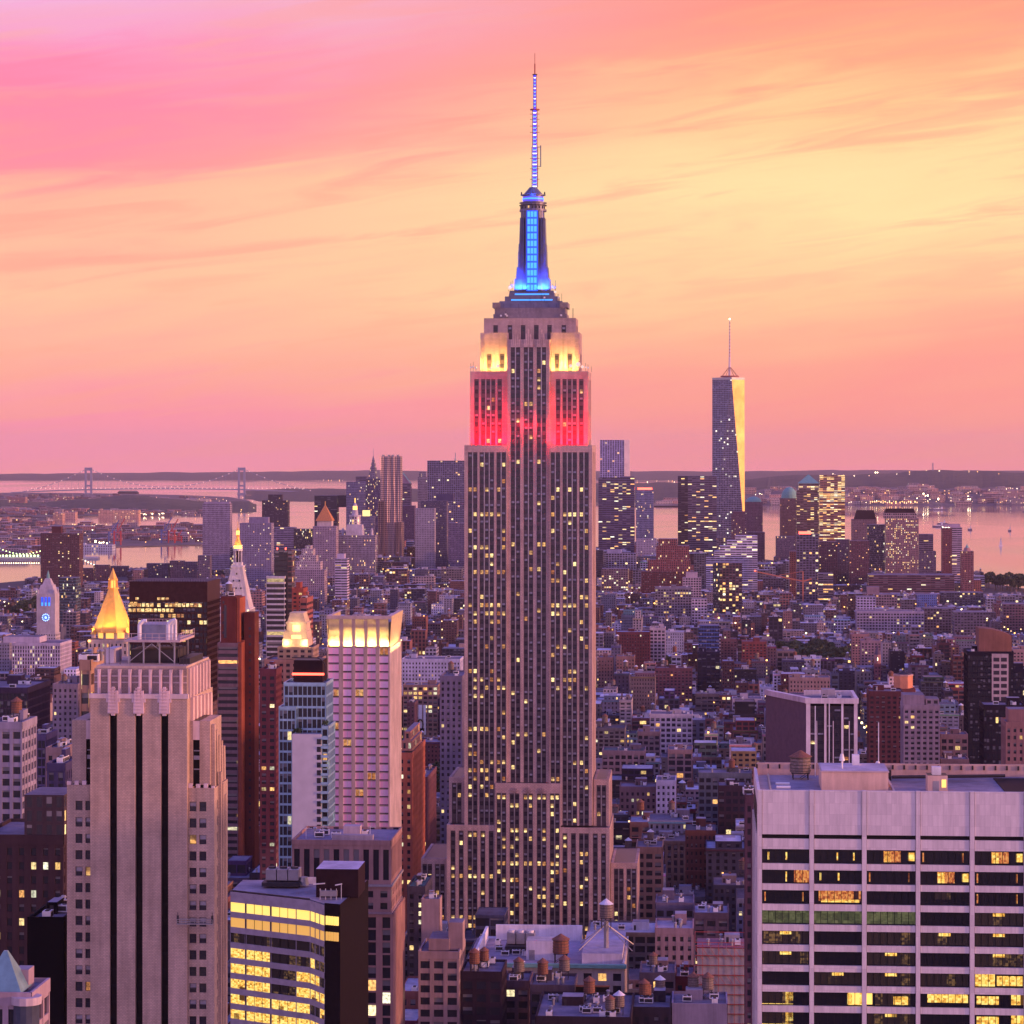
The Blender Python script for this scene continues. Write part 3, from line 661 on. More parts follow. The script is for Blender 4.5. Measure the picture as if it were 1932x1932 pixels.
    an.bar((mc+3.5, cy-.5, Z(306)), (mc+3.5, cy-.5, Z(265)), .3, 'mast_metal'); an.bar((mc+1.6, cy, Z(305)), (mc+3.5, cy-.5, Z(305)), .18, 'mast_metal'); an.bar((mc+1.6, cy, Z(268)), (mc+3.5, cy-.5, Z(268)), .18, 'mast_metal')
    for py in (205, 215, 228, 240, 290, 310, 330): an.bar((mc-1.4, cy-.9, Z(py)), (mc+3, cy-.9, Z(py)), .14, 'red_paint')
    a_ = an.obj('antenna', rt); lt.obj('light', a_)
    # dishes and small aerials on the ledges
    for (px, py, r) in ((938, 690, .9), (1090, 687, 1.1), (1076, 690, .8), (1098, 692, .7), (963, 540, .8), (1050, 548, .6), (925, 694, .6)):
        d = MB(); d.cyl(0, 0, 0, .4, r, r*.9, 14, 'dish'); o = d.obj('dish', rt); o.location = (X(px), 3.5 if py > 600 else 12, Z(py)); o.rotation_euler = (math.pi/2, 0, 0)
        if py < 600: o.location = (X(px)-1.3, 13, Z(py))
    ae = MB()
    rn = random.Random(4)
    for (pa, pb, py, yy) in ((912, 1095, 598, 11), (933, 1072, 566, 12), (887, 905, 700, 6), (1103, 1117, 700, 6), (957, 970, 545, 14), (1040, 1050, 545, 14)):
        for _ in range(7 if pb-pa > 40 else 3):
            px = rn.uniform(pa, pb); 
            if 970 < px < 1035 and py < 560: continue
            h = rn.uniform(1.5, 5); ae.bar((X(px)-.5, yy, Z(py)-.3), (X(px)-.5, yy, Z(py)+h), .09, 'dark_steel')
            if rn.random() < .4: ae.box(X(px)-.9, X(px)-.1, yy-.2, yy+.2, Z(py)+h*.4, Z(py)+h*.4+.8, 'white_metal')
    ae.bar((X(973), 17, Z(520)), (X(973), 17, Z(470)), .12, 'dark_steel'); ae.bar((X(973), 17, Z(480)), (X(981), 18, Z(480)), .1, 'dark_steel')
    ae.obj('aerial', rt)
    wall.obj('wall', rt); span.obj('spandrel', rt); mull.obj('mullion', rt)
    place_windows(rt, items)
    # flood lamps of the building, on its own ledges
    up = math.pi
    for sx, w in ((-1, 15), (1, 15)):
        lamp('red_floodlight', rt, (sx*18.2, 1.8, sh+.8), 'AREA', 60000, (1, .0, .004), (w, 1.2), (up-.30, 0, 0))
        lamp('yellow_floodlight', rt, (sx*16.2, 5.2, Z(700)+.8), 'AREA', 10500, (1, .50, .08), (11, 1), (up-.30, 0, 0))
    for sx in (-1, 1): lamp('red_floodlight', rt, (sx*9.9, -.9, sh+4), 'POINT', 5200, (1, .0, .01), (.5, .5)); lamp('red_floodlight', rt, (sx*3, -2.2, sh+9), 'POINT', 2600, (1, .0, .01), (.5, .5))
    for xx in (-20.5, -11.5, 11.5, 20.5): lamp('yellow_floodlight', rt, (xx, 6.5, Z(700)+1.0), 'POINT', 450, (1, .66, .22), (.4, .4))
    lamp('red_floodlight', rt, (29.6, 20, sh+1), 'AREA', 6000, (1, .03, .03), (1, 26), (up, .2, 0))
    for sx in (-1, 1): lamp('blue_floodlight', rt, (mc+sx*5, 12.2, Z(545)+1), 'AREA', 16000, (.01, .07, 1), (5, 1), (up-.35, 0, 0))
    lamp('blue_floodlight', rt, (mc, 14, Z(361)), 'POINT', 1500, (.02, .12, 1), (.5, .5))
    return rt
plain('limestone_plain', LIME); masonry('limestone', 2.4); plain('spandrel', (.085, .06, .075), .45, .3, var=.25, scale=.3)
plain('mullion', (.36, .33, .36), .35, .7); plain('dish', (.8, .78, .75), .5, emit=(1, .75, .35), es=.5, var=0); plain('white_blue', (.2, .3, .6), .5, emit=(.45, .5, 1), es=3.5, var=0)  # dishes: warm light put into the material as a faint glow
ESB = skyscraper()

# ------------------------------------------------------------------ near landmark buildings
def frame(name, label, cat, pl, pr, Y, ptop, pbot, depth, short=None, rz=-TH, group=None):
    """root at the foot of the front wall; returns helpers in metres from picture measures taken at that wall"""
    s = F/Y; pc = (pl+pr)/2; rt = root(name, label, cat, wx(pc, Y), Y, rz, group=group)
    g0 = rt.location.z; Z = lambda py: wz(py, Y)-g0; X = lambda px: (px-pc)/s
    foot(pl, pr, ptop, pbot, Y, depth, (pr-pl)/s, short)
    return rt, X, Z

def brick_office_tower():     # stepped tan brick tower, lower left, three black slots
    rt, X, Z = frame('brick_office_tower', 'tan brick tower with three long black slots, nearest on the left side', 'skyscraper', 122, 404, 600, 1180, 2300, 34, 'black-slotted tan tower')
    col = (.50, .37, .30, 0); w = MB(); zb = Z(2050)
    zt = Z(1318)
    # slots: front slab in strips
    slots = [(206, 220), (255, 269), (304, 318)]; xs = X(169)
    for a, b in slots:
        w.box(xs, X(a), 0, 3, zb, zt, 'brickwork', col); w.box(X(a), X(b), .04, 3, Z(1348), zt-.02, 'brickwork', col, bottom=True); xs = X(b)
    w.box(xs, X(354), 0, 3, zb, zt, 'brickwork', col)
    w.box(X(169), X(354), 3, 31, zb, zt-.05, 'brickwork', col)
    w.box(X(169)-.25, X(354)+.25, -.25, 1, zt, zt+1.0, 'masonry', (.62, .48, .46, 0), bottom=True)
    # upper block with ribs
    w.box(X(174), X(351), 1.6, 30, zt, Z(1262), 'brickwork', (.36, .28, .25, 0))
    w.box(X(176), X(349), 2.2, 29.6, Z(1262), Z(1258), 'masonry', col)
    rn = random.Random(5)
    for k in range(9):
        px = 184+k*19.6; w.box(X(px)-.35, X(px)+.35, .9, 1.6, zt, Z(1264), 'masonry', (.62, .47, .46, 0)); w.box(X(px)-.22, X(px)+.22, .6, .9, zt, Z(1270), 'masonry', (.66, .5, .5, 0))
    for zz in (Z(1290), Z(1278)): w.box(X(174), X(351), 1.45, 1.62, zz, zz+.3, 'masonry', (.6, .46, .44, 0), bottom=True)
    w.obj('wall', rt)
    sl = MB()
    for a, b in slots:
        m = MB(); m.box(X(a)+.01, X(b)-.01, 1.1, 1.3, zb, Z(1350), 'black_glass'); 
        for k in range(int((Z(1352)-zb)/3.6)): m.box(X(a)+.02, X(b)-.02, 1.0, 1.1, zb+k*3.6, zb+k*3.6+.5, 'black')
        m.obj('window_slot', rt)
        o = MB(); c = (a+b)/2      # leaf ornament over the slot
        for dx, h0, h1 in ((-.75, 1322, 1303), (0, 1322, 1296), (.75, 1322, 1303)): o.box(X(c)+dx-.42, X(c)+dx+.42, -.45, .3, Z(1350) if dx == 0 else Z(1346), Z(h1), 'masonry', (.66, .5, .5, 0), taper=.12)
        for q in range(8): o.box(X(a)+.1, X(b)-.1, -.55, -.45, Z(1346)+q*.75, Z(1346)+q*.75+.3, 'masonry', (.58, .42, .42, 0), bottom=True)
        for dx, h1 in ((-1.35, 1316), (1.35, 1316)): o.box(X(c)+dx-.2, X(c)+dx+.2, -.3, 1, Z(1325), Z(h1), 'masonry', (.6, .46, .46, 0), taper=.08)
        o.obj('ornament', rt)
    # wings
    wg = MB(); items = []
    def wing(x0, x1, y0, y1, ztop, cols, side_cols=()):
        z0 = zb; c = col
        edges = sorted((X(p)-.78, X(p)+.78) for p in cols); a = x0; FLr = 3.62
        zfirst = Z(1531)
        wg.box(x0+.5, x1-.5, y0+.45, y1-.3, z0, ztop-.4, 'spandrel')
        for e0, e1 in edges: wg.box(a, e0, y0, y0+.6, z0, ztop, 'brickwork', c); a = e1
        wg.box(a, x1, y0, y0+.6, z0, ztop, 'brickwork', c)
        for e0, e1 in edges:
            top = ztop; k = 0
            while True:
                zz = zfirst-k*FLr
                wg.box(e0, e1, y0+.03, y0+.55, zz+2.05, (zfirst-(k-1)*FLr) if k else ztop-.01, 'brickwork', c, bottom=True)
                items.append(((e0+e1)/2, y0+.4, zz+.02, 1.5, 2.0, pick(.09, .4, .45), 'F')); k += 1
                if zz < z0+4: break
        # side
        ys = y0+.6; n = len(side_cols)
        for yc in side_cols:
            wg.box(x1-.6, x1, ys, yc-.55, z0, ztop, 'brickwork', c); k = 0
            while True:
                zz = zfirst-k*FLr
                wg.box(x1-.55, x1-.03, yc-.55, yc+.55, zz+2.05, (zfirst-(k-1)*FLr) if k else ztop-.01, 'brickwork', c, bottom=True)
                items.append((x1-.4, yc, zz+.02, 1.05, 2.0, pick(.05, .5, .2), 'R')); k += 1
                if zz < z0+4: break
            ys = yc+.55
        wg.box(x1-.6, x1, ys, y1, z0, ztop, 'brickwork', c); wg.box(x0, x0+.6, y0+.6, y1, z0, ztop, 'brickwork', c); wg.box(x0+.6, x1-.6, y1-.3, y1, z0, ztop, 'brickwork', c)
        wg.box(x0+.2, x1-.2, y0+.65, y1-.31, ztop-.5, ztop-.25, 'roof_cover', (.3, .24, .24, 0))
        xx = x0
        while xx < x1-.5: wg.box(xx, min(xx+.9, x1), y0-.12, y0+.5, ztop, ztop+rn.uniform(.4, 1.0), 'masonry', (.66, .5, .5, 0)); xx += 1.7
    wing(X(122), X(168.5), 1.2, 20, Z(1483), (145, 164)); wing(X(354.5), X(404), 1.2, 18, Z(1487), (363, 382), (5, 8.7, 12.4, 16))
    for k in range(3): wg.box(X(404), X(404)+.6-.15*k, 6.2+k*3.7, 7.6+k*3.7, zb, Z(1462)-k*3, 'brickwork', col)
    wg.obj('wing', rt)
    u = MB()       # upper wings with tall dark windows
    for (a, b, s0, s1) in ((128, 168.5, 155, 168), (354.5, 393, 360, 373)):
        d_ = 22 if a < 300 else 17
        if a > 300: u.obj('upper_wing', rt); u = MB()
        u.box(X(a), X(s0), 3, d_, Z(1483), Z(1362), 'brickwork', col, taper_y=.1); u.box(X(s0), X(s1), 3.6, d_, Z(1483), Z(1362), 'black_glass'); u.box(X(s0), X(s1), 3.03, 3.6, Z(1398), Z(1362)-.05, 'masonry', (.64, .5, .5, 0), bottom=True)
        u.box(X(s1), X(b), 3, d_, Z(1483), Z(1362), 'brickwork', col)
        for q in (1420, 1436, 1455): u.box(X(s0)+.1, X(s1)-.1, 3.5, 3.58, Z(q), Z(q)+(.9 if q == 1436 else .25), 'win_blind', bottom=True)
    for k in range(5): u.box(X(393), X(393)+.9, 4+k*3, 5.8+k*3, Z(1487), Z(1370)-k*1.5, 'brickwork', col, taper=.1)
    for k in range(6): u.box(X(354), X(354)+.7, 3.5+k*4.4, 5.2+k*4.4, Z(1470), zt-k*.2, 'masonry', (.62, .46, .42, 0))
    for k in range(7): u.box(X(351), X(351)+.5, 3+k*3.9, 4.2+k*3.9, zt, Z(1263), 'masonry', (.62, .46, .44, 0))
    u.obj('upper_wing', rt)
    place_windows(rt, items)
    # cooling plant on a steel platform
    z0 = Z(1258); s = MB(); xa, xb, ya, yb = X(226), X(318), 8, 24
    zp = Z(1216)
    for x_ in (xa+.2, (xa*2+xb)/3, (xa+2*xb)/3, xb-.2):
        for y_ in (ya+.2, yb-.2): s.bar((x_, y_, z0), (x_, y_, zp), .22, 'steel')
    for y_ in (ya+.2, yb-.2): s.bar((xa+.2, y_, z0+.4), (xb*.5+xa*.5, y_, zp-.4), .1, 'steel'); s.bar((xb*.5+xa*.5, y_, zp-.4), (xb-.2, y_, z0+.4), .1, 'steel')
    s.box(xa-.5, xb+1.2, ya-1, yb+.5, zp, zp+.5, 'pink_steel', bottom=True); s.box(xa, xb, ya+3, yb-3, z0, z0+3, 'dark_steel')
    for (p, q) in (((xa-.5, ya-1), (xb+1.2, ya-1)), ((xb+1.2, ya-1), (xb+1.2, yb+.5))):
        for h in (1.0, 1.9): s.bar((*p, zp+h), (*q, zp+h), .08, 'pink_steel')
        for k in range(9): t = k/8; xx = p[0]+(q[0]-p[0])*t; yy = p[1]+(q[1]-p[1])*t; s.bar((xx, yy, zp+.4), (xx, yy, zp+1.9), .07, 'pink_steel')
    st = s.obj('steel_platform', rt)
    c = MB(); c.box(X(242), X(296), 10, 20, zp+.5, Z(1184), 'cool_panel'); c.box(X(297), X(304), 10.5, 20, zp+.5, Z(1184), 'dark_steel'); c.obj('cooling_unit', rt)
    p = MB(); zt2 = Z(1176)
    for (xx, r) in ((X(248), .45), (X(304), .55), (X(311), .4)): 
        p.bar((xx, 8.5, zp), (xx, 8.5, zt2-.8), r, 'white_metal', n=10); p.bar((xx, 8.5, zt2-.8), (xx+.8, 8.5, zt2), r, 'white_metal', n=10)
    p.bar((X(248)+.8, 8.5, zt2), (X(262), 8.5, zt2), .4, 'white_metal', n=10); p.bar((X(304)+.8, 8.5, zt2), (X(318), 8.5, zt2+.3), .45, 'white_metal', n=10); p.bar((X(318), 8.5, zp), (X(318), 8.5, zt2+.3), .3, 'white_metal', n=8)
    for k in range(12): xx = X(244)+k*(X(318)-X(244))/11; p.bar((xx, 9.5, Z(1184)), (xx, 9.5, Z(1173)), .05, 'pink_steel')
    p.bar((X(244), 9.5, Z(1173)), (X(318), 9.5, Z(1173)), .07, 'pink_steel'); p.bar((X(244), 9.5, Z(1178)), (X(318), 9.5, Z(1178)), .05, 'pink_steel')
    p.obj('pipe', rt)
    # roof edge junk
    a = MB()
    for px in (186, 194, 330, 337, 343, 215): a = MB(); a.bar((X(px), 6, z0), (X(px), 6, z0+rn.uniform(2, 5)), .07, 'dark_steel'); a.obj('aerial', rt)
    a = MB()
    a.box(X(180), X(196), 10, 18, z0, z0+3.2, 'masonry', (.6, .52, .55, 0)); a.obj('roof_plant', rt); a = MB(); a.box(X(325), X(346), 8, 24, z0, z0+1.3, 'dark_steel'); a.obj('roof_plant', rt)
plain('black_glass', (.008, .007, .009), .35, var=0); plain('pink_steel', (.5, .38, .38), .6); plain('cool_panel', (.22, .24, .33), .5, .3, var=.3)
brick_office_tower()
# hanging work platform
t = root('hanging_platform', 'grey window-cleaning platform hanging on the black-slotted tan tower', 'work platform', wx(369, 597.5), 597.5, z=wz(1743, 597.5))
m = MB(); m.box(-3.9, 3.9, -1.1, -.2, 0, .15, 'steel', bottom=True)
for z_ in (.15, .6, 1.1): m.bar((-3.9, -1.1, z_), (3.9, -1.1, z_), .07, 'steel'); m.bar((-3.9, -.2, z_), (3.9, -.2, z_), .07, 'steel')
for k in range(9): m.bar((-3.9+k*.975, -1.1, 0), (-3.9+k*.975, -1.1, 1.1), .06, 'steel')
m.obj('cradle', t)
for sx in (-1, 1):
    m = MB(); m.box(sx*3.8-.2, sx*3.8+.2, -.9, -.4, .2, 1.9, 'dark_steel', bottom=True); m.bar((sx*3.8, -.65, 1.9), (sx*3.8, -.65, 2.6), .08, 'dark_steel'); m.obj('hoist', t)

def travertine_office():
    rt, X, Z = frame('white_stone_office', 'white stone office slab with dark ribbon windows, nearest at lower right', 'office building', 1430, 2040, 545, 1450, 2300, 39, 'white stone office')
    col = (.66, .60, .62, 0); m = MB(); zb = Z(2040); zt = Z(1493)
    piers = [(1430, 1439), (1528, 1537), (1627, 1636), (1728, 1736.5), (1829, 1838), (1930, 1939), (2031, 2040)]
    for a, b in piers: m.box(X(a)+.03, X(b)-.03, 0, 1.0, zb, zt, 'travertine', col); 
    m.box(X(1430), X(2040), 1.35, 38.3, zb, zt-3.2, 'black_glass')
    m.box(X(1430), X(1430)+.6, 1.0, 39, zb, zt, 'travertine', col); m.box(X(2040)-.6, X(2040), 1, 39, zb, zt, 'travertine', col); m.box(X(1430)+.6, X(2040)-.6, 38.4, 39, zb, zt, 'travertine', col)
    gl = []; FLr = 4.066
    for i in range(len(piers)-1):
        a, b = X(piers[i][1])+.04, X(piers[i+1][0])-.04
        m.box(a, b, .2, .9, Z(1577), zt-.04, 'travertine', col, bottom=True)
        m.box(a, b, .22, .9, Z(1605), Z(1585), 'travertine', col, bottom=True)
        for j in range(12):
            z1 = Z(1632)-j*FLr-.02
            m.box(a, b, .22, .9, z1-1.27, z1, 'travertine', col, bottom=True)
    # roof: deck, parapets
    m.box(X(1430)+.6, X(2040)-.6, 1.0, 38.4, zt-1.6, zt-1.3, 'roof_cover', (.27, .24, .29, 0)); m.box(X(1430)+.6, X(2040)-.6, .9, 1.2, zt-3.2, zt-.1, 'travertine', col)
    w = m.obj('wall', rt)
    # ribbon windows, each its own
    spec = {(1, 0): 'RO', (2, 1): 'O', (3, 0): 'G', (3, 1): 'G', (3, 2): 'G', (0, 2): 'd1', (0, 1): 'd2', (0, 0): 'd2', (0, 4): 'd1', (0, 3): 'd3', (1, 1): 'd2', (1, 3): 'd1', (2, 3): 'd4', (2, 0): 'd3', (4, 2): 'D', (4, 4): 'D', (5, 2): 'D', (5, 4): 'D', (6, 2): 'D', (6, 4): 'Y2', (7, 0): 'Y1', (7, 1): 'Y3', (7, 2): 'Y4', (7, 3): 'Y5', (7, 4): 'Y6', (8, 0): 'Y1', (8, 2): 'D', (8, 4): 'Y6', (4, 0): 'D', (1, 2): 'd3', (6, 3): 'D', (2, 4): 'd3', (1, 4): 'd3'}
    rn = random.Random(8)
    for i in range(len(piers)-1):
        a, b = X(piers[i][1]), X(piers[i+1][0]); L = b-a
        for j in range(-1, 11):
            z1 = Z(1605)-.0-(j)*FLr if j >= 0 else Z(1579); z0 = z1-2.8+.01 if j >= 0 else z1-.7
            if j == -1:
                n = MB(); n.box(a, b, .75, .9, z0, z1+.1, 'black'); n.obj('louvre_slot', rt); continue
            q = MB(); N = 7; k = spec.get((j, i), 'x' if rn.random() < .7 else 'D')
            q.face([(a, 1.0, z0), (b, 1.0, z0), (b, 1.0, z1), (a, 1.0, z1)], 'dark_glass')
            def lit(f0, f1, mt, h0=.05, h1=.95, y=.97): q.face([(a+L*f0, y, z0+(z1-z0)*h0), (a+L*f1, y, z0+(z1-z0)*h0), (a+L*f1, y, z0+(z1-z0)*h1), (a+L*f0, y, z0+(z1-z0)*h1)], mt)
            if k == 'RO': lit(.68, 1, 'room_orange'); lit(.5, .53, 'room_yellow', .1, .8)
            if k == 'O': lit(.1, .98, 'room_orange', .2, .95); lit(.15, .95, 'room_yellow', .1, .3)
            if k == 'G': lit(0, 1, 'room_green')
            if k == 'd1': lit(.35, .7, 'room_orange', .1, .9); lit(.36, .5, 'room_yellow', .1, .85); lit(.85, .98, 'room_yellow', .2, .8)
            if k == 'd2':
                for f in ((.47, .82) if (i+j) % 2 else (.12, .5)): lit(f, f+.035, 'room_yellow', .2, .75)
            if k == 'd3':
                for f in (.05, .85): lit(f, f+.03, 'room_orange', .15, .8)
            if k == 'd4': lit(.3, .62, 'room_dim', .4, .9)
            if k == 'D': lit(.02, .98, 'room_dim'); lit(.38, .62, 'room_yellow', .68, .9, .96) if rn.random() < .6 else None
            if k == 'Y1': lit(.02, .66, 'room_dim'); lit(.5, .56, 'room_yellow'); lit(.5, .66, 'room_yellow', .3, .9); lit(.0, .66, 'light_ceiling', .04, .08)
            if k == 'Y2': lit(.02, .42, 'room_yellow'); lit(.46, .98, 'room_yellow', .1, .8)
            if k == 'Y3': lit(.7, 1, 'room_yellow'); lit(.8, .95, 'light_ceiling', .1, .9, .96)
            if k == 'Y4': lit(0, .12, 'light_ceiling', .1, .9); lit(.18, .9, 'room_dim'); lit(.55, .85, 'room_yellow', .1, .7)
            if k == 'Y5': lit(.15, .97, 'room_yellow', .3, .9)
            if k == 'Y6': lit(.05, .5, 'room_yellow', .2, .8); lit(.75, 1, 'room_yellow', .2, .95)
            for p in range(1, N): q.box(a+L*p/N-.05, a+L*p/N+.05, .88, .96, z0, z1, 'black')
            q.obj('window', rt)
    # ribs down the east side
    e = MB()
    for k in range(13): e.box(X(1430)-.35, X(1430), 1.5+k*2.95, 2.1+k*2.95, zb, Z(1577), 'travertine', col)
    e.obj('side_rib', rt)
    # roof furniture belonging to the building
    zr = zt-1.3
    h = MB(); h.box(X(1555), X(1555)+13.5, 10, 24, zr, zr+3.8, 'masonry', (.62, .44, .34, 0), top='roof_cover', topcol=(.5, .44, .5, 0)); h.box(X(1555)-.15, X(1555)+13.65, 9.85, 24.15, zr+3.8, zr+4.05, 'masonry', (.5, .38, .36, 0)); h.box(X(1555)+.1, X(1555)+13.4, 10.1, 23.9, zr+4.05, zr+4.1, 'roof_cover', (.5, .44, .5, 0)); h.obj('bulkhead', rt)
    h = MB(); bx = X(1757); h.box(bx, bx+4, 9, 14, zr, zr+3.4, 'masonry', (.6, .42, .34, 0), top='dark_steel'); h.box(bx+1.1, bx+2.3, 8.95, 9, zr, zr+2.3, 'steel'); h.box(bx+2.8, bx+3.7, 8.93, 9, zr+1, zr+2.6, 'light_ceiling'); h.box(bx+1, bx+2.8, 10, 12, zr+3.4, zr+5.0, 'white_metal'); h.obj('lift_house', rt)
    pr_ = MB()
    for (x0, x1, y0, y1) in ((X(1430)+.6, X(1530), 36.5, 37), (X(1530), X(2040)-1, 36.5, 37)): pr_.box(x0, x1, y0, y1, zr, zr+2.6, 'masonry', (.55, .38, .32, 0))
    for k in range(26): xx = X(1434)+k*2.4; pr_.box(xx, xx+.35, 36.2, 36.5, zr+1.4, zr+2.3, 'dark_steel')
    pr_.box(X(1456), X(1456)+.3, 3, 35, zr, zr+.5, 'masonry', (.6, .45, .3, 0)); pr_.box(X(1690), X(1690)+.4, 2, 30, zr, zr+.6, 'masonry', (.45, .38, .38, 0)); pr_.box(X(1640), X(1690), 3, 30, zr, zr+.1, 'masonry', (.5, .36, .28, 0)); pr_.box(X(1432), X(1456), 3, 35, zr, zr+.1, 'masonry', (.5, .36, .32, 0))
    for k in range(2): pr_.bar((X(1468), 8+k*6, zr+.9), (X(1495), 8+k*6, zr+.9), .3, 'white_metal', n=8)
    pr_.box(X(1905), X(2030), 6, 33, zr, zr+.15, 'black'); pr_.box(X(1660), X(1700), 28, 33, zr, zr+2.2, 'dark_steel'); pr_.bar((X(1700), 26, zr+1), (X(1925), 30, zr+1), .35, 'dark_steel', n=8)
    pr_.obj('parapet', rt)
    tk = MB(); 
    o = tank(rt, X(1521), 30, zr-1.2, 'dark', 1.0); o.scale = (1.12, 1.12, .82)
    for px, hh, yy in ((1552, 15, 34), (1580, 15.5, 34), (1606, 15, 34), (1676, 12, 30)):
        q = MB(); q.bar((0, 0, 0), (0, 0, hh), .13, 'white_metal'); o = q.obj('flagpole', rt); o.location = (X(px), yy, zr)
    q = MB(); q.box(X(1619), X(1633), 20, 22, zr+4, zr+6.2, 'white_metal'); q.obj('cabinet', rt)
    for px, yy in ((1596, 14), (1672, 26)):
        q = MB(); q.cyl(0, 0, 0, 1.8 if px < 1600 else 2.5, .2, .2, 8, 'white_metal'); q.cyl(0, 0, 1.8 if px < 1600 else 2.5, 3.2 if px < 1600 else 4.3, .6 if px < 1600 else 1.1, .3, 10, 'white_metal'); o = q.obj('vent', rt); o.location = (X(px), yy, zr+(3.9 if px < 1600 else 0))
def trav():
    m, g, b = mat('travertine'); c, a = attrcol(g); geo = g.new('ShaderNodeNewGeometry'); s = g.sep(geo.outputs['Position'])
    br = g.new('ShaderNodeTexBrick'); br.offset = 0; g.put(br.inputs['Vector'], g.comb(g.m('ADD', s[0], s[1]), s[2])); br.inputs['Scale'].default_value = 1; br.inputs['Brick Width'].default_value = .95; br.inputs['Row Height'].default_value = 2.2
    br.inputs['Color1'].default_value = (1.05,1.04,1.03,1); br.inputs['Color2'].default_value = (.88,.87,.88,1); br.inputs['Mortar'].default_value = (.74,.7,.72,1); br.inputs['Mortar Size'].default_value = .018
    n = g.noise(g.comb(g.m('ADD', s[0], s[1]), 0, g.m('MULTIPLY', s[2], .12)), 1.6, 5, .6); f = g.rng(n, .3, .7, .88, 1.1)
    g.put(b.inputs['Base Color'], g.mix(1, g.mix(1, c, br.outputs[0], 'MULTIPLY'), g.comb(f, f, f), 'MULTIPLY')); b.inputs['Roughness'].default_value = .6; MATS['travertine'] = m
trav(); travertine_office()

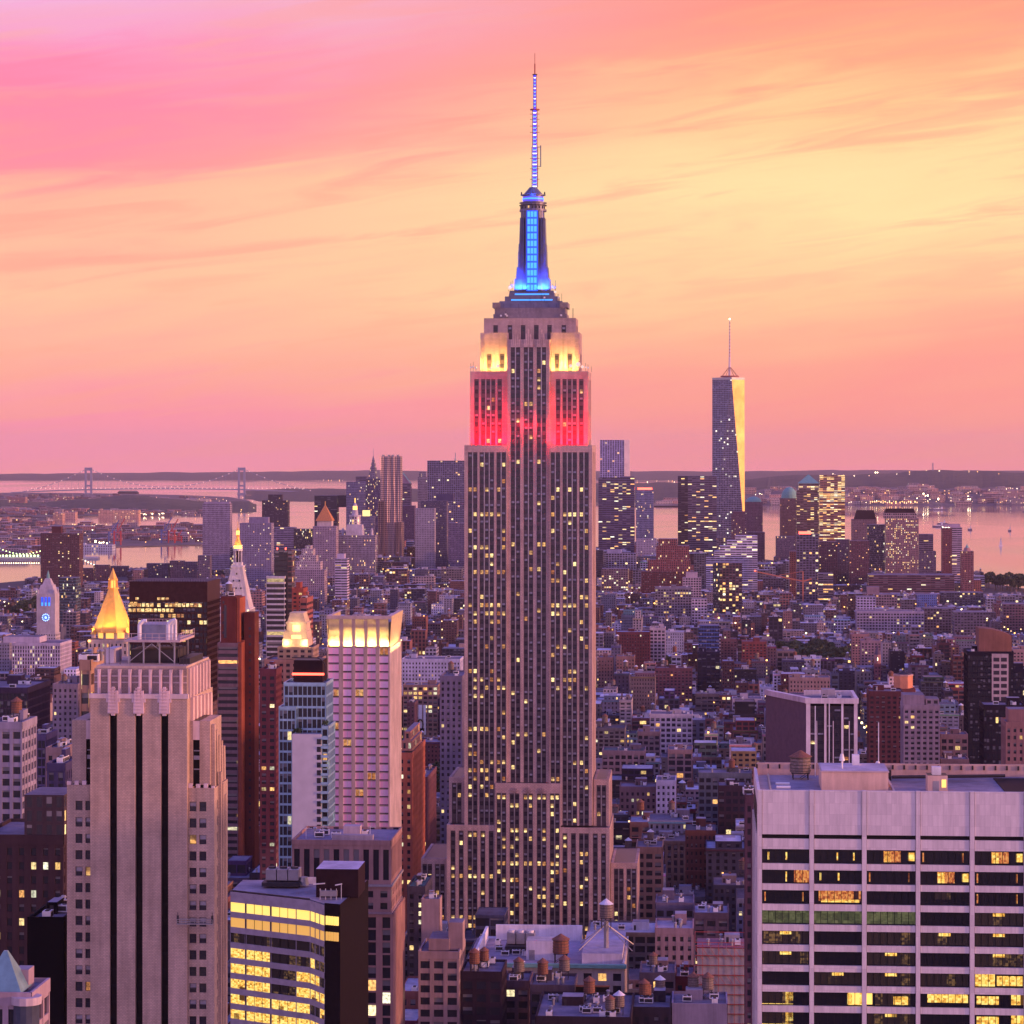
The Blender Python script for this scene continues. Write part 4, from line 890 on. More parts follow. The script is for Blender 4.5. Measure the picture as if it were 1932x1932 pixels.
def lit_office():
    Y = 800; rt, X, Z = frame('lit_office_block', 'office block with yellow lit ribbon floors, just right of the black-slotted tan tower', 'office building', 425, 683, Y, 1690, 2300, 42, 'yellow-lit office block')
    # stepped plan: left wing set straight, right part turned, black corner
    m = MB(); zt = Z(1698); A0, A1, A2, A3 = 14.0, 0.0, -8.0, -10.0; zb = Z(2080); col = (.30, .26, .33, 0); x0, x1, x2, x3 = X(418), X(585), X(620), X(651)
    FLr = 4.55; rows = 10
    def band(xa, xb, ya, yb, za, zb_): # facing strip between two plan points
        m.face([(xa, ya, za), (xb, yb, za), (xb, yb, zb_), (xa, ya, zb_)], 'panel_grey', col)
    segs = [(x0, x1, A0, A1), (x1, x2, A1, A2)]
    wins = []
    for (xa, xb, ya, yb) in segs:
        for r in range(rows+1):
            z1 = zt-r*FLr if r else zt; h = 3.1 if r == 0 else 1.7
            if r: z1 = zt-3.1-(r-1)*FLr-2.85
            band(xa, xb, ya-.3, yb-.3, z1-h, z1)
            m.face([(xa, ya-.3, z1), (xb, yb-.3, z1), (xb, yb+1, z1), (xa, ya+1, z1)], 'panel_grey', col); m.face([(xa, ya+1, z1-h), (xb, yb+1, z1-h), (xb, yb-.3, z1-h), (xa, ya-.3, z1-h)], 'panel_grey', col)
    m.obj('spandrel_panel', rt)
    rn = random.Random(3)
    cols = [(418, 449), (452, 502), (505, 556), (557, 585)]
    kinds = ['light_ceiling', 'amber', 'room_dim', 'room_yellow', 'room_yellow', 'room_yellow', 'room_yellow', 'room_yellow', 'room_dim', 'room_yellow']
    for r in range(rows):
        z1 = zt-3.1-r*FLr; z0 = z1-2.85
        def yat(x): return A0+(A1-A0)*(x-x0)/(x1-x0) if x <= x1 else A1+(A2-A1)*(x-x1)/(x2-x1)
        for (a, b) in cols+[(586, 597), (598, 608), (609, 620)]:
            xa, xb = X(a), X(b); k = kinds[r]
            if k == 'room_yellow' and rn.random() < .18: k = 'room_dim'
            if r == 8 and rn.random() < .6: k = 'room_yellow'
            q = MB(); q.face([(xa, yat(xa)+.2, z0), (xb, yat(xb)+.2, z0), (xb, yat(xb)+.2, z1), (xa, yat(xa)+.2, z1)], k if (b-a > 20 or r < 2 or rn.random() < .75) else 'room_dim')
            n = max(1, int((b-a)/16))
            for p in range(n+1): xx = xa+(xb-xa)*p/n; q.box(xx-.06, xx+.06, yat(xx)-.05, yat(xx)+.18, z0, z1, 'panel_grey' if p in (0, n) else 'dark_steel', col)
            q.obj('window', rt)
    b = MB()
    b.face([(x2, A2, zb), (x3, A3, zb), (x3, A3, zt+.6), (x2, A2, zt+.6)], 'black_tile')
    b.face([(x3, A3, zb), (x3+2.5, 36, zb), (x3+2.5, 36, zt+.6), (x3, A3, zt+.6)], 'black_tile')
    b.face([(x0, A0+.5, zb), (x1, A1+.5, zb), (x2, A2+.5, zb), (x3, A3+.3, zb), (x3+2.4, 36, zb), (x0, 36, zb)], 'black_tile')
    b.box(x0, x2-.3, A0+1.5, 36, zb, zt-.4, 'black_tile')
    b.obj('black_corner', rt)
    for r in (0, 1): 
        q = MB(); z1 = zt-3.1-r*FLr
        for p in range(5): yy = A2+(A3-A2)*(p+.5)/5.6; q.box(x2+.4+p*.82, x2+1.1+p*.82, yy-.5, yy+.2, z1-2.5, z1, 'light_ceiling' if r == 0 else 'amber')
        q.obj('window', rt)
    f = MB(); f.face([(x0, A0, zt), (x1, A1, zt), (x2, A2, zt), (x3, A3, zt), (x3+2.5, 36, zt), (x0, 36, zt)], 'roof_cover', (.36, .30, .33, 0))
    f.face([(x0, A0+.8, zt+.02), (x0, A0-.3, zt+.6), (x1, A1-.3, zt+.6), (x1, A1+.8, zt+.02)], 'panel_grey', (.5, .48, .55, 0)); f.obj('roof', rt)
    p = MB(); p.box(X(592), X(592)+12.5, 5, 21, zt, zt+8.4, 'dark_bulk', top='roof_cover', topcol=(.5, .45, .55, 0)); p.obj('penthouse', rt)
    p = MB()
    for k in range(3): p.box(X(478)+k*3.4, X(478)+k*3.4+3.1, 22, 28, zt+2.2, zt+5.4, 'steel'); p.cyl(X(478)+k*3.4+1.5, 25, zt+5.4, zt+5.9, 1.2, 1.2, 12, 'dark_steel')
    p.box(X(472), X(545), 20, 29, zt+.6, zt+1.8, 'dark_steel'); p.obj('cooling_tower', rt)
    p = MB(); p.cyl(X(560)-1.5, 24, zt+.6, zt+3, 1.6, 1.2, 12, 'steel'); p.obj('vent', rt); p = MB(); p.box(X(540), X(580), 30, 30.3, zt, zt+2, 'white_metal'); p.obj('screen', rt)
    p = MB(); zz = zt; xx = X(603)
    for k in range(4): p.bar((xx+k*1.6, 1.5, zz), (xx+k*1.6, 1.5, zz+3.2), .12, 'white_metal')
    p.box(xx, xx+5, 1, 2.4, zz+1, zz+2.6, 'steel'); p.bar((xx-2, 1, zz+4.5), (xx+1.5, 1, zz+4.8), .2, 'white_metal'); p.bar((xx+4.5, 1, zz+4.3), (xx+6.5, 1, zz+4.7), .2, 'white_metal'); p.bar((xx+6.3, 1, zz), (xx+6.3, 1, zz+4.5), .1, 'white_metal'); p.obj('window_washing_rig', rt)
plain('panel_grey', (.33, .28, .34), .7); plain('black_tile', (.010, .006, .008), .75, var=.3, scale=.8); plain('dark_bulk', (.022, .010, .014), .6); plain('amber', (.3, .2, .1), .6, emit=(1, .50, .08), es=.75, var=0)
lit_office()

def brown_tower():
    Y = 880; rt, X, Z = frame('brown_stone_tower', 'brown stone tower with tall upper window row, behind the yellow-lit office block', 'skyscraper', 553, 737, Y, 1585, 1930, 30, 'brown stone tower')
    c = (.30, .18, .17); x0, x1 = X(550), X(738); zt = Z(1585)
    m = MB(); relief(m, x0, x1, 0, 32, Z(1668), zt, (3.3, 13.2, .58, .78), c, 0, 1.6, topcol=(.25, .22, .28), seedv=(3, 3)); m.obj('upper_storey', rt)
    m = MB(); m.box(x0-.5, x1+.5, -.6, 32.4, Z(1672), Z(1668), 'masonry', (.26, .24, .26, 0), bottom=True); relief(m, x0, x1, 0, 32, Z(1720), Z(1672), (4.8, 4.1, .5, .55), c, .1, .6, rim=.1); m.box(x0-.2, x1+.2, -.3, 32.2, Z(1724), Z(1720), 'masonry', (.28, .2, .22, 0), bottom=True); m.obj('middle_storey', rt)
    m = MB(); relief(m, x0+.4, x1+.8, .4, 32, 0, Z(1724), (4.9, 4.0, .55, .86), (.36, .20, .18), .16, .8, zmin=Z(2060), rim=.1); m.obj('wall', rt)
    r = MB()
    for k in range(10): r.box(x1+.8, x1+1.3, 1+k*3.1, 1.8+k*3.1, Z(2060), Z(1720), 'masonry', (.46, .27, .22, 0))
    r.obj('side_rib', rt)
    p = MB(); zz = zt-.9; p.box(X(640), X(672), 10, 15, zz, zz+4, 'masonry', (.4, .33, .38, 0)); p.box(X(622), X(700), 5, 8, zz, zz+1.8, 'masonry', (.36, .3, .32, 0)); p.obj('bulkhead', rt)
    p = MB()
    for a, b in ((570, 8), (600, 11), (690, 12)): p.bar((X(a), b, zz), (X(a), b, zz+4), .1, 'white_metal'); p.bar((X(a)-.8, b, zz+3.5), (X(a)+2, b, zz+3.5), .08, 'white_metal')
    p.obj('rail', rt); clutter(rt, x0+2, x1-2, 8, 28, zz, 5, 0, bulk=False)
brown_tower()

def pink_tower():
    Y = 1100; rt, X, Z = frame('pink_window_tower', 'pale tower with pink reflecting windows and glowing golden flared crown', 'skyscraper', 618, 735, Y, 1160, 1570, 42, 'pink-windowed tower')
    c = (.40, .29, .27, 0); zt = Z(1222); zb = Z(1600); top = Z(1162); m = MB()
    bays = [(618, 640), (650, 667), (675, 693), (700, 718), (726, 745)]
    bays = [(619, 639), (647, 663), (670, 686), (693, 709), (716, 733)]
    xs = X(618); xe = X(735)
    for a, b in bays: 
        if X(a)-xs > .05: m.box(xs, X(a), 0, 1, zb, zt, 'masonry', c)
        xs = X(b)
    m.box(xs, xe, 0, 1, zb, zt, 'masonry', c)
    m.box(X(618), xe-.4, 1.2, 42, zb, zt-.1, 'spandrel'); m.box(X(618), X(618)+.3, 1, 42, zb, zt, 'masonry', c)
    m.box(X(618), xe, 42, 42.3, 0, zt, 'masonry', c); m.box(X(618)+.4, xe-.5, 1.4, 41.8, 0, zb, 'flat_pier', (*c[:3], .1), cell=(3, 3.6))
    m.obj('wall', rt)
    ribs = MB()     # vertical ribs on the west side
    for k in range(14): ribs.box(xe-.4, xe+.35, .2+k*3, 1.6+k*3, zb, zt, 'masonry', (.62, .50, .46, 0))
    for k in range(14): ribs.box(xe-.5, xe-.1, 1.6+k*3, 3.2+k*3, zb, zt, 'spandrel')
    ribs.obj('side_rib', rt)
    FLr = (1244-1222)*0+3.35; n = int((zt-zb)/3.35); items = []
    mats_ = []
    rn = random.Random(6)
    sp = MB(); meshes = {}
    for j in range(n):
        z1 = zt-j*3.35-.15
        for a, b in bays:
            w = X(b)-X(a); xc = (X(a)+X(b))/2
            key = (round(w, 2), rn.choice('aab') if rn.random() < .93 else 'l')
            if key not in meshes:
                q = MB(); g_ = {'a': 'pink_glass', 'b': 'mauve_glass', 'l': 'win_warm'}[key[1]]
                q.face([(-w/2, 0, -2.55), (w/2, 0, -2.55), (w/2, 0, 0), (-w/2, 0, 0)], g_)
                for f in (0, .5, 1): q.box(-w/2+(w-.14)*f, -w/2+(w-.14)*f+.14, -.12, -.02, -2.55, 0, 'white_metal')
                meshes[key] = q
            items.append((xc, z1, meshes[key], key)); sp.box(X(a), X(b), .55, 1.15, z1-3.3, z1-2.55, 'black', bottom=True)
            sp.box(X(a), X(b), .35, .6, z1-3.3, z1-2.95, 'masonry', c, bottom=True)
    sp.obj('spandrel', rt); dat = {}; rest = MB()
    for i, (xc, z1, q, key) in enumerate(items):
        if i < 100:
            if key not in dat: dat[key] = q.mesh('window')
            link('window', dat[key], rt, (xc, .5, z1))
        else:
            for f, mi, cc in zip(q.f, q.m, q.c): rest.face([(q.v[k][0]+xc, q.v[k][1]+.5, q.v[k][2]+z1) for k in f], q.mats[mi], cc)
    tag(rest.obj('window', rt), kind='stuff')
    # flared crown: piers, sloping screens, lamps inside
    cr = MB(); xs0, xs1 = X(618), xe
    for a, b in ((640, 647), (664, 670), (687, 693), (710, 716)): cr.box(X(a), X(b), -.05, .6, zt, top-1.2, 'masonry', c)
    for a, b in bays:
        for q in (.35, .65): z_ = zt+(top-zt)*q; cr.box(X(a), X(b), .9, 1.1, z_, z_+.25, 'gold_panel')
        cr.face([(X(a), 2.2, zt), (X(b), 2.2, zt), (X(b), .6, top-1), (X(a), .6, top-1)], 'gold_panel', c)
    cr.face([(xe, 1, zt), (xe-.5, 42, zt), (xe+.9, 42.5, top), (xe+.9, -.4, top)], 'gold_panel'); cr.face([(xs0, 42, zt), (xs0, 1, zt), (xs0-.5, -.4, top), (xs0-.5, 42.5, top)], 'gold_panel')
    cr.face([(xs0-.5, -.5, top-1.3), (xe+.9, -.5, top-1.3), (xe+.9, -.5, top), (xs0-.5, -.5, top)], 'masonry', (.5, .38, .34, 0)); cr.face([(xs0-.5, -.5, top), (xe+.9, -.5, top), (xe-1, 2.5, top), (xs0+1, 2.5, top)], 'masonry', (.6, .45, .42, 0))
    cr.face([(xe-1, 2.5, top), (xe+.9, -.5, top), (xe+.9, 42, top), (xe-1, 40, top)], 'masonry', (.6, .45, .42, 0)); cr.face([(xs0+1, 40, top), (xs0-.5, 42, top), (xs0-.5, -.5, top), (xs0+1, 2.5, top)], 'masonry', (.6, .45, .42, 0)); cr.face([(xs0-.5, 42, top), (xs0+1, 40, top), (xe-1, 40, top), (xe+.9, 42, top)], 'masonry', (.6, .45, .42, 0))
    cr.box(xs0+.6, xe-.8, 3.0, 40, zt, top-3, 'roof_cover', (.4, .38, .45, 0)); cr.obj('crown', rt)
    clutter(rt, xs0+3, xe-3, 6, 36, top-3, 5, 0, bulk=False)
    for a, b in bays: lamp('crown_lamp', rt, ((X(a)+X(b))/2, .95, zt+.4), 'AREA', 2300, (1, .66, .2), (3.2, .5), (math.pi-.1, 0, 0))
    lamp('crown_lamp', rt, (xe+2.0, 18, zt-1.5), 'AREA', 3800, (1, .66, .22), (1, 34), (math.pi, -.45, 0))
plain('pink_glass', (1, .50, .72), .3, .5, var=.10, scale=.25); plain('mauve_glass', (.95, .60, .88), .3, .5, var=.10, scale=.25); plain('gold_panel', (.62, .48, .30), .5, .2)  # pink and mauve of the reflected sky put into the glass colour
pink_tower()

def aqua_tower():
    Y = 1000; rt, X, Z = frame('blue_glass_tower', 'blue-green glass tower with blank white side wall, left of the pink-windowed tower', 'skyscraper', 523, 612, Y, 1290, 1640, 24, 'blue glass tower with white wall')
    m = MB(); relief(m, X(523), X(556), 3, 24, 0, Z(1335), 'curtain', (.25, .36, .42), .05, 1, zmin=Z(1680), wall='aqua_frame'); relief(m, X(531), X(612), 5, 24, Z(1420), Z(1290), 'curtain', (.25, .36, .42), .04, 1, wall='aqua_frame'); m.obj('glass_wall', rt)
    m = MB(); m.box(X(551), X(606), 0, 16, 0, Z(1385), 'white_render', top='roof_cover', topcol=(.35, .35, .4, 0)); m.obj('blank_wall', rt)
    me = MB(); me.box(-.75, .75, -.05, .1, 0, 1.9, 'win_dark', bottom=True); me = me.mesh('window')
    for k in range(13): link('window', me, rt, (X(602), -.02, Z(1404)-k*2.84))
    b = MB(); relief(b, X(606)+.05, X(619), 1, 20, Z(1680), Z(1370), (3, 3, .8, .8), (.3, .4, .42), .1, 1, wall='aqua_frame'); b.obj('balcony_wall', rt)
    for k in range(18):
        q = MB(); z_ = Z(1395)-k*3.3; q.box(X(606), X(619)+.3, -.6, 1, z_, z_+.2, 'steel', bottom=True); q.box(X(606), X(619)+.3, -.62, -.56, z_, z_+1.0, 'aqua_frame', (.4, .45, .5, 0)); q.obj('balcony', rt)
    p = MB(); zz = Z(1290); p.box(X(548), X(603), 8, 20, zz, zz+8, 'dark_bulk', top='dark_steel'); p.box(X(545), X(606), 7.6, 8, zz+2.5, zz+3.3, 'red_lamp'); p.obj('plant_room', rt)
    p = MB()
    for k in range(12): t0 = math.pi/2*k/11; t1 = math.pi/2*(k+1)/11; p.bar((X(590)+4*math.sin(t0), 7, zz+4+5*math.cos(t0)), (X(590)+4*math.sin(t1), 7, zz+4+5*math.cos(t1)), .25, 'dark_steel')
    p.bar((X(545), 7, zz+9), (X(590), 7, zz+9), .25, 'dark_steel'); p.obj('crane_rail', rt)
    for px in (556, 562, 612):
        q = MB(); leaves(q, 0, 0, 1.2, 1.3, 60, 7); o = q.obj('roof_shrub', rt); o.location = (X(px), 3, Z(1385) if px < 600 else Z(1370))
def leaves(mb, cx, cy, cz, r, n, seed, s=.35, flat=.8):
    rn = random.Random(seed)
    lobes = [(rn.uniform(-.55, .55)*r, rn.uniform(-.55, .55)*r, rn.uniform(-.4, .5)*r*flat, rn.uniform(.4, .62)*r) for _ in range(7)]
    for _ in range(n):
        lx, ly, lz, lr = rn.choice(lobes); t = rn.uniform(0, 2*math.pi); u = rn.uniform(-.8, 1); q = math.sqrt(1-u*u) if abs(u) < 1 else 0; rr = lr*rn.uniform(.6, 1.08)
        p = np.array((cx+lx+rr*q*math.cos(t), cy+ly+rr*q*math.sin(t), cz+lz+rr*u*flat)); a = np.array([rn.gauss(0, 1) for _ in range(3)]); a /= np.linalg.norm(a); b = np.cross(a, [rn.gauss(0, 1) for _ in range(3)]); b /= np.linalg.norm(b)
        k = s*rn.uniform(.6, 1.4); mb.face([p-a*k-b*k*.6, p+a*k-b*k*.6, p+a*k*.7+b*k, p-a*k*.7+b*k], 'leaf' if rn.random() < .6 else 'leaf_dark')
plain('leaf', (.055, .085, .03), .7, var=.4, scale=.5); plain('leaf_dark', (.03, .05, .022), .75, var=.4, scale=.5); plain('bark', (.08, .06, .045), .9)
plain('white_render', (.52, .50, .55), .8, var=.1, scale=.2); plain('aqua_frame', (.30, .48, .62), .4, .3)
aqua_tower()

def red_slab():
    Y = 1350; rt, X, Z = frame('red_brick_slab', 'slim red brick twin slab tower with glowing orange edge, beside the dark box office', 'skyscraper', 410, 470, Y, 1118, 1590, 20, 'red brick slab tower')
    m = MB(); red = (.16, .04, .035)
    m.box(X(413), X(442), 5, 22, 0, Z(1127), 'brickwork', (*red, 0)); m.box(X(443), X(449), 5.5, 22, 0, Z(1129), 'brickwork', (.35, .10, .06, 0))  # narrow strips: orange sunlight on the right sides put into paler brick
    m.box(X(455), X(475), 9, 22, 0, Z(1158), 'brickwork', (*[c*.8 for c in red], 0)); m.box(X(448), X(456), 7, 21, 0, Z(1210), 'brickwork', (.3, .09, .06, 0)); m.obj('wall', rt)
    f = MB(); relief(f, X(410), X(449), 0, 16, 0, Z(1213), (12, 3.25, .95, .5), (.19, .12, .14), .06, 1.2, zmin=Z(1620)); f.box(X(449), X(455.5), .5, 16, 0, Z(1213), 'brickwork', (.28, .08, .05, 0)); f.obj('front_wing', rt)
    me = MB(); me.box(-.5, .5, -.06, .1, 0, 1.2, 'win_dark', bottom=True); me = me.mesh('window')
    for k in range(26): link('window', me, rt, (X(466), 8.98, Z(1190)-k*3.3*1.2))
    for k in range(4): link('window', me, rt, (X(418), 4.98, Z(1140)-k*5))
    w = MB(); w.box(X(419), X(424), 4.85, 5, Z(1205), Z(1143), 'win_dark'); w.obj('window_strip', rt)
    clutter(rt, X(415), X(440), 7, 20, Z(1127), 1, 1, 'tan')
red_slab()

def dark_box():
    Y = 1700; rt, X, Z = frame('dark_office_box', 'wide dark brown glass office box with scattered yellow lit floors, left', 'office building', 243, 392, Y, 1097, 1290, 44, 'dark office box')
    m = MB(); zt = Z(1097); x0, x1 = X(243), X(392); c = (.05, .02, .02)
    m.box(x0, x1, 0, 44, zt-11.5, zt, 'dark_bronze', top='roof_cover', topcol=(.12, .09, .1, 0)); m.obj('top_band', rt)
    m = MB(); relief(m, x0+.02, x1-.02, 0.02, 43.9, 0, zt-11.5, (2.6, 3.75, .82, .62), (.10, .045, .04), .12, .6, zmin=Z(1330), wall='dark_bronze', rim=.05); m.obj('wall', rt)
    for zz, n in ((Z(1142), 5), (Z(1152), 22), (Z(1162), 26), (Z(1201), 8)):
        for k in range(n): pass
    items = []
    rn = random.Random(9)
    for py, spans in ((1128, ((.10, .14), (.38, .5))), (1139, ((.01, .12), (.13, .31), (.38, .43), (.48, .92))), (1149, ((.01, .08), (.12, .55))), (1159, ((.42, .45), (.52, .70), (.9, .93))), (1178, ((.52, .57),)), (1189, ((.5, .66), (.69, .83))), (1205, ((.7, .73),))):
        for a, b in spans:
            x = x0+(x1-x0)*a
            while x < x0+(x1-x0)*b: items.append((x, -.06, Z(py)-2, 2.2, 2.3, 'lit' if rn.random() < .8 else 'warm', 'F')); x += 2.62
    place_windows(rt, items)
    r = MB()
    for k in range(30): r.bar((x0+1+k*(x1-x0-2)/29, .6, zt), (x0+1+k*(x1-x0-2)/29, .6, zt+rn.uniform(.6, 1.6)), .15, 'dark_steel')
    r.obj('roof_rail', rt)
plain('dark_bronze', (.045, .018, .018), .35, .2, var=.25)
dark_box()

def gold_pyramid():
    Y = 1800; rt, X, Z = frame('gold_roofed_tower', 'stone tower with floodlit eight-sided golden pyramid roof, left', 'skyscraper', 160, 240, Y, 1073, 1265, 26, 'golden pyramid roof')
    c = (.48, .40, .38, 0); m = MB(); x0, x1 = X(160), X(240); zc = Z(1207); relief(m, x0-2, x1+2, 3, 30, 0, Z(1252), 'punch', c[:3], .12, 1.5, zmin=Z(1330)); relief(m, x0+1, x1-1, 5, 28, Z(1252), Z(1208), (3, 4.2, .4, .5), c[:3], .2, 1.5); m.obj('wall', rt)
    g_ = MB(); xc, yc = X(203), 16.5; ph = math.pi/8
    g_.cyl(xc, yc, Z(1208), Z(1193), 10.2, 10.0, 8, 'masonry', c, ph=ph)
    g_.obj('drum', rt)
    for k in range(8):
        q = MB(); t = ph+2*math.pi*(k+.5)/8; q.box(-2.6, 2.6, -.2, .2, 0, 4.1, 'gold_lit_opening'); o = q.obj('lit_arcade', rt); o.location = (xc+9.5*math.cos(t), yc+9.5*math.sin(t), Z(1206)); o.rotation_euler = (0, 0, t+math.pi/2)
    g_ = MB(); g_.cyl(xc, yc, Z(1192), Z(1113), 13.4, 3.0, 8, 'gold', ph=ph); g_.cyl(xc, yc, Z(1195), Z(1192), 13.6, 13.6, 8, 'gold', ph=ph); g_.obj('pyramid_roof', rt)
    g_ = MB(); g_.cyl(xc, yc, Z(1113), Z(1111), 4, 4, 8, 'gold', ph=ph)
    for k in range(8): t = ph+2*math.pi*k/8; g_.bar((xc+3*math.cos(t), yc+3*math.sin(t), Z(1111)), (xc+2.7*math.cos(t), yc+2.7*math.sin(t), Z(1093)), .35, 'gold')
    g_.cyl(xc, yc, Z(1111), Z(1095), 1.6, 1.6, 8, 'gold_lit_opening'); g_.cyl(xc, yc, Z(1095), Z(1073), 3.0, 0, 8, 'gold', ph=ph); g_.cyl(xc, yc, Z(1097), Z(1095), 3.3, 3.3, 8, 'gold'); g_.obj('lantern', rt)
    for xx, yy in ((X(171), 8), (X(236), 8), (X(180), 26)):
        q = MB(); q.cyl(0, 0, 0, 2.5, 1.5, 1.5, 6, 'masonry', c); q.cyl(0, 0, 2.5, 8, 2.0, 0, 6, 'gold'); o = q.obj('corner_turret', rt); o.location = (xx, yy, Z(1208)+1)
    for k in range(8):
        t = 2*math.pi*k/8; lamp('floodlight', rt, (xc+17*math.cos(t), yc+17*math.sin(t), Z(1196)), 'AREA', 26000, (1, .56, .10), (4, 4), (0, -math.radians(150), t))
    for xx in (X(165), X(238)):
        q = MB(); q.cyl(0, 0, 0, 1.2, .7, .7, 8, 'orange_lamp'); o = q.obj('lamp', rt); o.location = (xx, 4, Z(1212))
plain('gold_lit_opening', (.6, .3, .1), .6, emit=(1, .50, .10), es=1.4, var=0)
gold_pyramid()

def white_campanile():
    Y = 2000; rt, X, Z = frame('white_clock_spire', 'white marble tower with pyramid roof and golden lit lantern', 'skyscraper', 419, 468, Y, 985, 1125, 22, 'white tower with golden lantern')
    m = MB(); c = (.62, .58, .60, 0); xc = X(443.5)+0; yc = 12
    m.box(xc-11, xc+11, yc-11, yc+11, 0, Z(1148), 'flat_punch', (*c[:3], .1), cell=(3, 3.6), top='masonry', topcol=c)
    m.box(xc-10, xc+10, yc-10, yc+10, Z(1148), Z(1072), 'campanile_roof', c, taper=5.9)
    m.obj('wall', rt)
    me = MB(); me.box(-.5, .5, -.5, .5, 0, 1.3, 'win_dark', bottom=True); me = me.mesh('window')
    for py, xs_ in ((1098, (-2.2, 2.2)), (1112, (-3.5, 0, 3.5)), (1128, (-4.5, -1.5, 1.5, 4.5)), (1085, (0,))):
        t = (Z(py)-Z(1148))/(Z(1072)-Z(1148)); 
        for xx in xs_: link('window', me, rt, (xc+xx, yc-10+5.9*t, Z(py)))
    b = MB(); b.box(xc-4.6, xc+4.6, yc-4.6, yc+4.6, Z(1072), Z(1068), 'masonry', c); b.box(xc-3.3, xc+3.3, yc-3.3, yc+3.3, Z(1068), Z(1062), 'masonry', c); b.cyl(xc, yc, Z(1062), Z(1040), 2.0, 1.9, 8, 'dark_bulk')
    for k in range(8): t = 2*math.pi*(k+.5)/8; b.bar((xc+2.9*math.cos(t), yc+2.9*math.sin(t), Z(1062)), (xc+2.9*math.cos(t), yc+2.9*math.sin(t), Z(1038)), .4, 'masonry', c)
    b.cyl(xc, yc, Z(1040), Z(1036), 3.6, 3.6, 12, 'masonry', c); b.obj('belfry', rt)
    l = MB(); l.cyl(xc, yc, Z(1036), Z(1030), 3.0, 3.0, 12, 'gold_glow'); l.cyl(xc, yc, Z(1030), Z(1014), 2.9, .9, 12, 'gold'); l.cyl(xc, yc, Z(1014), Z(1010), 1.3, 1.3, 8, 'gold'); l.cyl(xc, yc, Z(1010), Z(1002), 1.2, 1.2, 8, 'gold_glow'); l.cyl(xc, yc, Z(1002), Z(996), 1.3, .2, 8, 'gold'); l.bar((xc, yc, Z(998)), (xc, yc, Z(985)), .2, 'gold'); l.obj('lantern', rt)
    for t in (-2.4, -1.57, -.7): lamp('lantern_lamp', rt, (xc+6*math.cos(t), yc+6*math.sin(t), Z(1038)), 'AREA', 2600, (1, .58, .15), (2, 2), (0, -math.radians(155), t))
plain('gold_glow', (.7, .4, .1), .5, emit=(1, .58, .12), es=2.2, var=0); masonry('campanile_roof', 1.5)
white_campanile()

def blue_clock_tower():
    Y = 2800; rt, X, Z = frame('clock_tower', 'white clock tower with blue lit clock and blue belfry, far left', 'clock tower', 68, 104, Y, 1076, 1250, 20, 'blue-lit clock tower')
    m = MB(); c = (.42, .38, .42, 0); x0, x1 = X(67), X(105); xc = (x0+x1)/2; yc = 11
    m.box(x0, x1, 0, 21, 0, Z(1195), 'flat_punch', (*c[:3], .12), cell=(2.7, 3.7), top='masonry', topcol=c); m.box(x0+.8, x1-.8, .8, 20, Z(1195), Z(1120), 'masonry', c); m.box(x0+2, x1-2, 2, 19, Z(1120), Z(1104), 'masonry', c, taper=2.2); m.box(xc-5, xc+5, yc-5, yc+5, Z(1104), Z(1092), 'masonry', c, taper=2.5); m.obj('wall', rt)
    for dx in (-3.6, 0, 3.6):
        q = MB(); q.box(-1.05, 1.05, -.2, .2, 0, 8.8, 'blue_lamp'); q.box(-.8, .8, -.3, -.2, 0, 3.4, 'cyan_lamp'); o = q.obj('belfry_arch', rt); o.location = (xc+dx, .7, Z(1143)); 
    q = MB(); q.cyl(0, 0, 0, .3, 4.0, 4.0, 24, 'clock_face')
    for k in range(12): t = 2*math.pi*k/12; q.cyl(3.4*math.sin(t), 3.4*math.cos(t), .3, .45, .62, .62, 6, 'clock_dot')
    q.cyl(0, 0, .3, .4, 1.3, 1.3, 16, 'clock_dot')
    for t, L in ((.9, 2.6), (-1.2, 3.4)): q.bar((0, 0, .5), (L*math.sin(t), L*math.cos(t), .5), .2, 'black')
    o = q.obj('clock', rt); o.location = (xc, .8, Z(1165)); o.rotation_euler = (math.pi/2, 0, 0)
    q = MB(); q.cyl(xc, yc, Z(1092), Z(1086), 1.7, 1.5, 8, 'copper_green'); q.cyl(xc, yc, Z(1086), Z(1076), 1.6, 0, 8, 'copper_green'); q.obj('lantern', rt)
    for k in range(4):
        q = MB(); q.cyl(0, 0, 0, 3, .9, .9, 6, 'masonry', c); q.cyl(0, 0, 3, 5, 1, 0, 6, 'masonry', c); o = q.obj('corner_finial', rt); o.location = (x0+1.8 if k % 2 else x1-1.8, 1.8 if k < 2 else 18, Z(1120))
plain('clock_face', (.1, .2, .5), .5, emit=(.03, .12, .5), es=1, var=0); plain('clock_dot', (.5, .7, 1), .5, emit=(.35, .6, 1), es=2.2, var=0)
blue_clock_tower()

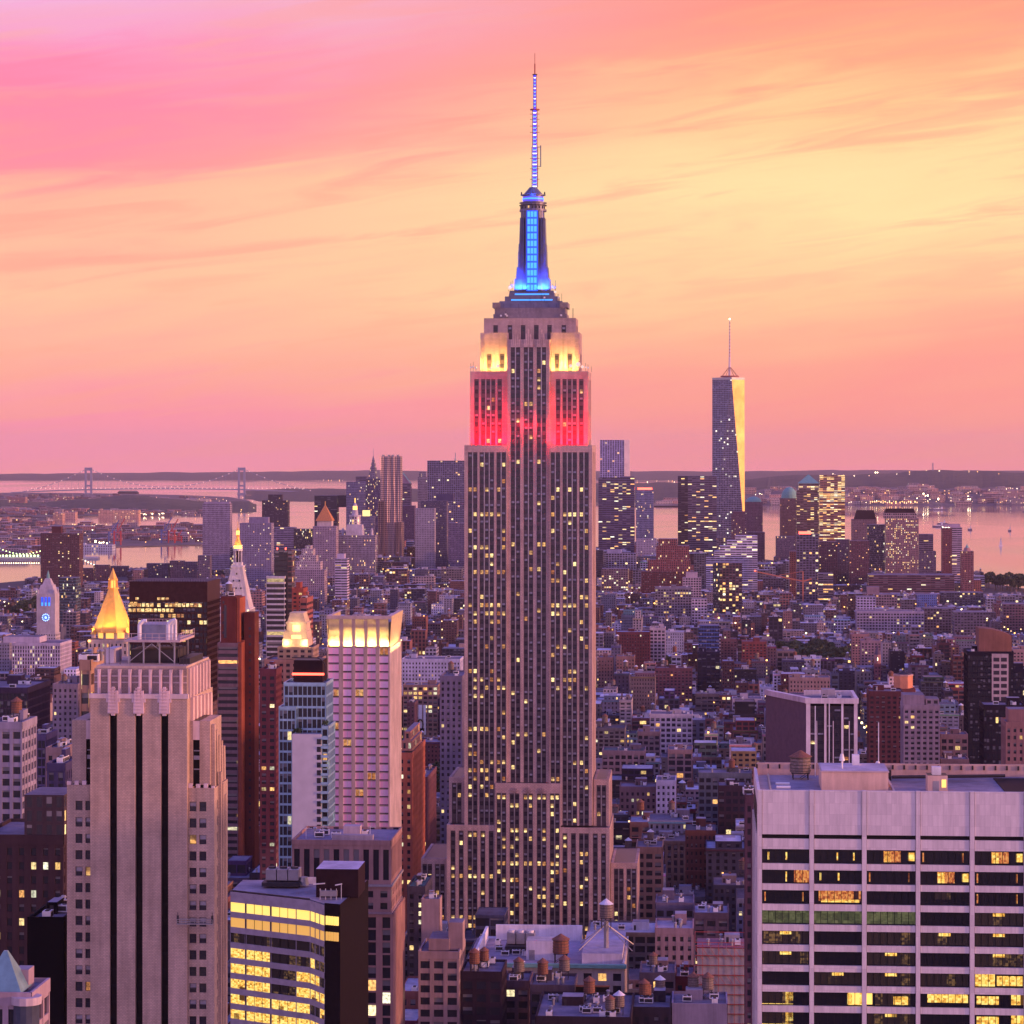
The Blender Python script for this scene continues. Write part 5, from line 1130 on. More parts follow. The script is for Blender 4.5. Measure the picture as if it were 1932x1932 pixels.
def gold_lit_top():
    Y = 1400; rt, X, Z = frame('lantern_topped_tower', 'brown brick block topped by a stepped glowing golden lantern house', 'apartment tower', 497, 604, Y, 1158, 1420, 30, 'glowing lantern-topped tower')
    m = MB(); relief(m, X(497), X(600), 2, 30, 0, Z(1245), 'apt', (.34, .20, .17), .1, 1.4, zmin=Z(1450)); relief(m, X(520), X(588), 6, 27, Z(1245), Z(1222), 'apt', (.34, .24, .2), .05, 1); m.obj('wall', rt)
    t = MB(); c = (.58, .46, .34, 0); t.box(X(529), X(577), 7, 24, Z(1222), Z(1207), 'masonry', c); t.box(X(530), X(576), 7.3, 24, Z(1207), Z(1193), 'masonry', c, taper=.3); t.box(X(536), X(573), 8, 23, Z(1193), Z(1178), 'masonry', c); t.box(X(534), X(575), 7.6, 23.5, Z(1179), Z(1176), 'masonry', c); t.box(X(537), X(572), 8, 23, Z(1176), Z(1161), 'gold_panel', taper=1.2); t.box(X(541), X(568), 9.2, 22, Z(1161), Z(1158), 'masonry', c); t.obj('lantern_house', rt)
    q = MB(); q.box(X(546), X(564), 7.1, 7.3, Z(1219), Z(1200), 'gold_window'); q.obj('lit_window', rt)
    q = MB(); q.box(X(548), X(562), 7.7, 8, Z(1194), Z(1181), 'gold_window'); q.obj('lit_window', rt)
    q = MB(); q.box(X(549), X(561), 6.9, 7.05, Z(1241), Z(1224), 'blue_paint'); q.obj('blue_screen', rt)
    for xx in (X(536), X(572)): lamp('top_lamp', rt, (xx, 5.5, Z(1215)), 'POINT', 2200, (1, .62, .2), (.6, .6))
    lamp('top_lamp', rt, (X(554), 4.5, Z(1182)), 'POINT', 1600, (1, .66, .25), (.6, .6))
plain('gold_window', (.6, .5, .2), .5, emit=(1, .75, .22), es=1.6, var=0)
gold_lit_top()

def glass_pair():
    Y = 2050; rt, X, Z = frame('slim_glass_tower', 'slim black glass tower with lower pale striped wing', 'skyscraper', 502, 548, Y, 1038, 1260, 16, 'slim black glass tower')
    m = MB(); m.box(X(516), X(541), 5, 20, 0, Z(1038), 'flat_curtain', (.02, .015, .02, .02), cell=(3.2, 4), top='black'); m.box(X(541)+.03, X(549), 5.2, 20, 0, Z(1039), 'flat_curtain', (.14, .06, .06, .02), cell=(3, 4), top='black'); m.obj('wall', rt)
    f = MB(); relief(f, X(502), X(537), 0, 14, 0, Z(1087), (14, 4.0, .96, .66), (.50, .48, .52), .03, 1.2, zmin=Z(1300)); f.obj('front_wing', rt)
    for px in (520, 536):
        q = MB(); q.cyl(0, 0, 0, 1.6, .5, .5, 6, 'red_lamp'); o = q.obj('warning_light', rt); o.location = (X(px), 8, Z(1038))
glass_pair()

def angled_tower():
    Y = 1250; rt, X, Z = frame('white_pillared_tower', 'dark tower with white vertical pillars and white rim, above the white stone office', 'office building', 1500, 1617, Y, 1298, 1470, 44, 'white-pillared dark tower', rz=-TH+.0)
    m = MB(); zt = Z(1319); x1 = X(1617); xf = X(1523)
    m.box(xf, x1, 0, 30, 0, Z(1332), 'panel_dark', (0, 0, 0, 0)); 
    m.obj('wall', rt)
    # left wall: a slab running back to the left
    A = np.array((xf, .0)); B = np.array((X(1457)-2, 42.0)); 
    s = MB(); n = (B-A)/np.linalg.norm(B-A); nn = np.array((-n[1], n[0]))
    def P(t, o, z): p = A+(B-A)*t+nn*o; return (p[0], p[1], z)
    s.face([P(1, 0, 0), P(0, 0, 0), P(0, 0, zt), P(1, 0, zt)], 'violet_wall', (.14, .10, .16, 0))
    s.face([P(0, 0, 0), (x1, 0, 0), (x1, 40, 0), P(1, 0, 0)], 'violet_wall'); s.face([P(0, 0, zt-2), (x1, 0, zt-2), (x1, 42, zt-2), P(1, 0, zt-2)], 'roof_cover', (.2, .18, .22, 0)); s.face([(x1, 0, 0), (x1, 42, 0), (x1, 42, zt), (x1, 0, zt)], 'violet_wall'); s.obj('side_wall', rt)
    p = MB(); wc = (.66, .58, .62, 0)
    for px, w in ((1525, 1.9), (1557, 1.0), (1589, 1.0), (1614, 1.6)): p.box(X(px)-w/2, X(px)+w/2, -.9, .1, 0, Z(1326), 'masonry', wc)
    for px in (1541, 1572, 1602): p.box(X(px)-.2, X(px)+.2, -.5, .02, 0, Z(1360), 'masonry', wc)
    p.obj('pillar', rt)
    rim = MB(); rim.box(xf-1, x1+.6, -1.2, .4, Z(1327), zt+.5, 'masonry', wc, bottom=True)
    q = [P(0, .6, Z(1327)), P(1, .6, Z(1327)), P(1, .6, zt+.5), P(0, .6, zt+.5)]; rim.face([q[1], q[0], q[3], q[2]], 'masonry', (.5, .42, .5, 0)); rim.face([P(0, .6, zt+.5), P(0, -2, zt+.5), P(1, -2, zt+.5), P(1, .6, zt+.5)], 'masonry', wc)
    rim.box(xf, x1, 40, 42, zt-2, zt+.4, 'masonry', wc); rim.box(x1-1, x1+.5, .4, 42, zt-2, zt+.45, 'masonry', wc); rim.obj('roof_rim', rt)
    items = []
    k = 0; z_ = Z(1345)
    while z_ > Z(1475):
        for a in range(9):
            for (u0, u1) in (((1529, 1540), (1543, 1554), (1560, 1570), (1574, 1586), (1592, 1601), (1604, 1611))[a % 6],) if a < 6 else ():
                items.append(((X(u0)+X(u1))/2, -.03, z_, (X(u1)-X(u0)), 1.7, pick(.16 if k < 7 else .75, .3, .2), 'F'))
        z_ -= 3.6; k += 1
    place_windows(rt, items); clutter(rt, xf+2, x1-3, 10, 36, zt-2, 5, 0)
plain('panel_dark', (.05, .04, .05), .5, var=.3); plain('violet_wall', (.11, .075, .12), .5, .1, var=.15)
angled_tower()

def scaffold_block():
    Y = 960; rt, X, Z = frame('scaffolded_building', 'building site wrapped in red netting and scaffold, left of the white stone office', 'building', 1311, 1418, Y, 1778, 2000, 22, 'red scaffolded building')
    m = MB(); x0, x1 = X(1311), X(1418)-.5; zt = Z(1785); m.box(x0+.8, x1-.8, .8, 21, 0, zt-1, 'concrete', top='roof_cover', topcol=(.3, .16, .18, 0)); m.obj('wall', rt)
    s = MB()
    for k in range(8):
        xx = x0+(x1-x0)*k/7; s.bar((xx, 0, 0), (xx, 0, zt+1.2), .1, 'red_paint' if k % 2 else 'steel')
        if k < 7:
            for j in range(2): s.bar((xx, 0, zt-1-j*9), (x0+(x1-x0)*(k+1)/7, 0, zt-5-j*9), .07, 'red_paint')
    for j in range(9): z_ = zt-j*3.4; s.bar((x0, 0, z_), (x1, 0, z_), .12, 'red_paint'); s.box(x0, x1, .1, .8, z_-.15, z_, 'wood_tank')
    s.bar((x0, 0, zt+1.2), (x1, 0, zt+1.2), .12, 'red_paint'); s.bar((x0, 21, zt+1.2), (x1, 21, zt+1.2), .12, 'red_paint'); s.bar((x1, 0, zt+1.2), (x1, 21, zt+1.2), .12, 'red_paint'); s.bar((x0, 0, zt+1.2), (x0, 21, zt+1.2), .12, 'red_paint'); s.obj('scaffold', rt)
    for j in (0, 1, 3, 4, 5):
        q = MB(); z_ = zt-j*3.4; q.box(x0+.3, x1-.3, .9, .95, z_-2.2, z_-.6, 'red_net'); q.obj('netting', rt)
    clutter(rt, x0+2, x1-2, 3, 18, zt-1, 6, 0)
plain('red_net', (.25, .03, .04), .8, var=.4)
scaffold_block()

def big_white_roof():
    Y = 1010; rt, X, Z = frame('pale_roofed_loft', 'broad loft block with huge pale roof, in front of the limestone skyscraper base', 'loft building', 878, 1182, Y, 1750, 2000, 60, 'broad pale-roofed loft')
    zt = Z(1812); m = MB(); x0, x1 = X(873), X(1178); relief(m, x0, x1, 0, 58, 0, zt-2.5, (5.2, 4.6, .55, .62), (.42, .35, .33), .04, 1.2, zmin=0, rim=.0, topcol=(.36, .30, .36)); m.obj('wall', rt)
    c = MB(); c.box(x0-.8, x1+.8, -1.1, 1, zt-2.5, zt-1.2, 'copper_green', bottom=True); c.obj('cornice', rt)
    p = MB(); wc = (.70, .68, .74, 0); p.box(x0+8, x1-18, 55, 56, zt-2.5, zt+3.4, 'masonry', wc); p.box(x0+4, x0+5, 6, 56, zt-2.5, zt+2.6, 'masonry', wc); p.box(x1-.8, x1, 1, 57, zt-2.5, zt-.8, 'masonry', (.45, .4, .42, 0)); p.obj('parapet', rt)
    h = MB(); h.box(X(988), X(988)+15, 14, 24, zt-2.5, zt+4.6, 'masonry', (.62, .60, .68, 0), top='roof_cover', topcol=(.5, .44, .42, 0)); h.box(X(988)+1, X(988)+3.2, 13.9, 14, zt-2.5, zt+1.2, 'steel'); h.obj('bulkhead', rt)
    h = MB()
    for k in range(3): h.box(X(945)+k*3.6, X(945)+k*3.6+3.2, 30, 37, zt+.5, zt+4.5, 'steel'); h.cyl(X(945)+k*3.6+1.6, 33, zt+4.5, zt+5.3, 1.3, 1.3, 10, 'white_metal')
    h.box(X(943), X(985), 26, 38, zt-2, zt+.2, 'dark_steel'); h.obj('cooling_tower', rt)
    h = MB(); h.box(X(1096), x1-1, 8, 54, zt-2.5, zt+1.3, 'masonry', (.50, .46, .54, 0), top='roof_cover', topcol=(.42, .38, .45, 0)); h.obj('raised_roof', rt)
    # tall tank on a tripod of struts
    tx, ty, tz = X(1135)+1, 20, zt+1.3; o = tank(rt, tx, ty, tz+7.5, 'grey', 1.25); st = MB()
    for sx, sy in ((-10, -6), (10, -6), (10, 8), (-10, 8)): st.bar((tx+sx*1.0, ty+sy, tz), (tx, ty, tz+9), .2, 'steel')
    st.bar((tx, ty, tz-2), (tx, ty, tz+10), .9, 'steel', n=8); st.obj('tank_support', rt)
    o = tank(rt, X(1053)+.6, 8, zt-2.5, 'tan', 1.3); o.scale = (1.55, 1.55, 1.25)
    clutter(rt, x0+6, x1-22, 4, 50, zt-2.5, 12, 0, bulk=False)
big_white_roof()

# billboard on the roof of a black screen at the bottom
def billboards():
    Y = 930; t = root('black_roof_screen', 'black roof screen board facing us at the bottom, under the broad pale-roofed loft', 'screen', wx(1117, Y), Y, z=wz(1932, Y)); w = 5.8
    m = MB(); m.box(-w, w, 0, .6, 3, wz(1862, Y)-wz(1932, Y), 'black'); m.obj('board', t)
    m = MB(); zt = wz(1862, Y)-wz(1932, Y); m.box(-w-.2, w+.2, -.2, .9, zt, zt+.5, 'wood_tank', bottom=True); m.obj('top_beam', t)
    m = MB()
    for k in range(5): m.bar((-w+.5+k*2.7, .8, -14), (-w+.5+k*2.7, .8, 4), .2, 'dark_steel')
    m.obj('frame', t)
    Y = 2350; foot(781, 805, 1325, 1390, Y, 6, 11); t = root('billboard', 'white billboard with a dark curled picture, left of the limestone skyscraper', 'billboard', wx(793, Y), Y, z=wz(1386, Y)); 
    m = MB(); m.box(-4.8, 4.8, 0, .8, 0, 25.5, 'sign_white'); m.obj('board', t)
    m = MB()
    for k in range(9): a = math.radians(200-k*28); b = math.radians(200-(k+1)*28); m.bar((2.5*math.cos(a), -.06, 8+5*math.sin(a)), (2.5*math.cos(b), -.06, 8+5*math.sin(b)), 1.1-.07*k, 'black')
    m.box(-2, 3.4, -.12, 0, 2, 5.5, 'black'); m.obj('picture', t)
plain('sign_white', (.75, .78, .85), .6, var=.05)
billboards()

# ------------------------------------------------------------------ landmark buildings of the middle distance and downtown
def block(name, label, cat, pl, pr, ptop, Y, sty, col, lit=.1, depth=None, short=None, pbot=None, extra=None, rel=None, tops=(), roofc=(.2, .18, .23), cap=2.5, cl=1, tanks=0, rz=-TH):
    """one building: wall with real recessed windows when near, tops = (px left, px right, py top, y0 share, y1 share, style or material)"""
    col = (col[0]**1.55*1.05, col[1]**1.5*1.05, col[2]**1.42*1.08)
    lit = lit*.62 if lit < .9 else lit
    s = F/Y; depth = depth or max(14, min(40, (pr-pl)/s*.9)); 
    pb = pbot if pbot else min(1950, EY+(CAMZ-18)*s)
    rt, X, Z = frame(name, label, cat, pl, pr, Y, ptop, pb, depth, short, rz)
    x0, x1 = X(pl), X(pr); m = MB(); near = (Y < 3600) if rel is None else rel
    zt = Z(ptop); zm = max(0, Z(pb+60))
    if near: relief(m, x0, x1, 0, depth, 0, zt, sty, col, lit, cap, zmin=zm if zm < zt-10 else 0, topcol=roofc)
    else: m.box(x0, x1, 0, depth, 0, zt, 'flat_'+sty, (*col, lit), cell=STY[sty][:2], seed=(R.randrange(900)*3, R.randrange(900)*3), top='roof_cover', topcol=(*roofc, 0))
    m.obj('wall', rt)
    for (a, b, py, d0, d1, st) in tops:
        q = MB(); z0 = zt-.6 if near else zt
        if st in STY: q.box(X(a), X(b), depth*d0, depth*d1, z0, Z(py), 'flat_'+st, (*col, lit), cell=STY[st][:2], seed=(R.randrange(900)*3, 5), top='roof_cover', topcol=(*roofc, 0))
        else: q.box(X(a), X(b), depth*d0, depth*d1, z0, Z(py), st, (*col, 0), top='roof_cover', topcol=(*roofc, 0))
        q.obj('upper_storey' if st in STY else 'bulkhead', rt)
    if near and not tops: clutter(rt, x0+1, x1-1, 1, depth-1, zt-.9, (6 if Y < 1400 else 3)*cl, tanks, col=tuple(c*.9 for c in col))
    elif near and tanks: tank(rt, (x0+x1)/2, depth*.5, zt-.9, 'tan')
    if extra: extra(rt, X, Z, x0, x1, depth, zt)
    return rt
def gold_spire(rt, X, Z, x0, x1, d, zt):
    q = MB(); c = (x0+x1)/2-1; q.cyl(c, d*.5, zt, Z(985)+2, (x1-x0)*.44, (x1-x0)*.44, 4, 'masonry', (.5, .42, .42, 0), ph=math.pi/4); q.obj('attic', rt)
    q = MB(); q.cyl(c, d*.5, Z(985)+2, Z(953), (x1-x0)*.52, 1, 4, 'gold_roof', ph=math.pi/4); q.bar((c, d*.5, Z(955)), (c, d*.5, Z(946)), .8, 'gold'); q.obj('pyramid_roof', rt)
plain('gold_roof', (.55, .22, .06), .6, .2)
def municipal(rt, X, Z, x0, x1, d, zt):
    c = (.50, .46, .50, 0); xc = X(668); y = d*.4; q = MB()
    q.box(xc-16, xc+16, y-13, y+13, zt, Z(990), 'masonry', c, taper=2); q.cyl(xc, y, Z(990), Z(975), 11, 10, 12, 'flat_pier', (*c[:3], .4), cell=(1, 3)); q.cyl(xc, y, Z(975), Z(972), 11.5, 11.5, 12, 'masonry', c); q.obj('tower', rt)
    q = MB(); q.cyl(xc, y, Z(972), Z(962), 6, 5, 12, 'masonry', c); q.cyl(xc, y, Z(962), Z(955), 4.2, 4, 10, 'gold_glow'); q.cyl(xc, y, Z(955), Z(949), 4.4, 1.5, 10, 'masonry', c); q.bar((xc, y, Z(949)), (xc, y, Z(940)), 1.0, 'gold_glow'); q.obj('lantern', rt)
    for px in (645, 700):
        q = MB(); q.cyl(X(px), y, zt, zt+9, 2.6, 2.4, 8, 'masonry', c); q.cyl(X(px), y, zt+9, zt+14, 2.8, 0, 8, 'masonry', c); q.obj('corner_turret', rt)
def pine_top(rt, X, Z, x0, x1, d, zt):
    c = (.26, .20, .27, 0); xc = X(703); y = d*.5; q = MB()
    for a, b, w in ((zt, Z(893), 11.5), (Z(893), Z(882), 8.5), (Z(882), Z(874), 6), (Z(874), Z(868), 4)): q.cyl(xc, y, a, b, w, w*.9, 8, 'flat_pier', (*c[:3], .15), cell=(2, 3), ph=math.pi/8)
    q.cyl(xc, y, Z(868), Z(860), 3, .6, 8, 'masonry', c); q.obj('stepped_crown', rt); q = MB(); q.bar((xc, y, Z(861)), (xc, y, Z(846)), .5, 'steel'); q.obj('antenna', rt)
def stack(zs, mat_='flat_punch', col=(.45, .38, .4), lit=.1, name='upper_storey'):
    def f(rt, X, Z, x0, x1, d, zt):
        zl = zt
        for a, b, py in zs:
            q = MB(); k = 1-(b-a)/max(1, 1e-3+(x1-x0)*F/ (F)); q.box(X(a), X(b), d*.12, d*.85, zl, Z(py), mat_, (*col, lit), cell=(3, 3.7), top='roof_cover', topcol=(.25, .22, .28, 0)); q.obj(name, rt); zl = Z(py)
    return f
def dome(pa, pb, py, green=True):
    def f(rt, X, Z, x0, x1, d, zt):
        xc = (X(pa)+X(pb))/2; r = (X(pb)-X(pa))/2; h = Z(py)-zt; q = MB()
        for k in range(5): t0, t1 = math.pi/2*k/5, math.pi/2*(k+1)/5; q.cyl(xc, d*.5, zt+h*math.sin(t0), zt+h*math.sin(t1), r*math.cos(t0), max(r*math.cos(t1), .02), 16, 'copper_green', sy=min(1, d*.5/r))
        q.obj('domed_roof', rt)
    return f
def pyr(pa, pb, p0, py):
    def f(rt, X, Z, x0, x1, d, zt):
        xc = (X(pa)+X(pb))/2; r = (X(pb)-X(pa))/2; q = MB(); q.cyl(xc, d*.5, zt, Z(p0), r*1.3, r*1.3, 4, 'flat_ribbon', (.25, .17, .16, .4), cell=(5, 3), ph=math.pi/4); q.obj('upper_storey', rt)
        q = MB(); q.cyl(xc, d*.5, Z(p0), Z(py), r*1.4, 0, 4, 'copper_green', ph=math.pi/4); q.obj('pyramid_roof', rt)
    return f
OFF = 'office building'; APT = 'apartment tower'
# left side, near to far
block('stone_block', 'dark brown stone block with many lit windows beside the black-slotted tower', OFF, -40, 121, 1575, 690, 'punch', (.13, .085, .09), .42, 30, 'dark brown stone block', 1932, tops=((45, 121, 1500, .02, .55, 'pier'),))
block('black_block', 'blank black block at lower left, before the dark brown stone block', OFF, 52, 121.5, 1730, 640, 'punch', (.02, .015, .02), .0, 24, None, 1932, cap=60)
def green_roof(rt, X, Z, x0, x1, d, zt):
    q = MB(); q.cyl((x0+X(38))/2, 4.5, zt-.3, Z(1802), 5.5, .5, 4, 'slate_blue', ph=math.pi/4, cap=True); q.obj('pyramid_roof', rt)
    q = MB(); q.cyl(X(48), 1, zt-14, zt-2.2, 2.4, 2.4, 14, 'curved_glass'); q.cyl(X(48), 1, zt-2.2, zt-.8, 2.8, 2.8, 14, 'masonry', (.5, .42, .46, 0)); q.cyl(X(48), 1, zt-15, zt-13.9, 2.8, 2.8, 14, 'masonry', (.5, .42, .46, 0)); q.obj('bay_window', rt)
plain('slate_blue', (.16, .30, .34), .4, .3, var=.2); plain('curved_glass', (.06, .07, .1), .15)
block('green_roofed_block', 'pinkish stone corner block with blue-green pyramid roof, bottom left corner', 'building', -40, 60, 1872, 500, 'frame', (.52, .42, .44), .06, 14, 'green pyramid corner block', 1932, extra=green_roof)
block('pale_tower', 'narrow pale tower with blue glass bands at the left edge', APT, -20, 42, 1362, 900, 'loft', (.42, .38, .44), .08, 20, 'pale left-edge tower', 1560, tanks=1)
block('glass_block', 'large dark glass block at left edge below the clock tower', OFF, -60, 53, 1297, 1300, 'curtain', (.16, .11, .14), .09, 45, None, 1380)
block('curved_tower', 'mauve glass tower with slanting top left of the black-slotted tower', OFF, 55, 87, 1385, 1150, 'curtain', (.25, .2, .3), .08, 20, None, 1490, extra=None)
block('stone_block', 'cream stone block with green cornice, right of the narrow pale tower', OFF, 86, 121, 1410, 1080, 'punch', (.36, .28, .28), .14, 25, None, 1500)
block('office_block', 'blue striped glass block hiding behind the dark brown stone block', OFF, 88, 123, 1440, 860, 'pier', (.14, .12, .2), .12, 20, None, 1500)
block('cream_building', 'cream building with rounded corner bays under the golden pyramid roof', OFF, 99, 147, 1290, 1700, 'punch', (.38, .32, .35), .08, 26, None, 1400, tanks=1)
block('cream_tower', 'slim cream and white slab touching the black-slotted tower on its left', APT, 150, 171, 1245, 640, 'loft', (.50, .36, .27), .08, 14, None, 1345)
block('white_columned_block', 'long white block with tall columns at the foot of the clock tower', OFF, 22, 114, 1213, 2700, 'pier', (.58, .52, .58), .25, 50, 'white columned block', 1275, tops=((0, 70, 1203, .2, .8, 'masonry'),))
block('brick_slab', 'dark red brick apartment slab with raised centre above the bridge lights', APT, 76, 150, 1006, 4700, 'apt', (.20, .085, .085), .10, 30, 'dark red brick slab', 1110, tops=((96, 113, 993, .2, .7, 'masonry'),))
block('glass_cube', 'small teal glass block between clock tower and golden pyramid', OFF, 111, 143, 1090, 3700, 'curtain', (.16, .24, .27), .08, 30, None, 1130)
for (a, b, t, Y, c, lab) in ((150, 176, 1072, 5200, (.24, .11, .11), 'red brick housing slab right of the dark red brick slab'), (176, 204, 1066, 5400, (.30, .15, .15), 'taller red-brown housing slab behind the golden pyramid tip'), (208, 240, 1068, 5600, (.16, .11, .15), 'dark housing slab at the water left of the dark office box'),
     (276, 318, 1063, 5500, (.15, .12, .18), 'grey-violet housing slab over the dark office box'), (320, 346, 1058, 5500, (.30, .20, .22), 'pinkish housing slab above the dark office box'), (347, 372, 1060, 5450, (.22, .17, .22), 'housing slab with a stripe of lit stairs, above the dark office box'), (373, 396, 1048, 5000, (.26, .21, .25), 'brown apartment block at the foot of the striped grey slab')):
    block('housing_slab', lab, APT, a, b, t, Y, 'apt', c, .1, 20, None, 1100)
block('striped_slab', 'tall windowless grey slab with white vertical stripes, left of downtown', OFF, 382, 434, 950, 5300, 'pier', (.44, .38, .46), .0, 26, 'striped grey slab', 1075, tops=((384, 432, 947, .1, .9, 'masonry'),))
block('grey_office', 'broad grey office block with small windows between golden lantern and dark slim tower', OFF, 452, 512, 987, 4900, 'punch', (.36, .32, .40), .12, 30, 'broad grey office block', 1115, tops=((468, 505, 976, .3, .8, 'masonry'),))
block('dark_tower', 'dark stepped brick tower standing over the bay, left of downtown', APT, 494, 543, 944, 6100, 'apt', (.09, .06, .10), .08, 30, 'dark stepped tower', 990, tops=((505, 531, 933, .2, .8, 'apt'),))
block('striped_block', 'low violet office block with horizontal stripes left of the gold-tipped courthouse', OFF, 508, 556, 995, 5600, 'ribbon', (.34, .30, .42), .12, 30, None, 1040)
block('dark_block', 'dark stepped block directly left of the gold-tipped courthouse', OFF, 554, 592, 998, 5500, 'curtain', (.08, .06, .1), .15, 30, None, 1040)
block('gold_tipped_courthouse', 'square stone tower with orange-gold pyramid tip, left of downtown centre', 'skyscraper', 590, 634, 993, 5000, 'punch', (.44, .36, .40), .06, 36, 'gold-tipped courthouse', 1090, extra=gold_spire)
block('dark_glass_block', 'black glass block right above the gold-tipped courthouse', OFF, 593, 636, 935, 6300, 'ribbon', (.05, .05, .08), .06, 34, None, 1000, tops=((637, 660, 957, .2, .9, 'ribbon'),))
block('wedding_cake_hall', 'pale civic hall with tiered lantern tower glowing green-gold', 'civic building', 637, 708, 1010, 5050, 'pier', (.42, .37, .42), .08, 36, 'tiered lantern hall', 1085, extra=municipal)
block('pinstripe_tower', 'dark tower with white pinstripes left of the pointed stepped spire', OFF, 653, 691, 909, 6300, 'pier', (.42, .38, .46), .05, 34, 'dark pinstriped tower', 985)
block('grey_tower', 'grey slab peeping out between pinstriped tower and pointed spire', OFF, 671, 692, 899, 6450, 'ribbon', (.22, .18, .27), .03, 34, None, 985)
block('stepped_spire', 'dark violet tower tapering in steps to a thin pointed spire', 'skyscraper', 690, 717, 903, 6200, 'pier', (.24, .17, .25), .18, 28, 'pointed stepped spire', 985, extra=pine_top)
block('stone_block', 'stone block with yellow lit penthouse behind the tiered lantern hall', OFF, 672, 705, 974, 5900, 'pier', (.42, .35, .40), .1, 30, None, 1010, tops=((683, 696, 963, .3, .7, 'gold_window'),))
def gehry():
    Y = 5300; rt, X, Z = frame('rippled_steel_tower', 'tall rippled steel tower catching orange light in vertical folds', 'skyscraper', 718, 757, Y, 859, 1045, 34, 'rippled steel tower')
    def shaft(px0, px1, z0, z1, seed, d0=0):
        m = MB(); n = 26; rn = random.Random(seed); x0, x1 = X(px0), X(px1); ph = [rn.uniform(0, 6) for _ in range(4)]
        zz = np.linspace(z0, z1, 40); prev = None
        for z in zz:
            row = [(x0+(x1-x0)*k/n, d0+1.6*math.sin(k*1.5+ph[0]+.9*math.sin(z*.03+k*.4))*math.sin(k*.7+ph[1]), z) for k in range(n+1)]+[(x1, d0+30, z), (x0, d0+30, z)]
            if prev:
                for k in range(len(row)): j = (k+1) % len(row); u = R.randrange(3) if 0 else k; v_ = (z-z0)/3.9; v0 = (zz[0] if 0 else (z-(zz[1]-zz[0])-z0))/3.9; m.face([prev[k], prev[j], row[j], row[k]], 'steel_facade', (.5, .44, .46, .05), [(u, v0), (u+1, v0), (u+1, v_), (u, v_)])
            prev = row
        m.face(prev, 'steel'); return m
    shaft(718, 756, 0, Z(861), 1).obj('shaft', rt); shaft(713, 725, 0, Z(945), 2, -4).obj('side_shaft', rt); shaft(745, 760, 0, Z(985), 3, -4).obj('lower_shaft', rt)
    q = MB(); 
    for px in (722, 733, 740, 750): q.box(X(px)-2, X(px)+2, 5, 18, Z(861), Z(858), 'steel')
    q.obj('roof_screen', rt)
m_, g_, b_ = mat('steel_facade'); uvn = g_.new('ShaderNodeUVMap', uv_map='uv'); u_, v_, _ = g_.sep(uvn.outputs[0]); mk_ = g_.m('MULTIPLY', g_.m('LESS_THAN', g_.m('ABSOLUTE', g_.m('SUBTRACT', g_.m('FRACT', u_), .5)), .3), g_.m('LESS_THAN', g_.m('ABSOLUTE', g_.m('SUBTRACT', g_.m('FRACT', v_), .5)), .25))
g_.put(b_.inputs['Base Color'], g_.mix(mk_, (.42, .31, .31, 1), (.05, .04, .06, 1))); b_.inputs['Metallic'].default_value = .45; b_.inputs['Roughness'].default_value = .5; MATS['steel_facade'] = m_
gehry()
def slant(rt, X, Z, x0, x1, d, zt):
    q = MB(); q.face([(x0, 0, zt), (x1, 0, zt), (x0+2, 0, Z(892))], 'masonry', (.3, .2, .26, 0)); q.face([(x0, d, zt), (x0, 0, zt), (x0+2, 0, Z(892)), (x0+2, d, Z(892))], 'masonry', (.3, .2, .26, 0)); q.face([(x1, 0, zt), (x1, d, zt), (x0+2, d, Z(892)), (x0+2, 0, Z(892))], 'copper_green'); q.face([(x1, d, zt), (x0, d, zt), (x0+2, d, Z(892))], 'masonry', (.3, .2, .26, 0)); q.obj('sloping_roof', rt)
block('sloping_tower', 'violet tower with sloping top tucked right of the rippled steel tower', OFF, 757, 774, 912, 6200, 'ribbon', (.26, .19, .26), .08, 30, None, 1000, extra=slant)
block('brown_block', 'brown violet block at the right foot of the rippled steel tower', OFF, 758, 782, 954, 5900, 'punch', (.2, .12, .18), .04, 30, None, 1010)
def mastf(px, p0, p1):
    def f(rt, X, Z, x0, x1, d, zt):
        q = MB(); q.bar((X(px), d*.5, zt), (X(px), d*.5, Z(p1)), 1.1, 'steel', n=6); q.cyl(X(px), d*.5, zt, Z(p0), 2.4, 1.6, 8, 'steel'); q.obj('antenna', rt)
    return f
block('white_slim_tower', 'slim pale stone tower left of the blue-grey gridded slab', 'skyscraper', 788, 806, 900, 6300, 'pier', (.44, .40, .46), .04, 26, None, 975, tops=((790, 804, 890, .1, .8, 'pier'),))
block('gridded_slab', 'broad blue-grey gridded slab with roof mast, just left of the limestone skyscraper', OFF, 806, 876, 869, 6200, 'frame', (.30, .28, .40), .06, 34, 'blue-grey gridded slab', 985, extra=mastf(858, 864, 854), rel=False)
block('ribbed_dark_tower', 'dark ribbed tower with pale right side wall, left of the limestone skyscraper', OFF, 793, 843, 945, 5300, 'pier', (.16, .14, .22), .05, 30, 'dark ribbed tower', 1075, tops=((822, 854, 932, .5, 1, 'masonry'),))
block('dotted_tower', 'grey tower with diamond dotted facade before the dark ribbed tower', OFF, 783, 820, 959, 5200, 'punch', (.44, .40, .44), .03, 24, 'dotted grey tower', 1075)
block('violet_block', 'narrow violet slab touching the limestone skyscraper on its left', OFF, 846, 876, 987, 5100, 'pier', (.26, .21, .3), .05, 30, None, 1070)
block('deco_block', 'pale pyramid-stepped office block left of the gold-tipped courthouse foot', OFF, 553, 612, 1075, 4300, 'punch', (.42, .34, .38), .05, 34, None, 1125, extra=stack([(557, 604, 1060), (563, 596, 1048), (568, 590, 1036), (575, 585, 1030)], col=(.42, .34, .38)))
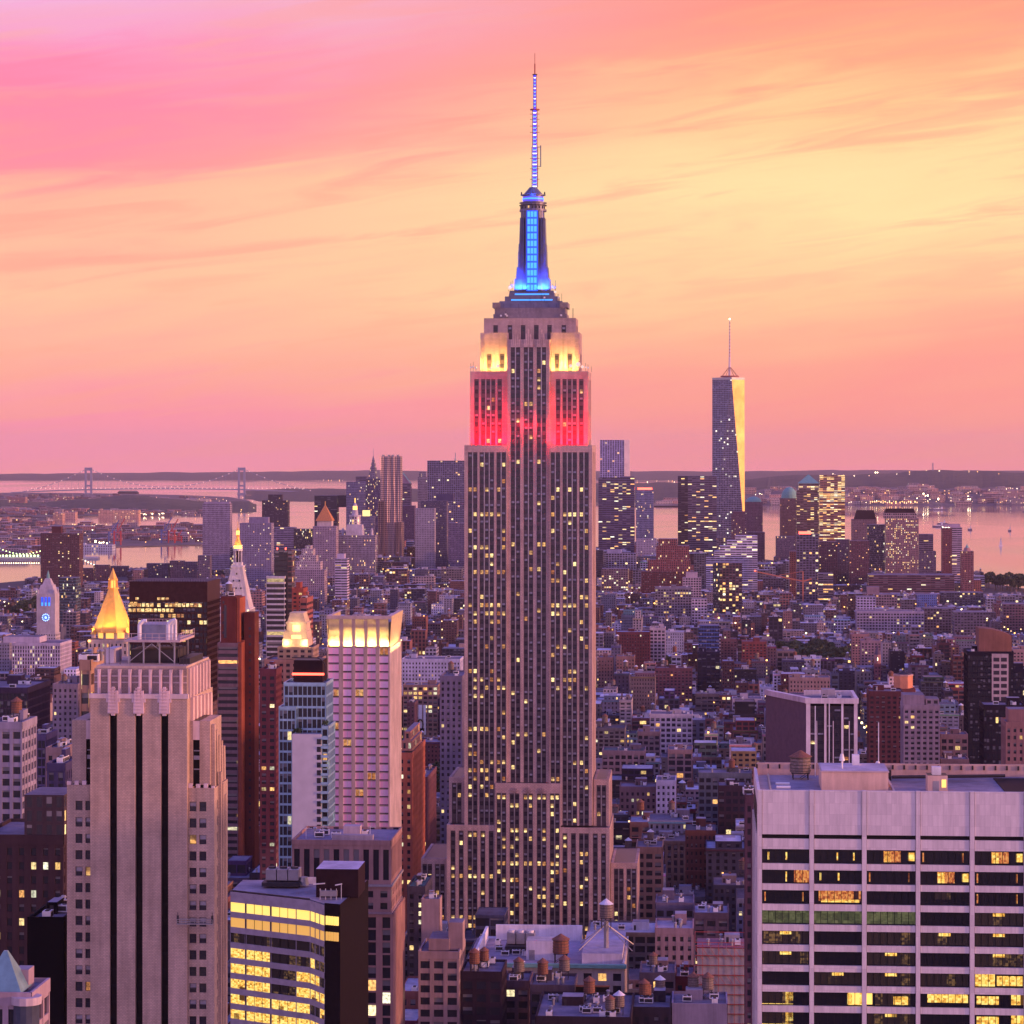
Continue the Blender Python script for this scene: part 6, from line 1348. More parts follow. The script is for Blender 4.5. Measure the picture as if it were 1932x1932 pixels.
block('white_banded_tower', 'small white tower with horizontal bands and round roof tank', APT, 632, 655, 1054, 4000, 'ribbon', (.60, .54, .62), .06, 24, 'small white banded tower', 1120, tops=((635, 649, 1045, .2, .8, 'masonry'),), rel=False)
block('orange_lit_flats', 'brick flats with orange-lit side right of the slim black glass tower', APT, 551, 572, 1110, 1950, 'apt', (.42, .16, .12), .08, 22, 'orange-lit brick flats', 1220, tops=((556, 564, 1099, .3, .8, 'masonry'),))
block('orange_lit_flats', 'lower balconied brick flats right of the slim black glass tower', APT, 566, 579, 1128, 1900, 'ribbon', (.46, .22, .18), .06, 30, None, 1260)
block('balcony_tower', 'red-brown tower stacked with balconies between red slab and blue glass tower', APT, 490, 521, 1262, 1180, 'apt', (.26, .11, .12), .1, 16, None, 1540)
block('stone_deco_tower', 'orange-lit setback deco tower right of the pink-windowed tower', 'skyscraper', 751, 778, 1420, 1300, 'punch', (.50, .23, .16), .14, 60, 'orange-lit setback tower', 1640, extra=stack([(755, 775, 1400), (760, 771, 1383)], col=(.52, .24, .16)))
block('corner_block', 'red-brown corner block with pale cornice beside the avenue trees', OFF, 786, 806, 1466, 1450, 'punch', (.28, .15, .16), .06, 50, None, 1600)
block('grey_wall_block', 'fine-windowed grey block touching the limestone skyscraper on its left', OFF, 830, 872, 1275, 1600, 'punch', (.30, .26, .32), .02, 40, 'fine-windowed grey block', 1465, tanks=1)
block('brown_mid_block', 'brown block behind the white billboard', OFF, 768, 782, 1325, 2300, 'punch', (.22, .14, .17), .1, 26, None, 1390)
block('brown_mid_block', 'dark brown block right of the white billboard', OFF, 804, 830, 1318, 2350, 'punch', (.16, .11, .15), .12, 26, None, 1400)
block('white_low_block', 'long white low block with rows of tiny windows behind the grey block', OFF, 758, 868, 1243, 2500, 'punch', (.58, .56, .66), .03, 36, 'long white low block', 1300)
block('lit_loft', 'loft with a row of yellow lit windows right of the pink-windowed tower', OFF, 760, 826, 1292, 2350, 'loft', (.40, .29, .26), .5, 26, None, 1320, cap=1.5)
# bottom centre
block('tan_stump', 'windowless tan lift tower in front of the limestone skyscraper left wing', 'building', 795, 829, 1696, 1080, 'punch', (.46, .35, .33), .0, 10, None, 1760, cap=30)
block('low_teal_roof', 'small dark block with teal roof and lit windows, left of the tan lift tower', 'building', 768, 802, 1672, 1120, 'punch', (.15, .13, .16), .35, 30, None, 1720, roofc=(.1, .2, .2))
block('cream_corner_building', 'cream building with tall rooftop stack in the bottom centre', OFF, 789, 866, 1795, 900, 'loft', (.46, .36, .34), .04, 24, 'cream corner building', 1932, tops=((806, 845, 1776, .2, .8, 'masonry'), (843, 870, 1746, .25, .6, 'masonry')), tanks=0)
block('dark_loft', 'dark brick loft with rusty tanks below the pale-roofed loft', 'loft building', 869, 947, 1833, 905, 'loft', (.10, .065, .08), .04, 22, 'dark brick loft', 1932, tanks=2)
block('low_grey_loft', 'grey loft with ribbed roof sheds left of the black roof screen', 'loft building', 1000, 1084, 1858, 925, 'loft', (.20, .16, .18), .06, 20, None, 1932, tanks=2)
block('narrow_brown_loft', 'narrow brown loft between dark brick loft and ribbed roof sheds', 'loft building', 950, 999, 1850, 950, 'loft', (.22, .15, .16), .05, 18, None, 1932, tanks=2)
block('flat_roof_shed', 'low dark roofs with white sheds along the bottom edge', 'building', 1010, 1190, 1918, 880, 'punch', (.10, .07, .08), .05, 40, None, 1932, tanks=3, cl=4)
block('small_white_shed', 'grey-white blank wall building with large round tank, bottom right of centre', 'building', 1268, 1372, 1893, 900, 'punch', (.36, .32, .38), .0, 20, 'grey-white blank wall building', 1932, cap=40, tanks=2)
block('low_dark_roofs', 'dark low roofs with two grey conical tanks, bottom right of centre', 'building', 1192, 1266, 1900, 900, 'punch', (.09, .07, .09), .08, 24, None, 1932, tanks=3)
# right of the limestone skyscraper, near
block('beige_loft', 'beige six-storey loft touching the limestone skyscraper right wing', 'loft building', 1200, 1250, 1598, 1290, 'loft', (.46, .32, .25), .05, 26, 'beige loft', 1690, tanks=1)
block('violet_loft', 'violet-grey loft with large blue studio windows, centre right', 'loft building', 1237, 1309, 1703, 1110, 'loft', (.26, .22, .27), .05, 22, None, 1750)
block('arched_loft', 'dark loft with a row of arched windows above the red scaffolded building', 'loft building', 1309, 1375, 1722, 1085, 'loft', (.20, .15, .17), .3, 22, 'arched dark loft', 1780, roofc=(.4, .38, .48))
block('tan_penthouse_block', 'tan building with bright roof terrace, left of the arched dark loft', 'building', 1236, 1308, 1751, 1040, 'punch', (.44, .33, .33), .05, 22, None, 1790, roofc=(.4, .35, .42))
block('tan_row_building', 'tan brick row building with orange lit windows, left of the red scaffold', 'building', 1207, 1274, 1835, 985, 'loft', (.34, .25, .23), .35, 22, None, 1910, tanks=1)
block('red_row_building', 'dark red row building touching the red scaffold on its left', 'building', 1274, 1310, 1842, 985, 'punch', (.26, .08, .08), .2, 22, None, 1900)
block('thin_brick_tower', 'tall thin brick tower squeezed against the white stone office', APT, 1406, 1421, 1500, 830, 'punch', (.20, .12, .14), .14, 20, None, 1932)
block('brown_white_loft', 'brown loft with bright white right wing behind the skyscraper shoulder', 'loft building', 1169, 1238, 1484, 1560, 'punch', (.30, .21, .21), .12, 22, 'brown and white loft', 1540, tops=())
block('white_wing', 'bright white wing with small dark windows right of the brown loft', 'building', 1238, 1275, 1472, 1555, 'punch', (.66, .60, .66), .03, 24, None, 1545)
block('green_mansard', 'dark green roofed block with arched top floor right of the skyscraper', 'building', 1136, 1217, 1416, 1850, 'loft', (.36, .28, .30), .1, 26, 'green roofed arcade block', 1468, roofc=(.08, .12, .14))
block('tall_arched_loft', 'pale pillared loft with lit bulb at its top floor, centre right', 'loft building', 1260, 1306, 1414, 1800, 'frame', (.42, .31, .29), .08, 28, 'pale pillared loft', 1505)
block('white_grid_block', 'white block with grid of dark windows and black cornice, centre right', OFF, 1226, 1306, 1347, 2150, 'loft', (.62, .55, .56), .08, 30, 'white gridded block', 1430, tanks=1)
block('arched_brick_block', 'tan block with one great arched window left of the white gridded block', 'building', 1203, 1245, 1380, 2050, 'loft', (.36, .28, .28), .1, 24, None, 1440, tanks=0)
block('lit_dark_loft', 'dark loft with four lit windows left of the thin brick tower', 'loft building', 1355, 1407, 1482, 1480, 'loft', (.13, .085, .10), .2, 22, 'dark loft with lit windows', 1560)
block('teal_row', 'grey-green row of lofts left of the white-pillared dark tower', 'loft building', 1318, 1418, 1458, 1640, 'loft', (.24, .25, .27), .08, 22, None, 1500, tanks=1)
block('white_low_loft', 'white low loft with dark window band in the mid distance', 'loft building', 1382, 1438, 1318, 2450, 'loft', (.60, .54, .58), .05, 26, None, 1345)
block('brick_hotel', 'brown brick apartment tower right of the white-pillared dark tower', APT, 1640, 1704, 1304, 1650, 'apt', (.24, .11, .11), .12, 24, 'brown brick apartment tower', 1455)
def tankhouse(rt, X, Z, x0, x1, d, zt):
    q = MB(); xc = (x0+x1)/2; q.cyl(xc, d*.5, zt-.5, Z(1278), (x1-x0)*.47, (x1-x0)*.47, 8, 'masonry', (.60, .26, .15, 0), ph=math.pi/8); q.cyl(xc, d*.5, Z(1278), Z(1275), (x1-x0)*.5, (x1-x0)*.5, 8, 'masonry', (.5, .3, .25, 0), ph=math.pi/8); q.cyl(xc, d*.5, Z(1275), Z(1269), (x1-x0)*.4, 0, 8, 'dark_steel'); q.obj('tank_house', rt)
block('orange_tank_tower', 'brick apartment tower with orange octagonal tank house', APT, 1687, 1727, 1300, 1700, 'punch', (.34, .15, .12), .14, 26, 'orange tank house', 1330, extra=tankhouse)
block('stepped_flats', 'grey-beige flats with balconies and stepped top beside the brown brick tower', APT, 1705, 1773, 1330, 1560, 'apt', (.42, .35, .38), .05, 26, 'balconied grey flats', 1455, tops=((1705, 1745, 1312, .1, .8, 'masonry'), (1748, 1773, 1320, .2, .9, 'apt')))
def curvetop(rt, X, Z, x0, x1, d, zt):
    q = MB(); n = 12; a, b = X(1848), X(1910); P0 = []; 
    for k in range(n+1): t = k/n; P0.append((a+(b-a)*t, 3+2*t*t, Z(1186)-(Z(1186)-Z(1200))*t**2))
    for p, r in zip(P0, P0[1:]): q.face([(p[0], p[1], zt-1), (r[0], r[1], zt-1), r, p], 'masonry', (.20, .095, .075, 0)); q.face([p, r, (r[0], 26, r[2]), (p[0], 26, p[2])], 'masonry', (.2, .1, .09, 0))
    q.face([(P0[-1][0], 5, zt-1), (P0[-1][0], 26, zt-1), (P0[-1][0], 26, P0[-1][2]), P0[-1]], 'masonry', (.2, .1, .09, 0)); q.face([(P0[0][0], 26, zt-1), (P0[0][0], 3, zt-1), P0[0], (P0[0][0], 26, P0[0][2])], 'masonry', (.2, .1, .09, 0)); q.obj('curved_crown', rt)
    q = MB(); q.box(X(1871), X(1902), -1.2, 0, 0, zt-1.5, 'masonry', (.46, .36, .36, 0))
    z_ = zt-4
    while z_ > Z(1460):
        for p in (1874, 1888): q.box(X(p), X(p+11), -1.25, -1.2, z_-2.6, z_, 'win_dark', bottom=True)
        z_ -= 4.3
    q.obj('stone_bay', rt)
block('curved_top_tower', 'dark glass tower with brown curved crown near the right edge', 'skyscraper', 1826, 1912, 1229, 1800, 'curtain', (.05, .04, .06), .03, 28, 'curved-crowned dark glass tower', 1455, extra=curvetop)
block('glass_annex', 'black gridded glass block right of the curved-crowned tower', OFF, 1856, 1935, 1330, 1500, 'curtain', (.07, .05, .07), .05, 24, None, 1455)
block('glass_annex', 'higher slanted glass block behind the curved-crowned tower at right edge', OFF, 1903, 1975, 1262, 1900, 'curtain', (.06, .05, .08), .05, 24, None, 1330)
block('light_brick_flats', 'light brick flats with small square windows at the right edge', APT, 1898, 1990, 1362, 1350, 'punch', (.42, .27, .24), .06, 22, 'light brick flats', 1460, tops=((1905, 1960, 1340, .2, .8, 'masonry'),), tanks=1)
block('orange_sided_block', 'cream block catching orange light, right edge above the black glass', APT, 1912, 1990, 1225, 2600, 'apt', (.5, .36, .32), .1, 26, None, 1262)
block('lit_row_block', 'low pale block with a yellow lit window row right of the grey flats', 'building', 1775, 1826, 1385, 1720, 'loft', (.36, .26, .25), .6, 20, None, 1420)
block('lit_row_block', 'low tan block with lit shop windows beneath the yellow lit row', 'building', 1775, 1828, 1432, 1560, 'loft', (.34, .25, .25), .6, 20, None, 1455)
# right of the limestone skyscraper, village and downtown
block('blue_glass_block', 'bright blue glass block with black gridded base, centre right', APT, 1318, 1357, 1180, 2900, 'curtain', (.16, .26, .55), .02, 24, 'bright blue glass block', 1235, rel=False)
block('black_glass_base', 'black gridded glass block directly below the bright blue glass block', APT, 1316, 1358, 1229, 2880, 'frame', (.10, .08, .12), .05, 18, None, 1310)
block('beige_flats', 'tall beige apartment block with tank, mid distance right', APT, 1625, 1662, 1208, 2900, 'apt', (.46, .34, .35), .05, 26, 'tall beige flats', 1260, tanks=1)
block('orange_flats', 'orange-lit beige apartment block left of the tall beige flats', APT, 1608, 1640, 1196, 3100, 'apt', (.5, .33, .30), .06, 26, None, 1255)
block('white_loft_giant', 'very wide pale loft with grid of windows and lit rows, right', 'loft building', 1617, 1743, 1153, 3700, 'loft', (.50, .44, .50), .16, 40, 'very wide pale loft', 1195, rel=True)
block('white_stepped_loft', 'white gridded loft behind the very wide pale loft', 'loft building', 1617, 1652, 1126, 3950, 'loft', (.60, .55, .66), .05, 36, None, 1155)
block('grey_loft_giant', 'long dark grey loft right of the very wide pale loft', 'loft building', 1744, 1800, 1148, 3750, 'loft', (.22, .18, .22), .06, 40, None, 1200)
block('brown_loft_giant', 'brown-grey gridded loft second right of the very wide pale loft', 'loft building', 1801, 1860, 1155, 3600, 'loft', (.24, .2, .25), .06, 40, None, 1200)
block('red_loft_giant', 'reddish gridded loft at the right edge above the curved crown', 'loft building', 1893, 1960, 1140, 3900, 'loft', (.32, .2, .21), .05, 40, None, 1200)
block('beige_tall_loft', 'beige loft with lit roof sign right of the white gridded loft', 'loft building', 1653, 1692, 1122, 4200, 'loft', (.42, .32, .33), .16, 36, None, 1150, tops=((1637, 1660, 1108, .3, .9, 'masonry'),))
block('lit_grid_loft', 'olive gridded loft with many yellow lit windows, centre right', 'loft building', 1236, 1304, 1108, 4000, 'loft', (.36, .32, .34), .42, 34, 'yellow-lit gridded loft', 1165, rel=True)
block('small_white_grid', 'small white block with six rows of windows beside the yellow-lit loft', 'building', 1305, 1334, 1130, 3850, 'loft', (.64, .56, .60), .05, 26, None, 1170)
block('white_setback', 'white setback block left of the dark warm-lit tower', 'building', 1288, 1323, 1090, 4300, 'loft', (.58, .48, .50), .06, 26, None, 1140, tops=((1294, 1316, 1080, .2, .8, 'masonry'),))
block('red_ziggurat', 'dark red brick stepped telephone building, wide and terraced', 'skyscraper', 1210, 1308, 1078, 4450, 'pier', (.24, .065, .065), .06, 44, 'dark red terraced building', 1120, extra=stack([(1222, 1302, 1056), (1238, 1300, 1030), (1242, 1278, 1017)], 'flat_pier', (.25, .07, .07), .08))
def terraces(rt, X, Z, x0, x1, d, zt):
    q = MB(); ps = [(1348, 1345, 1040), (1358, 1370, 1030), (1372, 1400, 1020), (1388, 1429, 1011)]
    for k, (a, b, py) in enumerate(ps): q = MB(); q.box(X(a), X(1429), 2+k*3, d, zt+(0 if k == 0 else Z(ps[k-1][2])-zt), Z(py), 'flat_ribbon', (.62, .58, .66, .16), cell=(9, 4.2), top='roof_cover', topcol=(.5, .5, .6, 0)); q.obj('terrace', rt)
block('white_terraced_block', 'white glass block stepping up in terraces to the right', OFF, 1332, 1429, 1052, 4700, 'ribbon', (.62, .58, .66), .16, 40, 'white terraced block', 1090, extra=terraces, rel=False)
block('warm_lit_tower', 'dark tower with warm lit floors in front of the white terraced block', OFF, 1357, 1400, 1062, 4100, 'frame', (.22, .12, .13), .5, 30, 'dark warm-lit tower', 1140, rel=False)
block('green_glass_slab', 'dark green glass slab left of the warm-lit tower', OFF, 1345, 1358, 1062, 4080, 'curtain', (.08, .12, .14), .15, 26, None, 1160)
block('lit_tan_block', 'tan block with yellow lit floors right beside the limestone skyscraper', OFF, 1135, 1185, 1073, 4900, 'loft', (.36, .26, .26), .45, 34, 'tan yellow-lit block', 1120)
block('white_blue_block', 'checkered blue-white block beneath the twin height glass tower', OFF, 1143, 1200, 1044, 5100, 'frame', (.44, .42, .52), .08, 34, None, 1075, tops=((1145, 1172, 1037, .2, .8, 'masonry'),))
plain('edge_glass', (.95, .72, .62), .3, .6, var=.15, scale=.08)  # pink evening light on the tower edge put into its colour
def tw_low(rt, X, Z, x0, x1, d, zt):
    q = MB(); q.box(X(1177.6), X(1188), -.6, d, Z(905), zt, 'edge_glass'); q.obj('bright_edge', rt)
block('twin_height_tower', 'tall glass tower, blue-grey with bright pink edge, right of the limestone skyscraper', 'skyscraper', 1132, 1178, 830, 5700, 'frame', (.56, .52, .74), .06, 30, 'tall glass tower with pink edge', 1030, extra=tw_low)
block('lit_glass_tower', 'violet glass tower with glowing middle floors in front of the taller glass tower', 'skyscraper', 1129, 1197, 901, 5500, 'ribbon', (.20, .16, .26), .30, 30, 'violet glass tower with glowing floors', 1040, tops=((1172, 1196, 899, .1, .9, 'ribbon'),))
block('white_framed_tower', 'narrow tower framed in white with dark central bays', APT, 1200, 1233, 924, 5700, 'pier', (.50, .46, .54), .10, 26, 'narrow white-framed tower', 1030, tops=((1203, 1230, 920, .2, .8, 'red_lamp'),))
block('white_low_block', 'white low block at the foot of the narrow white-framed tower', APT, 1200, 1238, 1016, 5350, 'punch', (.50, .45, .52), .10, 26, None, 1050)
block('stepped_glass_tower', 'dark glass slab with lit floors, left of the tallest downtown tower', 'skyscraper', 1279, 1298, 898, 5700, 'ribbon', (.14, .10, .15), .10, 34, None, 1040)
block('lit_floor_tower', 'violet glass tower with yellow lit upper floors, left of the tapered spire tower', 'skyscraper', 1298, 1352, 898, 5650, 'ribbon', (.26, .21, .27), .36, 30, 'yellow-floored violet tower', 1045)
def freedom():
    Y = 5930; rt, X, Z = frame('tapered_glass_tower', 'tapered glass tower with thin spire and blazing yellow west face', 'skyscraper', 1344, 1405, Y, 602, 1030, 58, 'tapered spire tower')
    zb = Z(1015); zt = Z(716); xc = (X(1344)+X(1405))/2; h = (X(1405)-X(1344))/2; yc = h+1
    B = [(xc-h, yc-h), (xc+h, yc-h), (xc+h, yc+h), (xc-h, yc+h)]; r = h*.98
    # top square turned 45 degrees against the base, here with one corner at the front right as seen
    t0 = math.radians(-62); T = [(xc+r*math.cos(t0+math.pi/2*k), yc+r*math.sin(t0+math.pi/2*k)) for k in range(4)]
    T = [(xc+7, yc-h), (xc+h, yc-2), (xc-2, yc+h), (xc-h, yc+4)]
    m = MB(); n = 60
    def tri(a, b, c, mt):
        a, b, c = map(np.array, (a, b, c)); m.face([a, b, c], mt, (.24, .25, .40, .03), [(p[0]/3.5+70, p[2]/4.1) for p in (a, b, c)])
    for k in range(4):
        j = (k+1) % 4; b0 = (*B[k], zb); b1 = (*B[j], zb); tk = (*T[k], zt); tp = (*T[k-1], zt)
        tri(b0, b1, tk, 'tower_glass')
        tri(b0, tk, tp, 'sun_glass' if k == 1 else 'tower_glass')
    m.face([(*p, zt) for p in T], 'steel'); m.obj('glass_wall', rt)
    q = MB(); q.box(xc-h, xc+h, yc-h, yc+h, 0, zb, 'flat_curtain', (.25, .2, .28, .2), cell=(3.5, 4)); q.obj('base', rt)
    q = MB(); 
    for k in range(4): a, b = T[k], T[(k+1) % 4]; q.face([(*a, zt), (*b, zt), (*b, zt+5), (*a, zt+5)], 'steel')
    q.cyl(xc+3, yc, zt+6, zt+9, 20, 20, 20, 'red_rust'); q.cyl(xc+3, yc, zt+5, zt+6, 5, 5, 12, 'steel')
    for k in range(12): t = 2*math.pi*k/12; q.bar((xc+3+19*math.cos(t), yc+19*math.sin(t), zt+7), (xc+3, yc, zt+30), .4, 'red_rust')
    q.obj('roof_ring', rt)
    q = MB(); zs = Z(602); H = zs-zt; q.cyl(xc+3, yc, zt+5, zt+H*.35, 3.2, 2.2, 8, 'spire_metal')
    for k in range(12): f = .35+.055*k; q.cyl(xc+3, yc, zt+H*f, zt+H*(f+.04), 2.3-.13*k, 2.2-.13*k, 8, 'spire_metal'); q.cyl(xc+3, yc, zt+H*(f+.04), zt+H*(f+.055), 1.2, 1.2, 6, 'red_rust')
    q.obj('spire', rt); q = MB(); q.cyl(xc+3, yc, zs, zs+3.5, 1.5, 1.5, 8, 'white_lamp'); q.obj('beacon', rt)
facade('tower_glass', .84, .78, glossy=.14, boost=1.6, litcols=[(0, (1, .85, .6)), (1, (1, 1, .85))])
plain('sun_glass', (.46, .31, .13), .22, 1.0, var=.28, scale=.03); plain('red_rust', (.30, .08, .07), .6); plain('spire_metal', (.62, .5, .52), .4, .4)  # gold of the mirrored sunset put into the west face colour
freedom()
block('dark_crowned_block', 'brown block with dark crown at the foot of the tapered spire tower', OFF, 1380, 1408, 970, 5500, 'punch', (.22, .13, .16), .14, 28, None, 1020, tops=((1383, 1406, 965, .1, .9, 'masonry'),))
block('green_capped_tower', 'brown stone tower with low green dome cap right of the tapered spire tower', 'skyscraper', 1404, 1439, 947, 6300, 'punch', (.30, .18, .2), .04, 36, 'low green-capped tower', 1040, extra=dome(1407, 1437, 937))
block('brown_mid_tower', 'brown tower right behind the white terraced block', OFF, 1410, 1443, 1004, 5600, 'punch', (.22, .13, .15), .06, 30, None, 1055)
block('domed_tower', 'brown stone tower with rounded dark dome, left of the green pyramid tower', 'skyscraper', 1472, 1507, 940, 6350, 'punch', (.28, .18, .19), .05, 36, 'rounded dome tower', 1040, extra=dome(1474, 1505, 919))
block('green_pyramid_tower', 'stone tower with green copper pyramid and lit floors', 'skyscraper', 1503, 1549, 925, 6250, 'ribbon', (.30, .19, .18), .32, 40, 'green copper pyramid tower', 1040, extra=pyr(1506, 1546, 912, 895))
block('golden_reflecting_slab', 'glass slab ablaze with golden lit floors under a dark striped top', 'skyscraper', 1546, 1594, 921, 6100, 'ribbon', (.50, .30, .20), .95, 30, 'golden-lit slab', 1030, tops=((1547, 1594, 896, 0, 1, 'ribbon'),))  # sunset reflection on the glass put in as glowing window rows
block('dark_strip_block', 'dark block with pale left side wall under the domed tower', OFF, 1464, 1500, 1012, 5600, 'pier', (.26, .2, .26), .08, 30, None, 1060)
block('tall_glass_flats', 'shimmering slender glass flats with white patches in front of the lit slab', APT, 1503, 1544, 1008, 4600, 'frame', (.24, .20, .28), .14, 26, 'slender glass flats', 1140, tops=((1508, 1530, 1003, .2, .8, 'red_lamp'),))
block('terracotta_strip', 'terracotta slim slab left of the slender glass flats', APT, 1490, 1504, 1040, 4650, 'punch', (.34, .16, .14), .04, 26, None, 1120)
for (a, b, t, Y, c, lab) in ((1546, 1580, 1022, 5200, (.26, .12, .13), 'reddish housing tower below the golden-lit slab, leftmost'), (1578, 1603, 1018, 5300, (.17, .12, .18), 'dark violet housing tower below the golden-lit slab'), (1603, 1640, 1020, 5100, (.24, .11, .13), 'reddish housing tower before the wide lit stone tower')):
    block('housing_tower', lab, APT, a, b, t, Y, 'apt', c, .10, 24, None, 1105)
block('mansard_tower', 'brown tower with dark mansard roof left of the wide lit stone tower', 'skyscraper', 1608, 1654, 980, 5500, 'punch', (.32, .22, .22), .05, 40, 'dark mansard tower', 1060, extra=lambda rt, X, Z, x0, x1, d, zt: (lambda q: (q.box(x0+5, x1-.5, 2, d-2, zt, Z(963), 'dark_bulk', taper=5), q.obj('mansard_roof', rt)))(MB()))
block('wide_lit_tower', 'wide stone tower with many small lit windows and dark notched crown', 'skyscraper', 1672, 1733, 978, 5150, 'punch', (.42, .28, .27), .55, 40, 'wide lit stone tower', 1085, extra=lambda rt, X, Z, x0, x1, d, zt: (lambda q: (q.box(x0-3, x1-4, 3, d-2, zt, Z(968), 'flat_loft', (.36, .25, .26, 0), cell=(4, 5)), q.box(x0-2, x1-6, 4, d-3, Z(968), Z(960), 'dark_bulk', taper=3), q.obj('crown', rt)))(MB()))
block('blue_side_slab', 'blue-violet glass slab joined left of the wide lit stone tower', OFF, 1637, 1672, 990, 5300, 'curtain', (.14, .12, .2), .08, 36, None, 1075)
block('grey_white_flats', 'grey block with white ribbed top right of the wide lit stone tower', APT, 1734, 1766, 1040, 5300, 'pier', (.28, .22, .28), .12, 36, None, 1090, tops=((1734, 1761, 1008, .1, .9, 'ribbon'),))
block('brick_balcony_tower', 'reddish riverside tower with white balcony bands, right', APT, 1778, 1796, 997, 5000, 'punch', (.30, .12, .12), .04, 26, 'reddish riverside tower', 1100)
block('balcony_tower', 'white-banded riverside tower joined to the reddish riverside tower', APT, 1796, 1815, 995, 5000, 'ribbon', (.55, .45, .50), .06, 26, None, 1100, tops=((1781, 1812, 989, .2, .9, 'masonry'),))
block('clock_capped_tower', 'small terracotta riverside tower with pointed cap, rightmost before the river', APT, 1814, 1837, 1040, 4900, 'pier', (.40, .19, .18), .04, 24, 'pointed riverside tower', 1108, extra=lambda rt, X, Z, x0, x1, d, zt: (lambda q: (q.cyl((x0+x1)/2, 10, zt, zt+6, 7, 5, 8, 'masonry', (.35, .2, .2, 0)), q.cyl((x0+x1)/2, 10, zt+6, zt+13, 3.5, 0, 8, 'copper_green'), q.obj('cap', rt)))(MB()))
block('brown_terrace_block', 'long brown low block along the river below the wide lit stone tower', 'building', 1640, 1800, 1085, 4700, 'ribbon', (.28, .16, .17), .06, 60, None, 1110)
block('glass_offices', 'grey glass office with yellow lit rows below the terracotta slab', OFF, 1544, 1572, 1082, 4300, 'ribbon', (.26, .22, .26), .5, 30, None, 1110)
block('dark_glass_loft', 'dark blue-grey loft with bright lit corner, right', OFF, 1776, 1855, 1118, 4300, 'loft', (.14, .13, .18), .10, 36, 'dark blue-grey loft', 1145)
block('blue_wall_block', 'pale block with flat blue side wall right of centre', 'building', 1732, 1768, 1122, 4150, 'punch', (.22, .28, .5), .02, 26, None, 1150)
block('church_like_block', 'grey pillared stone block with arched top beside the skyscraper', 'building', 1129, 1156, 1240, 2750, 'punch', (.36, .24, .22), .1, 30, None, 1300)
block('blue_roofed_school', 'long brick hall with pale blue roof right of the skyscraper', 'building', 1162, 1226, 1192, 3050, 'punch', (.26, .11, .11), .05, 30, 'pale blue roofed hall', 1215, roofc=(.26, .34, .48))
block('white_palazzo', 'white square block with three window rows right of the pale blue roofed hall', 'building', 1226, 1255, 1184, 3100, 'loft', (.62, .54, .56), .05, 30, 'white square block', 1215)
block('beige_cube', 'beige brick cube block centre right below the pale blue roofed hall', 'building', 1163, 1197, 1238, 2750, 'punch', (.42, .28, .24), .03, 26, None, 1270)
block('long_brick_flats', 'wide brick flats with balconies left of the blue glass block', APT, 1236, 1306, 1260, 2600, 'apt', (.28, .15, .16), .1, 22, 'wide brick flats', 1310, tanks=1)
block('brick_courtyard_flats', 'tall red-orange brick flats right of the blue glass block', APT, 1400, 1446, 1210, 2850, 'apt', (.36, .15, .13), .08, 26, 'red-orange brick flats', 1245)
block('brown_church_flats', 'brown stepped brick flats right behind the blue glass block', APT, 1360, 1390, 1205, 2950, 'apt', (.30, .18, .18), .05, 26, None, 1250, tops=((1365, 1378, 1190, .2, .8, 'punch'),))
block('tan_long_loft', 'tan loft with many small windows left of the white-pillared tower', 'loft building', 1490, 1566, 1278, 2350, 'punch', (.46, .34, .30), .1, 30, None, 1300)
def tower_clock(rt, X, Z, x0, x1, d, zt):
    q = MB(); xc = (x0+x1)/2; q.cyl(xc, 4, zt-1, zt+9, 3.4, 3.2, 8, 'masonry', (.4, .22, .2, 0)); q.cyl(xc, 4, zt+9, zt+19, 3.6, 0, 8, 'violet_wall'); q.cyl(xc, .6, zt+3, zt+6, .2, .2, 4, 'white_lamp'); q.obj('turret', rt)
block('brick_turret', 'small brick tower with pointed roof and clock in front of the beige flats', 'clock tower', 1650, 1662, 1252, 2780, 'punch', (.36, .18, .18), .05, 8, None, 1290, extra=tower_clock)

# ------------------------------------------------------------------ parks: trees
PARKS = []
TR = []
for i in range(3):
    q = MB(); leaves(q, 0, 0, 8.5, 5.2, 700, 20+i, s=.75, flat=.85); t_ = MB(); t_.cyl(0, 0, 0, 6, .4, .25, 7, 'bark')
    for k in range(5): a_ = 2*math.pi*k/5+i; t_.bar((0, 0, 4+.3*k), (2.6*math.cos(a_), 2.6*math.sin(a_), 8+.3*k), .14, 'bark')
    TR.append((q.mesh('crown'), t_.mesh('trunk')))
def trees(px0, px1, Y0, Y1, n, label, group, seed, s=(1.0, 1.4)):
    rn = random.Random(seed); X0, X1 = wx(px0, Y0), wx(px1, Y0)
    corners = [w2g(x_, y_) for x_ in (X0, X1) for y_ in (Y0, Y1)]
    PARKS.append((min(c[0] for c in corners)-4, max(c[0] for c in corners)+4, min(c[1] for c in corners)-4, max(c[1] for c in corners)+4))
    HERP.append((px0, px1, EY+(CAMZ-15)/Y0*F, Y0))
    for k in range(n):
        Y = rn.uniform(Y0, Y1); X = rn.uniform(X0, X1)
        r_ = root('tree', label, 'tree', X, Y, rn.uniform(0, 6), group=group); r_.location.z = gz(X, Y)+.6; sc_ = rn.uniform(*s); r_.scale = (sc_, sc_, sc_)
        c, t = TR[rn.randrange(3)]; link('crown', c, r_); link('trunk', t, r_)
HERP = []
trees(803, 833, 1930, 2090, 22, 'dark leafy tree in the park along the avenue, left of the limestone skyscraper', 'trees in the park by the avenue', 1, (1.2, 1.7))
trees(1205, 1262, 3080, 3200, 22, 'dark green tree in the park above the wide brick flats', 'trees in the park above the wide brick flats', 2, (1.2, 1.8))
